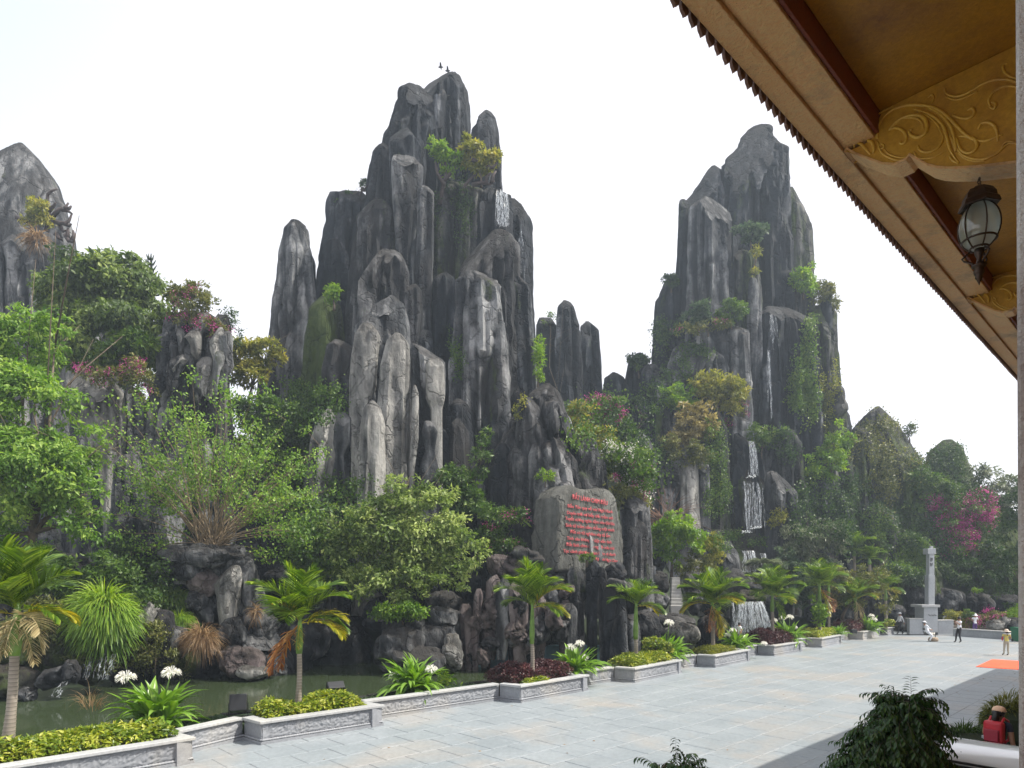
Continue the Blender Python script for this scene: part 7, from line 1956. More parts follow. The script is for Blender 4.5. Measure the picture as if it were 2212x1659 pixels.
palm("fan crowned palm with one bright yellow frond rising from the purple hedge", 1148, 1440, 1312, 22.2, 92, [("up", 4, 1.0), ("mid", 5, 1.0), ("low", 1, .8)], lean=(2, 0), r0=.085, seed=3,
     yellow=[("mid", -.15, FY, 1.0), ("low", .15, FY, .85)], sheath=1.2)
palm("slim palm with a flat small crown in front of the organ pipe rocks", 1372, 1422, 1310, 26.6, 66, [("up", 2, .8), ("mid", 5, 1.0), ("low", 1, .9)], lean=(2, 0), r0=.10, seed=4, yellow=[("low", .3, FY, .9)], sheath=1.3)
palm("bushy palm with a skirt of orange fronds left of the curtain waterfall", 1539, 1392, 1305, 31.0, 74, [("up", 3, 1.0), ("mid", 6, 1.05), ("low", 4, .95)], r0=.11, seed=5,
     yellow=[("low", .0, FY, .9), ("low", PI, FY, .9), ("low", -.8, FY, .8)], dead=[("dead", -1.5, FO, .9), ("dead", -.9, FY, .9), ("dead", -2.2, FO, .85), ("dead", 0.2, FY, .8)])
palm("dark palm above the purple hedge right of the curtain waterfall", 1668, 1362, 1290, 36.0, 64, [("up", 4, .95), ("mid", 6, 1.05), ("low", 3, .9)], r0=.11, seed=6, yellow=[("low", .1, FY, .8), ("mid", 2.6, FY, .7)], dead=[("dead", -.8, FG, .8), ("dead", -.3, FG, .7)])
palm("tall palm with leafy climber on its trunk and one golden hanging frond", 1770, 1357, 1268, 39.8, 62, [("up", 3, .9), ("mid", 5, 1.0), ("low", 3, .8)], r0=.12, seed=7, dead=[("dead", -.1, FY, 1.05), ("dead", .25, FO, .9)], sheath=1.6)
palm("medium palm with yellow tipped fronds over the mixed purple hedge", 1848, 1350, 1296, 44.8, 52, [("up", 3, .9), ("mid", 4, 1.0), ("low", 2, .8)], r0=.12, seed=8, yellow=[("low", 0, FY, .9), ("mid", .6, FY, .8), ("mid", PI, FY, .8)], dead=[("dead", -1.8, FP, .8), ("dead", -1.2, FP, .7)])
palm("small crowned palm nearest the stone pillar", 1913, 1345, 1274, 47.5, 42, [("up", 2, .8), ("mid", 5, 1.0), ("low", 2, .8)], r0=.12, seed=9, yellow=[("low", .3, FY, .8)], dead=[("dead", -.4, FP, .6)])
palm("young palm in front of the far end of the planters behind the climber palm", 1790, 1330, 1262, 44.5, 40, [("up", 3, .9), ("mid", 4, 1.0)], r0=.1, seed=10, base_z=0)
palm("silvery feathery palm between the stepped cascades", 1652, 1245, 1222, 45.5, 38, [("mid", 5, 1.0), ("low", 6, 1.0), ("up", 2, .8)], r0=.25, seed=11, group=None, sheath=.2, base_z=4.0, name="feather_palm")
palm("bright fan palm in the greenery left of the low mossy domes", 1845, 1215, 1192, 52, 46, [("up", 4, .9), ("mid", 6, 1.0), ("low", 3, .8)], r0=.15, seed=12, group=None, sheath=.3, base_z=4.2, name="fan_palm")
palm("second bright fan palm slightly right and lower than its neighbour", 1878, 1225, 1210, 51, 36, [("up", 3, .9), ("mid", 5, 1.0), ("low", 3, .8)], r0=.15, seed=13, group=None, sheath=.3, base_z=4.0, name="fan_palm")
palm("shaggy palm against the sky on top of the pitted cliff", 405, 690, 652, 35.2, 44, [("mid", 4, 1.0), ("low", 7, 1.0), ("up", 2, .8)], r0=.15, seed=14, group=None, sheath=.3, base_z=17.4, name="shaggy_palm")
for o_ in bpy.data.objects:
    if o_.name.startswith(("feather_palm", "shaggy_palm")):
        for ch in o_.children:
            if ch.name.startswith("frond"):
                ch.data = fr_me("mid" if "mid" in ch.data.name else "low", 0, G_SILVER if o_.name.startswith("feather") else G_OLIVE)
# conifer tip silhouettes
def conifer(label, px, py0, py1, Y, w):
    r = empty("conifer", tuple(P(px, py1, Y)), label, "conifer"); s = Y / F
    mb = MB(); mb.tube([P(px, py1, Y), P(px, py0, Y)], [.08, .02], 6); mb.build("trunk", BARK, r)
    mb = MB(); rs = random.Random(int(px)); n = 8
    for k in range(n):
        z = py0 + (py1 - py0) * (k + .5) / n
        for q in range(7):
            a = q * 2 * PI / 7 + k; L = w * s * (.2 + .8 * (k + 1) / n) * rs.uniform(.8, 1.1); c = P(px, z, Y)
            mb.tube([c, c + Vector((math.cos(a) * L * .6, math.sin(a) * L * .6, .02)), c + Vector((math.cos(a) * L, math.sin(a) * L, .25))], [.06, .05, .02], 4)
    mb.build("crown", simple("conifer_green", (0.03, 0.05, 0.03), .8), r)
conifer("small conifer silhouette behind the large dense olive tree", 325, 555, 640, 37, 26)
conifer("tiny conifer silhouette on the far right shoulder of the right mountain", 1782, 608, 650, 58, 14)

# climber on the palm trunk
hedge_blob("climbing_plant", "broad leaved climber wrapping the trunk of the tall palm", "climber", [(1768, 1322, 12, 16), (1766, 1342, 9, 12), (1760, 1296, 9, 9), (1775, 1330, 8, 14)], 39.6, 900, G_BRIGHT, .22)

# ------------------------------------------------------------------ lilies
LG = leaf_mat("lily_leaf", [(0, (0.05, 0.12, 0.016)), (0.5, (0.12, 0.25, 0.03)), (1, (0.30, 0.44, 0.08))], .3, .3)
def strap_mesh(e0, droop, seed, w=.068):
    rs = np.random.RandomState(seed); segs = 8; a = e0; p = np.zeros(3); V = []; tint = []
    for k in range(segs + 1):
        q = k / segs; ww = w * (.7 + .5 * q if q < .5 else .95 * (1 - ((q - .5) / .5) ** 1.6) + .02)
        sd = np.array([0, 1, 0]); u = np.array([-math.sin(a), 0, math.cos(a)])
        V += [p - sd * ww + u * ww * .45, p, p + sd * ww + u * ww * .45]; tint += [.5, .8, .5]
        p = p + np.array([math.cos(a), 0, math.sin(a)]) / segs; a -= droop / segs * (.3 + 1.4 * q)
    V = np.array(V); Fc = []
    for k in range(segs):
        b_ = 3 * k; Fc += [[b_, b_ + 1, b_ + 4, b_ + 3], [b_ + 1, b_ + 2, b_ + 5, b_ + 4]]
    me = mesh_np("leaf", V, np.array(Fc), True, {"tint": np.array(tint)}); me.materials.append(LG); return me
STR = [strap_mesh(R_(80), R_(50), 1), strap_mesh(R_(66), R_(90), 2), strap_mesh(R_(50), R_(100), 3), strap_mesh(R_(34), R_(110), 4), strap_mesh(R_(16), R_(90), 5), strap_mesh(R_(58), R_(40), 6)]
def flower_mesh():
    rs = np.random.RandomState(4); n = 130; V, Fc, tint = [], [], []
    for k in range(n):
        d = rs.normal(size=3); d[2] = abs(d[2]) * .8 - .25; d /= np.linalg.norm(d); s = np.cross(d, rs.normal(size=3)); s /= np.linalg.norm(s)
        a = d * .25; b_ = d * .8; c = d * 1.0 + np.array([0, 0, -.22]) + s * .1; base = len(V); w = .055
        for p, ww in ((a, w * .5), (b_, w), (c, w * .2)): V += [p - s * ww, p + s * ww]; tint += [rs.uniform(.2, 1)] * 2
        Fc += [[base, base + 1, base + 3, base + 2], [base + 2, base + 3, base + 5, base + 4]]
    me = mesh_np("flower_head", np.array(V), np.array(Fc), False, {"tint": np.array(tint)}); me.materials.append(G_WHITE); return me
FLM = flower_mesh()
def lily(label, px, py, Y, size, n, flowers, seed, base_z=.46):
    rs = random.Random(seed); n = int(n * 1.45)
    c = P(px, py, Y); c.z = base_z
    r = empty("crinum_lily", tuple(c), label, "lily", "white flowering lilies behind the wall")
    for k in range(n):
        i = rs.choice([0, 1, 1, 2, 2, 3, 3, 4, 5]); o = link("leaf", STR[i], None, r, False)
        s = size * 1.28 * rs.uniform(.72, 1.12); o.scale = (s, s * rs.uniform(.8, 1.25), s); o.rotation_euler = (rs.gauss(0, .12), rs.gauss(0, .08), rs.uniform(0, 6.283))
        o.location = (rs.gauss(0, .16) * size, rs.gauss(0, .12) * size, rs.uniform(-.02, .06))
    for fx, fy, fs in flowers:
        f = P(fx, fy, Y - .1)
        mb = MB(); mb.tube([c + Vector((rs.uniform(-.05, .05), 0, 0)), c.lerp(f, .6) + Vector((0, 0, .1)), f], [.022, .018, .014], 6); mb.build("flower_stalk", SHEATH, r, True)
        o = link("flower_head", FLM, None, r, False); o.location = f - c; s = fs * Y / F; o.scale = (s, s, s * .85)
lily("biggest lily with two white flower heads, nearest to the camera", 345, 1560, 15.2, .95, 75, [(272, 1462, 22), (370, 1452, 21)], 1)
lily("second lily with a wilted and a fresh white head in front of the rock blocks", 890, 1500, 20.2, .95, 75, [(833 + 20, 1460, 15), (932, 1445, 15)], 2)
lily("lily right of the purple hedge with two close white heads", 1245, 1455, 24.0, .92, 65, [(1233, 1398, 12), (1252, 1390, 12), (1262, 1420, 11)], 3)
lily("lily with one tall white head behind the low yellow hedge", 1440, 1415, 28.6, 1.0, 70, [(1445, 1345, 12), (1400, 1400, 5)], 4)
lily("lily half hidden behind the boy in white", 1590, 1395, 33.0, .95, 60, [(1583, 1362, 9), (1650, 1390, 8), (1572, 1372, 8)], 5)
lily("lily with three white heads between purple waterfall hedge and climber palm", 1705, 1378, 37.0, 1.05, 60, [(1690, 1335, 8), (1706, 1333, 9), (1672, 1340, 8), (1716, 1355, 7)], 6)
lily("farthest lily behind the mixed purple hedge", 1880, 1352, 45.0, 1.0, 45, [(1882, 1330, 7), (1887, 1338, 8)], 7)
lily("low leafy lily without flowers beside the pale yellow hedge", 1810, 1366, 41.4, .7, 36, [], 8)

# ------------------------------------------------------------------ hedges in the planters
def hedge(label, k, mat, hgt, leaf, n, ext=(0.0, 1.0), depth=(.32, 1.35), tint=.5, name="hedge"):
    a, b_ = v2(BAYS[k][0]), v2(BAYS[k][1]); u = (b_ - a); L = u.length; u = u / L; back = Vector((-u.y, u.x, 0))
    c = a + u * L * (ext[0] + ext[1]) / 2 + back * .8
    root = empty(name, (c.x, c.y, HW - .1), label, "hedge")
    s0 = .25 + (L - .5) * ext[0]; s1 = .25 + (L - .5) * ext[1]
    x = RG.uniform(s0, s1, n); y = RG.uniform(depth[0], depth[1], n)
    q = np.stack([x * 1.3, y * 1.3, np.full(n, k * 3.3)], 1)
    ex = np.minimum(np.minimum(x - s0, s1 - x) / .22, np.minimum(y - depth[0], depth[1] - y) / .16); ex = np.clip(ex, 0, 1) ** .5
    top = hgt * (.72 + .35 * noise3(q, 3)) * (.35 + .65 * ex)
    f = 1 - RG.random(n) ** 2.6
    z = HW - .12 + top * f
    pos = np.array(a)[None, :] + np.outer(x, np.array(u)) + np.outer(y, np.array(back)); pos[:, 2] = z
    pos[:, :2] += RG.normal(size=(n, 2)) * .02
    cl = noise3(q * 2.6, 8) * .28
    nr = unit(RG.normal(size=(n, 3)) * .5 + np.array([0, 0, 1.0]) + np.outer(1 - ex, -np.array(back)))
    dr = unit(RG.normal(size=(n, 3)) * np.array([1, 1, .5]) + np.outer((1 - ex) * 1.2, -np.array(back)))
    Ls = leaf * RG.uniform(.7, 1.3, n)
    leaves_mesh("foliage", pos, nr, dr, Ls, Ls * .42, tint + cl + .16 * RG.normal(size=n), mat, root, .3)
    mb = MB(); rs = random.Random(k)
    for i in range(int(L * 14)):
        sx_, sy_ = rs.uniform(s0, s1), rs.uniform(*depth); p = a + u * sx_ + back * sy_; p.z = HW - .14
        mb.tube([p, p + Vector((rs.uniform(-.06, .06), rs.uniform(-.06, .06), hgt * .55))], [.008, .004], 4, cap=False)
    mb.build("stems", BARK, root)
hedge("yellow variegated hedge around the nearest palm", 0, G_CROTON, .50, .12, 7000)
hedge("yellow variegated hedge in the floodlight planter", 1, G_CROTON, .52, .12, 8000, ext=(.0, .96))
hedge("deep purple hedge around the fan crowned palm", 2, G_PURPLE, .74, .085, 12000, ext=(-.05, 1.0), depth=(.45, 1.9))
hedge("small yellow patch at the front edge of the first purple hedge", 2, G_CROTON, .34, .09, 2000, ext=(.08, .45), depth=(.18, .5))
hedge("low bright yellow hedge around the slim flat crowned palm", 3, G_CROTON, .60, .10, 8000, depth=(.25, 1.4))
hedge("clipped green hedge with yellow tips beside the boy in white", 4, G_YELLOW, .52, .09, 7000, ext=(0, .82), tint=.3)
hedge("purple hedge before the curtain waterfall", 5, G_PURPLE, 1.0, .10, 10000, ext=(-.12, 1.0), depth=(.25, 1.9))
hedge("pale yellow hedge at the foot of the climber palm", 6, G_CROTON, .66, .11, 5200, depth=(.25, 1.4), tint=.62)
hedge("mixed purple and red hedge in the farthest projecting planter", 7, G_PURPLE, .95, .12, 6000, ext=(-.2, .9), depth=(.3, 1.9), tint=.62)
# extra ground cover on the bed between planters
def cover(label, p0, p1, n, mat, leaf=.05, hgt=.10, name="ground_cover"):
    d_ = p1 - p0; x = RG.random(n); y = RG.uniform(.25, 1.4, n)
    pos = np.array(p0)[None, :] + np.outer(x, np.array(d_)) - np.outer(y, np.array(WN)); pos[:, 2] = .35 + hgt * RG.random(n) * (.6 + .8 * noise3(pos * 2, 4))
    root = leaves_mesh(name, pos, unit(RG.normal(size=(n, 3)) * .5 + np.array([0, 0, 1])), unit(RG.normal(size=(n, 3))), leaf * RG.uniform(.6, 1.4, n), leaf * .5 * RG.uniform(.6, 1.4, n), .5 + .2 * RG.normal(size=n), mat)
for k in range(5):
    cover("", recess[k][1], recess[k + 1][0], 3500, G_BLUE)
hedge_blob("shrub", "bright yellow green feathery shrub behind the low yellow hedge", "shrub", [(1418, 1395, 26, 14), (1400, 1402, 16, 10), (1440, 1400, 16, 12)], 27.9, 2600, G_CROTON, .10, tint=.45)
hedge_blob("shrub", "small yellow shrub at the end planter left of the walking man", "shrub", [(1922, 1345, 10, 7), (1912, 1348, 8, 5)], 47.0, 600, G_CROTON, .12)

# ------------------------------------------------------------------ near bush, mounds, car
def weeping(label, name, blobs, Y, n, mat, leaf, base, seed=0):
    root = empty(name, tuple(base), label, "bush"); s = Y / F
    rs = random.Random(seed); mb = MB(); pos, dr, nr = [], [], []
    cen = [P(b_[0], b_[1], Y) for b_ in blobs]; rad = [(b_[2] * s, b_[2] * s * .9, b_[3] * s) for b_ in blobs]
    ar = [r[0] * r[2] for r in rad]
    tw = n // 13
    for k in range(tw):
        i = rs.choices(range(len(blobs)), ar)[0]; c, r = cen[i], rad[i]
        d = Vector((rs.gauss(0, 1), rs.gauss(0, 1), rs.gauss(.25, .8))).normalized()
        f0 = rs.uniform(.45, 1.02)
        p = c + Vector((d.x * r[0], d.y * r[1], d.z * r[2])) * f0
        g = Vector((d.x, d.y, d.z * .6 + .15)).normalized(); pts = [p]
        L = rs.uniform(.16, .36)
        for q in range(6):
            g = (g + Vector((0, 0, -.22))).normalized(); pts.append(pts[-1] + g * L / 6)
        mb.tube(pts, [.004, .0035, .003, .0025, .002, .0015, .001], 3, cap=False)
        for q in range(13):
            f = .1 + .9 * q / 12 * 5.9; f = min(f, 5.9); a = pts[int(f)].lerp(pts[int(f) + 1], f - int(f)); s_ = 1 if q % 2 else -1
            sd = g.cross(Vector((0, 0, 1))); sd = sd.normalized() if sd.length > .01 else Vector((1, 0, 0))
            pos.append(tuple(a)); v = (g * .8 + sd * s_ * .7 + Vector((rs.gauss(0, .15), rs.gauss(0, .15), -.55))).normalized(); dr.append(tuple(v))
            nr.append(tuple((Vector((0, 0, 1)) + d * .6 + Vector((rs.gauss(0, .3), rs.gauss(0, .3), 0))).normalized()))
    pos, dr, nr = np.array(pos), np.array(dr), np.array(nr); k = len(pos)
    mb.build("twigs", BARK, root)
    # leaves: long pointed, with a dropped tip (3 quads worth of geometry)
    L = leaf * RG.uniform(.7, 1.25, k); W = L * .36; sd = unit(np.cross(dr, nr)); up = np.cross(sd, dr)
    P0 = pos; P1 = pos + dr * (L * .35)[:, None]; P2 = pos + dr * (L * .7)[:, None] - up * (L * .06)[:, None]; P3 = pos + dr * (L * .98)[:, None] - up * (L * .26)[:, None]
    fd = (W * .18)[:, None] * up
    V = np.stack([P0, P1 + sd * (W * .5)[:, None] + fd, P1, P1 - sd * (W * .5)[:, None] + fd, P2 + sd * (W * .36)[:, None] + fd, P2, P2 - sd * (W * .36)[:, None] + fd, P3], 1).reshape(-1, 3)
    o8 = np.arange(k)[:, None] * 8
    T = np.concatenate([o8 + np.array([t]) for t in ([0, 2, 1], [0, 3, 2], [1, 2, 5], [1, 5, 4], [2, 3, 6], [2, 6, 5], [4, 5, 7], [5, 6, 7])], 1).reshape(-1, 3)
    me = mesh_np("foliage", V, T, True, {"tint": np.repeat(np.clip(.45 + .2 * RG.normal(size=k), 0, 1), 8)})
    tag(link("foliage", me, mat, root), kind="stuff")
    tb = MB(); bb = Vector(base)
    for c in cen: tb.tube([bb, bb.lerp(c, .5) + Vector((rs.uniform(-.05, .05), 0, 0)), c], [.035, .022, .012], 6)
    tb.build("trunk", BARK, root, True)
FIC = leaf_mat("ficus_leaf", [(0, (0.012, 0.032, 0.010)), (0.5, (0.032, 0.078, 0.018)), (1, (0.12, 0.19, 0.045))], .22, .22)
weeping("dark glossy weeping bush with drooping leaves at the bottom right", "ficus_bush", [(1950, 1550, 44, 34), (1925, 1600, 66, 34), (1890, 1655, 66, 34), (1990, 1655, 34, 34), (1968, 1515, 30, 18), (1850, 1690, 44, 24), (1995, 1580, 30, 24), (1960, 1620, 50, 30), (1925, 1522, 18, 12)], 8.0, 13500, FIC, .085, P(1940, 1900, 8.0) , 1)
weeping("small dark glossy treetop poking in at the bottom edge", "ficus_bush", [(1460, 1668, 44, 26), (1490, 1665, 30, 20), (1425, 1672, 24, 16), (1470, 1700, 50, 30)], 7.6, 1700, FIC, .085, P(1460, 1950, 7.6), 2)
GTOP = G_DARK
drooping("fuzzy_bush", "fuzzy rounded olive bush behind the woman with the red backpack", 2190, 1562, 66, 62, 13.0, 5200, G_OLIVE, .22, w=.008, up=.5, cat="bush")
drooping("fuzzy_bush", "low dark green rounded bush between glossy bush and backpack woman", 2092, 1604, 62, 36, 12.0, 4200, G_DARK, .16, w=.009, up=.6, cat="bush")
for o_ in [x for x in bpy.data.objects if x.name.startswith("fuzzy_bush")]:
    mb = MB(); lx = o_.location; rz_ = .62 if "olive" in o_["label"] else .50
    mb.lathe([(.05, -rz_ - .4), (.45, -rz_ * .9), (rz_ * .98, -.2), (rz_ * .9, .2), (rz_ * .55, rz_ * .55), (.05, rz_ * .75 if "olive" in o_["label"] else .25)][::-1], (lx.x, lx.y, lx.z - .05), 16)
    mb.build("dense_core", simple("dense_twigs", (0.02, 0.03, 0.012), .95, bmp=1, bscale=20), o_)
drooping("green_shrub", "leafy green shrub below the white vehicle roof", 2060, 1665, 50, 26, 9.6, 1500, G_DARK, .2, w=.014, up=.6, cat="shrub")

# white vehicle
CARW = None
m, nt, b, out = new_mat("white_car_paint"); b.inputs["Base Color"].default_value = (.78, .79, .80, 1); b.inputs["Roughness"].default_value = .22; b.inputs["Coat Weight"].default_value = .6; b.inputs["Metallic"].default_value = 0.0
CARW = m
CARD = simple("dark_tinted_glass", (.012, .014, .014), .08); RUB = simple("black_trim", (.02, .02, .02), .5)
TP = [P(2028.6, 1591, 9.8), P(2230, 1620, 9.0)]
# the roof panel: a crowned sheet between a far edge and a near edge
fa, fb = P(1990, 1586, 9.9), P(2330, 1634, 8.9); na_, nb_ = P(1985, 1622, 8.6), P(2300, 1676, 7.9)
car = empty("parked_vehicle", ((fa.x + nb_.x) / 2, (fa.y + nb_.y) / 2, 0), "white vehicle at the lower right, mostly its smooth roof showing", "vehicle")
nu, nv = 30, 14; V = []
for i in range(nu):
    for j in range(nv):
        a, c = i / (nu - 1), j / (nv - 1)
        p = (fa.lerp(fb, a)).lerp(na_.lerp(nb_, a), c)
        e_ = min(a, 1 - a) * 5; crown = .10 * math.sin(math.pi * c) ** .6 * min(1, e_) ** .5 - .07 * (max(0, c - .82) / .18) ** 2
        gr = sum(-.008 * math.exp(-((c - g0 - .10 * a) / .018) ** 2) for g0 in (.22, .42))
        V.append((p.x, p.y, p.z + crown + gr - .03))
ii = np.arange(nu - 1)[:, None] * nv; jj = np.arange(nv - 1)[None, :]
Q = np.stack([ii + jj, ii + nv + jj, ii + nv + jj + 1, ii + jj + 1], 2).reshape(-1, 4)
o = link("roof", mesh_np("roof", np.array(V), Q, True), CARW, car); so = o.modifiers.new("solid", 'SOLIDIFY'); so.thickness = .03; so.offset = -1
zr = min(fa.z, na_.z) - .12
mb = MB(); q4 = [fa, fb, nb_, na_]; cc = sum(q4, Vector()) / 4
ins_ = [cc + (p - cc) * .93 for p in q4]; low_ = [cc + (p - cc) * 1.04 for p in q4]
mb.add([(p.x, p.y, p.z - .05) for p in ins_] + [(p.x, p.y, 1.0) for p in low_], [[0, 1, 5, 4], [1, 2, 6, 5], [2, 3, 7, 6], [3, 0, 4, 7], [3, 2, 1, 0]]); mb.build("windows", CARD, car)
mb = MB(); mb.add([(p.x, p.y, 1.0) for p in low_] + [(p.x, p.y, .3) for p in low_], [[0, 1, 5, 4], [1, 2, 6, 5], [2, 3, 7, 6], [3, 0, 4, 7], [3, 2, 1, 0], [4, 5, 6, 7]]); mb.build("body", CARW, car, bevel=.05)
for p in low_:
    d_ = (p - cc).normalized(); mb = MB(); c = cc + (p - cc) * .85; mb.lathe([(.05, -.1), (.3, -.1), (.32, -.06), (.32, .06), (.3, .1), (.05, .1)][::-1], (0, 0, 0), 18)
    ax = (fb - fa).normalized(); rot = Matrix.Rotation(math.atan2(ax.y, ax.x), 4, 'Z') @ Matrix.Rotation(PI / 2, 4, 'X')
    mb.v = [tuple(Vector((c.x, c.y, .32)) + (rot @ Vector(v))) for v in mb.v]; mb.build("wheel", RUB, car)
for a in (.3, .72):
    p = na_.lerp(nb_, a).lerp(fa.lerp(fb, a), .13); mb = MB(); mb.lathe([(.016, 0), (.018, .012), (.008, .02)][::-1], (p.x, p.y, p.z + .03), 8); mb.build("roof_bolt", RUB, car)
for c0 in (.42, .66):
    pts = []
    for q in range(9):
        a = .05 + .9 * q / 8; c = c0 - .22 * a; e_ = min(a, 1 - a) * 5
        p = fa.lerp(fb, a).lerp(na_.lerp(nb_, a), c); pts.append(p + Vector((0, 0, .10 * math.sin(math.pi * c) ** .6 * min(1, e_) ** .5 - .03)))
    mb = MB(); mb.tube(pts, .005, 5); mb.build("roof_seam", simple("grey_seam", (.25, .24, .28), .6), car)
mb = MB(); mb.tube([na_ + Vector((0, -.01, -.06)), nb_ + Vector((0, -.01, -.06))], .018, 6); mb.build("gutter_strip", RUB, car)

# leaves lying on the paving
# thin air between here and the far hills
hz = MB(); hz.box((0, 100, 29), (195, 165, 31.2))
HZM = bpy.data.materials.new("haze"); HZM.use_nodes = True; ht = HZM.node_tree; ht.nodes.clear()
ho = ht.nodes.new("ShaderNodeOutputMaterial"); hv = ht.nodes.new("ShaderNodeVolumePrincipled")
hv.inputs["Color"].default_value = (.72, .86, 1.0, 1); hv.inputs["Density"].default_value = HAZE; hv.inputs["Anisotropy"].default_value = .2
ht.links.new(hv.outputs[0], ho.inputs["Volume"])
tag(hz.build("haze", HZM), kind="stuff")

def litter():
    rs = random.Random(6); pos = [PG(rs.gauss(2160, 60), rs.gauss(1475, 14), .006) for _ in range(26)] + [PG(rs.uniform(500, 2100), rs.uniform(1450, 1640), .006) for _ in range(30)]
    pos = np.array([tuple(p) for p in pos if p.x > -20]); n = len(pos)
    leaves_mesh("fallen_leaves", pos, np.tile([0, 0, 1.], (n, 1)), unit(RG.normal(size=(n, 3)) * [1, 1, 0]), RG.uniform(.06, .13, n), RG.uniform(.03, .06, n), RG.random(n), G_DRY)
litter()
# ------------------------------------------------------------------ people
SKIN = simple("skin", (0.36, 0.20, 0.13), .55); HAIR = simple("black_hair", (0.012, 0.010, 0.010), .45)
def cloth(name, col, r=.85): return simple(name, col, r, var=.12, vscale=9, bmp=.3, bscale=18)
WHITEC = cloth("white_cotton", (.74, .76, .80)); BLACKC = cloth("black_trousers", (.018, .018, .022)); YELC = cloth("yellow_cloth", (.62, .56, .16)); BEIGE = cloth("beige_cloth", (.40, .37, .30))
PURP = cloth("purple_cloth", (.10, .05, .20)); NAVY = cloth("dark_navy_cloth", (.015, .018, .035)); REDC = cloth("red_nylon", (.50, .015, .03), .5); GREYC = cloth("grey_cloth", (.33, .33, .34)); PEACH = cloth("peach_cap_cloth", (.78, .50, .34))
SHOE = simple("dark_shoes", (.03, .025, .02), .5)

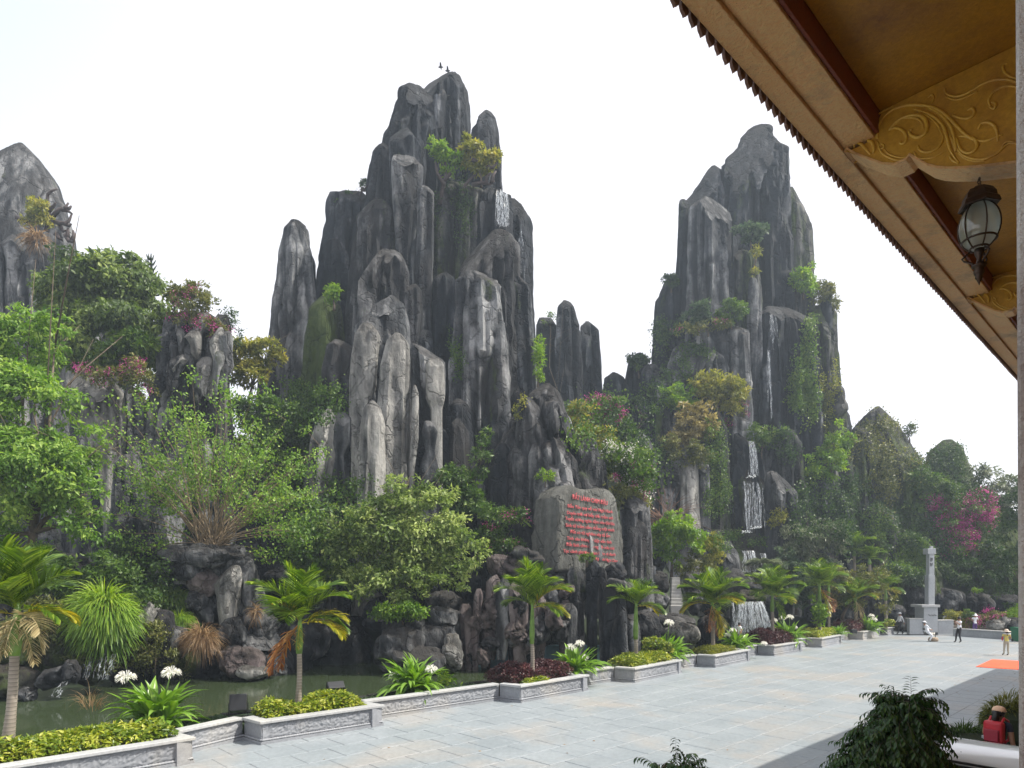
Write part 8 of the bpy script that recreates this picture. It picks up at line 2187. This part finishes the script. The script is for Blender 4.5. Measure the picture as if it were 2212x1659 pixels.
def person(label, loc, H, yaw, top, bottom, pose=None, sleeves="short", legs="long", shoe=SHOE, head_turn=0.0, female=False, torso_len=1.0, hands=True):
    """one continuous skinned body; local facing is -Y. pose: joint name -> (x,y,z) in body heights"""
    J = {"pelvis": (0, 0, .52), "spine": (0, .004, .62), "chest": (0, .0, .73), "neck": (0, .006, .825), "head": (0, -.004, .885), "crown": (0, .004, .955),
         "shL": (.098, .0, .795), "elL": (.125, .012, .635), "wrL": (.135, -.03, .50), "shR": (-.098, .0, .795), "elR": (-.125, .012, .635), "wrR": (-.135, -.03, .50),
         "hiL": (.052, 0, .50), "knL": (.056, -.008, .28), "anL": (.056, .012, .045), "toL": (.058, -.085, .018), "hiR": (-.052, 0, .50), "knR": (-.056, -.008, .28), "anR": (-.056, .012, .045), "toR": (-.058, -.085, .018)}
    if pose: J.update(pose)
    Rd = {"pelvis": (.078, .058), "spine": (.068, .050), "chest": (.082, .055), "neck": (.031, .031), "head": (.050, .056), "crown": (.038, .042), "shL": (.036, .036), "elL": (.026, .026), "wrL": (.018, .018),
          "hiL": (.056, .056), "knL": (.037, .037), "anL": (.025, .025), "toL": (.022, .016)}
    if female: Rd["pelvis"] = (.082, .06); Rd["spine"] = (.058, .045); Rd["chest"] = (.072, .055)
    if legs == "loose": Rd["knL"] = (.046, .046); Rd["anL"] = (.040, .040)
    for k in list(Rd):
        if k.endswith("L"): Rd[k[:-1] + "R"] = Rd[k]
    names = list(J); E = [("pelvis", "spine"), ("spine", "chest"), ("chest", "neck"), ("neck", "head"), ("head", "crown"), ("chest", "shL"), ("shL", "elL"), ("elL", "wrL"), ("chest", "shR"), ("shR", "elR"), ("elR", "wrR"),
         ("pelvis", "hiL"), ("hiL", "knL"), ("knL", "anL"), ("anL", "toL"), ("pelvis", "hiR"), ("hiR", "knR"), ("knR", "anR"), ("anR", "toR")]
    verts = [Vector(J[n]) for n in names]; rad = [Rd[n] for n in names]; edges = [(names.index(a), names.index(b)) for a, b in E]; reg = {n: n for n in names}
    if hands:
        for s in "LR":
            w, e_ = Vector(J["wr" + s]), Vector(J["el" + s]); d = (w - e_).normalized(); side = d.cross(Vector((0, 1, 0.1))).normalized(); nrm_ = d.cross(side)
            pi = len(verts); verts.append(w + d * .035); rad.append((.018, .012)); edges.append((names.index("wr" + s), pi)); names.append("palm" + s)
            for f, (o_, l_) in enumerate(((-.016, .036), (-.006, .042), (.005, .039), (.015, .031))):
                a = len(verts); verts.append(verts[pi] + d * .018 + side * o_); rad.append((.0055, .0055)); edges.append((pi, a)); names.append("f")
                verts.append(verts[a] + d * l_ * .55 + nrm_ * .004); rad.append((.005, .005)); edges.append((a, a + 1)); names.append("f")
                verts.append(verts[a + 1] + d * l_ * .4 + nrm_ * .012); rad.append((.004, .004)); edges.append((a + 1, a + 2)); names.append("f")
            a = len(verts); verts.append(w + d * .018 + side * -.022); rad.append((.006, .006)); edges.append((pi, a)); names.append("f")
            verts.append(verts[a] + d * .022 - side * .008); rad.append((.005, .005)); edges.append((a, a + 1)); names.append("f")
    me = bpy.data.meshes.new("body_cage"); me.from_pydata([tuple(v * H) for v in verts], edges, [])
    tmp = bpy.data.objects.new("tmp", me); COL.objects.link(tmp)
    sk = tmp.modifiers.new("skin", 'SKIN'); sk.use_smooth_shade = True
    for i, sv_ in enumerate(me.skin_vertices[0].data): sv_.radius = (rad[i][0] * H, rad[i][1] * H); sv_.use_root = (i == 0)
    ss = tmp.modifiers.new("sub", 'SUBSURF'); ss.levels = 1; ss.render_levels = 1
    bpy.context.view_layer.update(); dg = bpy.context.evaluated_depsgraph_get()
    bm_ = bpy.data.meshes.new_from_object(tmp.evaluated_get(dg)); bpy.data.objects.remove(tmp)
    # a body region for every face from the nearest bone
    segs = [(verts[a] * H, verts[b] * H, names[a], names[b]) for a, b in edges]
    A = np.array([tuple(s[0]) for s in segs]); B = np.array([tuple(s[1]) for s in segs]); D_ = B - A; L2 = (D_ ** 2).sum(1) + 1e-9
    mats = [SKIN, top, bottom, shoe]; mi = []
    for pl_ in bm_.polygons:
        c = np.array(pl_.center); t = np.clip(((c - A) * D_).sum(1) / L2, 0, 1); dd = ((A + D_ * t[:, None] - c) ** 2).sum(1); i = int(dd.argmin()); a, b_, t = segs[i][2], segs[i][3], t[i]
        if a in ("neck", "head") or b_ in ("head", "crown"): m_ = 0
        elif (a, b_) == ("chest", "neck"): m_ = 1 if t < .6 else 0
        elif b_.startswith("sh") or (a, b_) in (("spine", "chest"),): m_ = 1
        elif (a, b_) == ("pelvis", "spine"): m_ = 1 if t > (.15 if torso_len <= 1 else -1) else 2
        elif a.startswith("sh"): m_ = 1 if (sleeves == "long" or t < .62) else 0
        elif a.startswith("el"): m_ = 1 if sleeves == "long" and t < .92 else 0
        elif a.startswith("wr") or a.startswith("palm") or a == "f": m_ = 0
        elif a == "pelvis" or a.startswith("hi"): m_ = 2 if (legs != "short" or t < .85) else 0
        elif a.startswith("kn"): m_ = 2 if legs in ("long", "loose") else 0
        else: m_ = 3
        if torso_len > 1 and a == "pelvis" and b_.startswith("hi"): m_ = 1
        mi.append(m_)
    bm_.name = "body"; bm_.materials.clear()
    for m_ in mats: bm_.materials.append(m_)
    bm_.polygons.foreach_set("material_index", mi); bm_.polygons.foreach_set("use_smooth", [True] * len(mi)); bm_.update()
    root = empty("person", tuple(loc), label, "person", None, yaw)
    o = link("body", bm_, None, root, False)
    hd = Vector(J["head"]) * H
    # face: nose, eyes, ears, mouth
    fb = MB(); f0 = hd + Vector((0, -.050 * H, 0)); 
    fb.lathe([(.002 * H, .016 * H), (.006 * H, .0), (.009 * H, -.012 * H), (.003 * H, -.016 * H)][::-1], tuple(f0 + Vector((0, -.005 * H, .006 * H))), 8)
    for s in (-1, 1): fb.lathe([(.002 * H, .016 * H), (.008 * H, .008 * H), (.007 * H, -.010 * H), (.002 * H, -.016 * H)][::-1], tuple(hd + Vector((s * .052 * H, .004 * H, .004 * H))), 6)
    fb.build("nose_and_ears", SKIN, root, True, wc=False)
    eb = MB()
    for s in (-1, 1): eb.lathe([(.001 * H, .004 * H), (.006 * H, 0), (.001 * H, -.004 * H)][::-1], tuple(f0 + Vector((s * .020 * H, .004 * H, .012 * H))), 8)
    eb.build("eyes", HAIR, root, True, wc=False)
    mb = MB(); mb.box(tuple(f0 + Vector((0, .003 * H, -.026 * H))), (.014 * H, .003 * H, .003 * H)); mb.build("mouth", simple("lips", (.30, .09, .08), .5), root, wc=False)
    return root, hd, H
def cap_prof(r, h, z0=0): return [(r * 1.02, z0), (r, z0 + h * .35), (r * .82, z0 + h * .75), (r * .4, z0 + h * .97), (.01, z0 + h)]
def hair(root, hd, H, long=False, low=False):
    mb = MB(); c = hd + Vector((0, .010 * H, .012 * H)); mb.lathe([(.048 * H, -.035 * H)] + cap_prof(.060 * H, .046 * H if low else .072 * H), tuple(c), 14)
    if long: mb.tube([c + Vector((0, .045 * H, .02 * H)), c + Vector((0, .062 * H, -.05 * H)), c + Vector((0, .055 * H, -.16 * H))], [.035 * H, .036 * H, .012 * H], 8)
    mb.build("hair", HAIR, root, True, wc=False)
def cap(root, hd, H, mat, name="cap"):
    mb = MB(); c = hd + Vector((0, .004 * H, .024 * H)); mb.lathe(cap_prof(.062 * H, .058 * H), tuple(c), 16)
    vs = []
    for k in range(9):
        a = -PI * .82 + PI * .64 * k / 8; vs.append(c + Vector((.058 * H * math.cos(a), .058 * H * math.sin(a), .004 * H)))
    for k in range(9):
        a = -PI * .82 + PI * .64 * k / 8; vs.append(c + Vector((.062 * H * math.cos(a) * .95, .058 * H * math.sin(a) - .052 * H * math.sin(PI * k / 8) ** .5, -.006 * H)))
    mb.add([tuple(v) for v in vs] + [tuple(v + Vector((0, 0, .005 * H))) for v in vs], [[k, k + 1, 10 + k, 9 + k] for k in range(8)] + [[18 + 9 + k, 18 + 10 + k, 18 + k + 1, 18 + k] for k in range(8)])
    mb.build(name, mat, root, True, wc=False)
def sunhat(root, hd, H, mat, R=.13):
    mb = MB(); c = hd + Vector((0, .004 * H, .022 * H)); mb.lathe([(.060 * H, -.004 * H), (R * H, -.028 * H), (R * H, -.022 * H), (.064 * H, .006 * H), (.060 * H, .04 * H), (.045 * H, .066 * H), (.01, .070 * H)], tuple(c), 20)
    mb.build("sun_hat", mat, root, True, wc=False)

def at_ground(px, py, z=0.0): return PG(px, py, z)
WALK = {"hiL": (.05, 0, .50), "knL": (.052, -.10, .30), "anL": (.05, -.11, .055), "toL": (.05, -.185, .03), "knR": (-.052, .05, .275), "anR": (-.052, .17, .085), "toR": (-.052, .12, .018),
        "elL": (.12, .07, .655), "wrL": (.13, .10, .53), "elR": (-.12, -.02, .64), "wrR": (-.125, -.10, .54)}
# facing: local -Y; yaw +90deg -> faces +X ; yaw -90deg -> faces -X
r, hd, H = person("man in white shirt, dark trousers and white cap striding left", at_ground(1944, 1370.5), 1.70, R_(-90), WHITEC, BLACKC, WALK, sleeves="long"); cap(r, hd, H, WHITEC); hair(r, hd, H, low=True)
PH = {"elL": (.11, -.05, .66), "wrL": (.05, -.15, .77), "elR": (-.11, -.05, .66), "wrR": (-.03, -.15, .775), "knL": (.05, -.03, .285), "anL": (.055, .03, .045), "toL": (.055, -.05, .018), "knR": (-.05, -.07, .29), "anR": (-.06, -.09, .045), "toR": (-.06, -.17, .018)}
r, hd, H = person("dark haired man in white shirt holding a camera to his face", at_ground(2072, 1388), 1.72, R_(-88), WHITEC, BLACKC, PH); hair(r, hd, H)
mb = MB(); mb.box((-.0, -.17 * H, .80 * H), (.05, .03, .035)); mb.build("camera", BLACKM, r, wc=False)
LEAN = {"pelvis": (0, .0, .40), "spine": (0, .035, .50), "chest": (0, .075, .60), "neck": (0, .115, .69), "head": (0, .125, .75), "crown": (0, .145, .81), "shL": (.095, .08, .665), "shR": (-.095, .08, .665), "elL": (.12, .0, .56), "wrL": (.08, -.09, .50),
        "elR": (-.12, .0, .56), "wrR": (-.07, -.09, .51), "hiL": (.052, .0, .38), "hiR": (-.052, .0, .38), "knL": (.06, -.17, .27), "anL": (.06, -.12, .05), "toL": (.06, -.2, .018), "knR": (-.06, -.15, .24), "anR": (-.06, -.04, .045), "toR": (-.06, -.12, .018)}
r, hd, H = person("person in white crouching back with a cap, handbag at the feet", at_ground(2004, 1386), 1.62, R_(78), WHITEC, WHITEC, LEAN, sleeves="long", female=True, torso_len=2); cap(r, hd, H, WHITEC); hair(r, hd, H, low=True)
mb = MB(); mb.box((.06 * H, .10 * H, .50 * H), (.02, .09, .05)); mb.build("shoulder_bag", SHOE, r, wc=False)
bg = at_ground(2016, 1385.5)
bag = empty("handbag", tuple(bg), "woven tan handbag standing on the paving beside the crouching person", "handbag"); WOV = simple("woven_straw", (.30, .23, .16), .8, var=.5, vscale=30, bmp=1, bscale=40)
mb = MB(); mb.lathe([(.05, .0), (.26, .01), (.30, .10), (.27, .22), (.22, .27), (.05, .27)][::-1], tuple(bg), 16); mb.build("body", WOV, bag, True)
mb = MB(); mb.tube([bg + Vector((-.16, 0, .25)), bg + Vector((-.12, 0, .42)), bg + Vector((.0, 0, .47)), bg + Vector((.12, 0, .42)), bg + Vector((.16, 0, .25))], .02, 6); mb.build("handle", SHOE, bag, True)
SIT = {"pelvis": (0, .02, .34), "spine": (0, .0, .43), "chest": (0, -.03, .54), "neck": (0, -.05, .63), "head": (0, -.075, .69), "crown": (0, -.08, .76), "shL": (.095, -.03, .60), "shR": (-.095, -.03, .60), "elL": (.12, -.06, .46), "wrL": (.08, -.17, .42), "elR": (-.12, -.06, .46), "wrR": (-.08, -.17, .42),
       "hiL": (.052, .0, .33), "hiR": (-.052, 0, .33), "knL": (.06, -.22, .32), "anL": (.06, -.2, .05), "toL": (.06, -.28, .02), "knR": (-.06, -.22, .32), "anR": (-.06, -.2, .05), "toR": (-.06, -.28, .02)}
p = P(2039, 1345, 48.6); r, hd, H = person("dark haired woman in white bending down behind the wall right of pillar", (p.x, p.y, .38), 1.6, R_(70), WHITEC, GREYC, SIT, female=True); hair(r, hd, H, True)
p = P(2106, 1360, 47.6); r, hd, H = person("person in white sun hat and purple bottoms seen behind the low wall", (p.x, p.y, .0), 1.62, R_(176), WHITEC, PURP, {"elL": (.14, .02, .66), "wrL": (.09, -.09, .74)}, female=True); sunhat(r, hd, H, WHITEC)
r, hd, H = person("child in yellow top, beige trousers and floppy pale hat", at_ground(2174, 1415.5), 1.42, R_(170), YELC, BEIGE, {"knL": (.06, -.02, .28), "anL": (.075, -.03, .05), "toL": (.085, -.11, .018), "wrR": (-.09, -.10, .60), "wrL": (.10, -.10, .60), "elL": (.14, .01, .64), "elR": (-.14, .01, .64)}, female=True)
sunhat(r, hd, H, cloth("pale_hat_cloth", (.70, .60, .50)), .15); hair(r, hd, H, True, True)
mb = MB(); mb.lathe([(.02, -.02), (.115 * H, -.015), (.125 * H, .0), (.11 * H, .015), (.02, .02)][::-1], (0, .04 * H, .80 * H), 16); mb.build("collar", WHITEC, r, True, wc=False)
mb = MB(); mb.tube([(.135 * H, 0, .55 * H), (.145 * H, .02, .63 * H), (.14 * H, .02, .68 * H)], .03, 6); mb.build("red_pouch", REDC, r, wc=False)
q0 = v2(BAYS[4][1]); pb_ = Vector((q0.x - .55, q0.y + .15, HW)); pw_ = PG(1597, 1397.0, HW)
r, hd, H = person("boy in long white shirt walking left along the planter top", (pw_.x, pw_.y, HW), 1.30, R_(-75), WHITEC, GREYC, {"knL": (.05, -.09, .29), "anL": (.05, -.09, .05), "toL": (.05, -.17, .02), "knR": (-.05, .06, .27), "anR": (-.05, .13, .06), "toR": (-.05, .06, .018)}, legs="loose", torso_len=2); hair(r, hd, H)
# woman with the red backpack, near the vehicle
pw2 = Vector(((2158 - CX) * 11.6 / F, 11.6, 0))
r, hd, H = person("woman in dark shirt and peach cap carrying a red backpack", tuple(pw2), 1.66, R_(118), NAVY, BLACKC, {"elL": (.13, .03, .645), "wrL": (.14, -.01, .505)}, female=True); cap(r, hd, H, PEACH); hair(r, hd, H, True, True)
mb = MB(); mb.box((0, .098 * H, .70 * H), (.095 * H, .045 * H, .115 * H)); mb.build("backpack", REDC, r, wc=False, bevel=.05)
mb = MB(); mb.box((0, .155 * H, .665 * H), (.07 * H, .016 * H, .065 * H)); mb.build("backpack_pocket", simple("dark_red_nylon", (.30, .01, .03), .5), r, wc=False, bevel=.02)
mb = MB(); mb.box((.08 * H, .12 * H, .61 * H), (.02 * H, .03 * H, .04 * H)); mb.build("bottle_pocket", GREYC, r, wc=False, bevel=.01)
for s in (-1, 1):
    mb = MB(); mb.tube([(s * .06 * H, .075 * H, .80 * H), (s * .062 * H, .03 * H, .845 * H), (s * .065 * H, -.045 * H, .81 * H), (s * .075 * H, -.058 * H, .72 * H), (s * .09 * H, .0, .62 * H), (s * .085 * H, .06 * H, .60 * H)], .013 * H, 6); mb.build("strap", REDC, r, wc=False)
# birds over the summits
for lab, px, py, Y in (("small dark bird gliding above the tallest summit, left one", 952, 145, 44), ("small dark bird gliding above the tallest summit, right one", 967, 153, 44)):
    c = P(px, py, Y); rt = empty("bird", tuple(c), lab, "bird"); mb = MB()
    mb.lathe([(.01, -.18), (.06, -.08), (.07, .04), (.03, .14), (.005, .2)][::-1], (0, 0, 0), 8); rot = Matrix.Rotation(PI / 2, 4, 'Y'); mb.v = [tuple(c + rot @ Vector(v)) for v in mb.v]
    mb.build("body", HAIR, rt, True)
    for s in (-1, 1):
        mb = MB(); mb.add([tuple(c + Vector(v)) for v in ((.08, 0, .02), (-.08, 0, .02), (-.04, s * .22, .12), (.05, s * .22, .12), (-.02, s * .42, .05))], [[0, 1, 2, 3], [3, 2, 4]]); mb.build("wing", HAIR, rt)
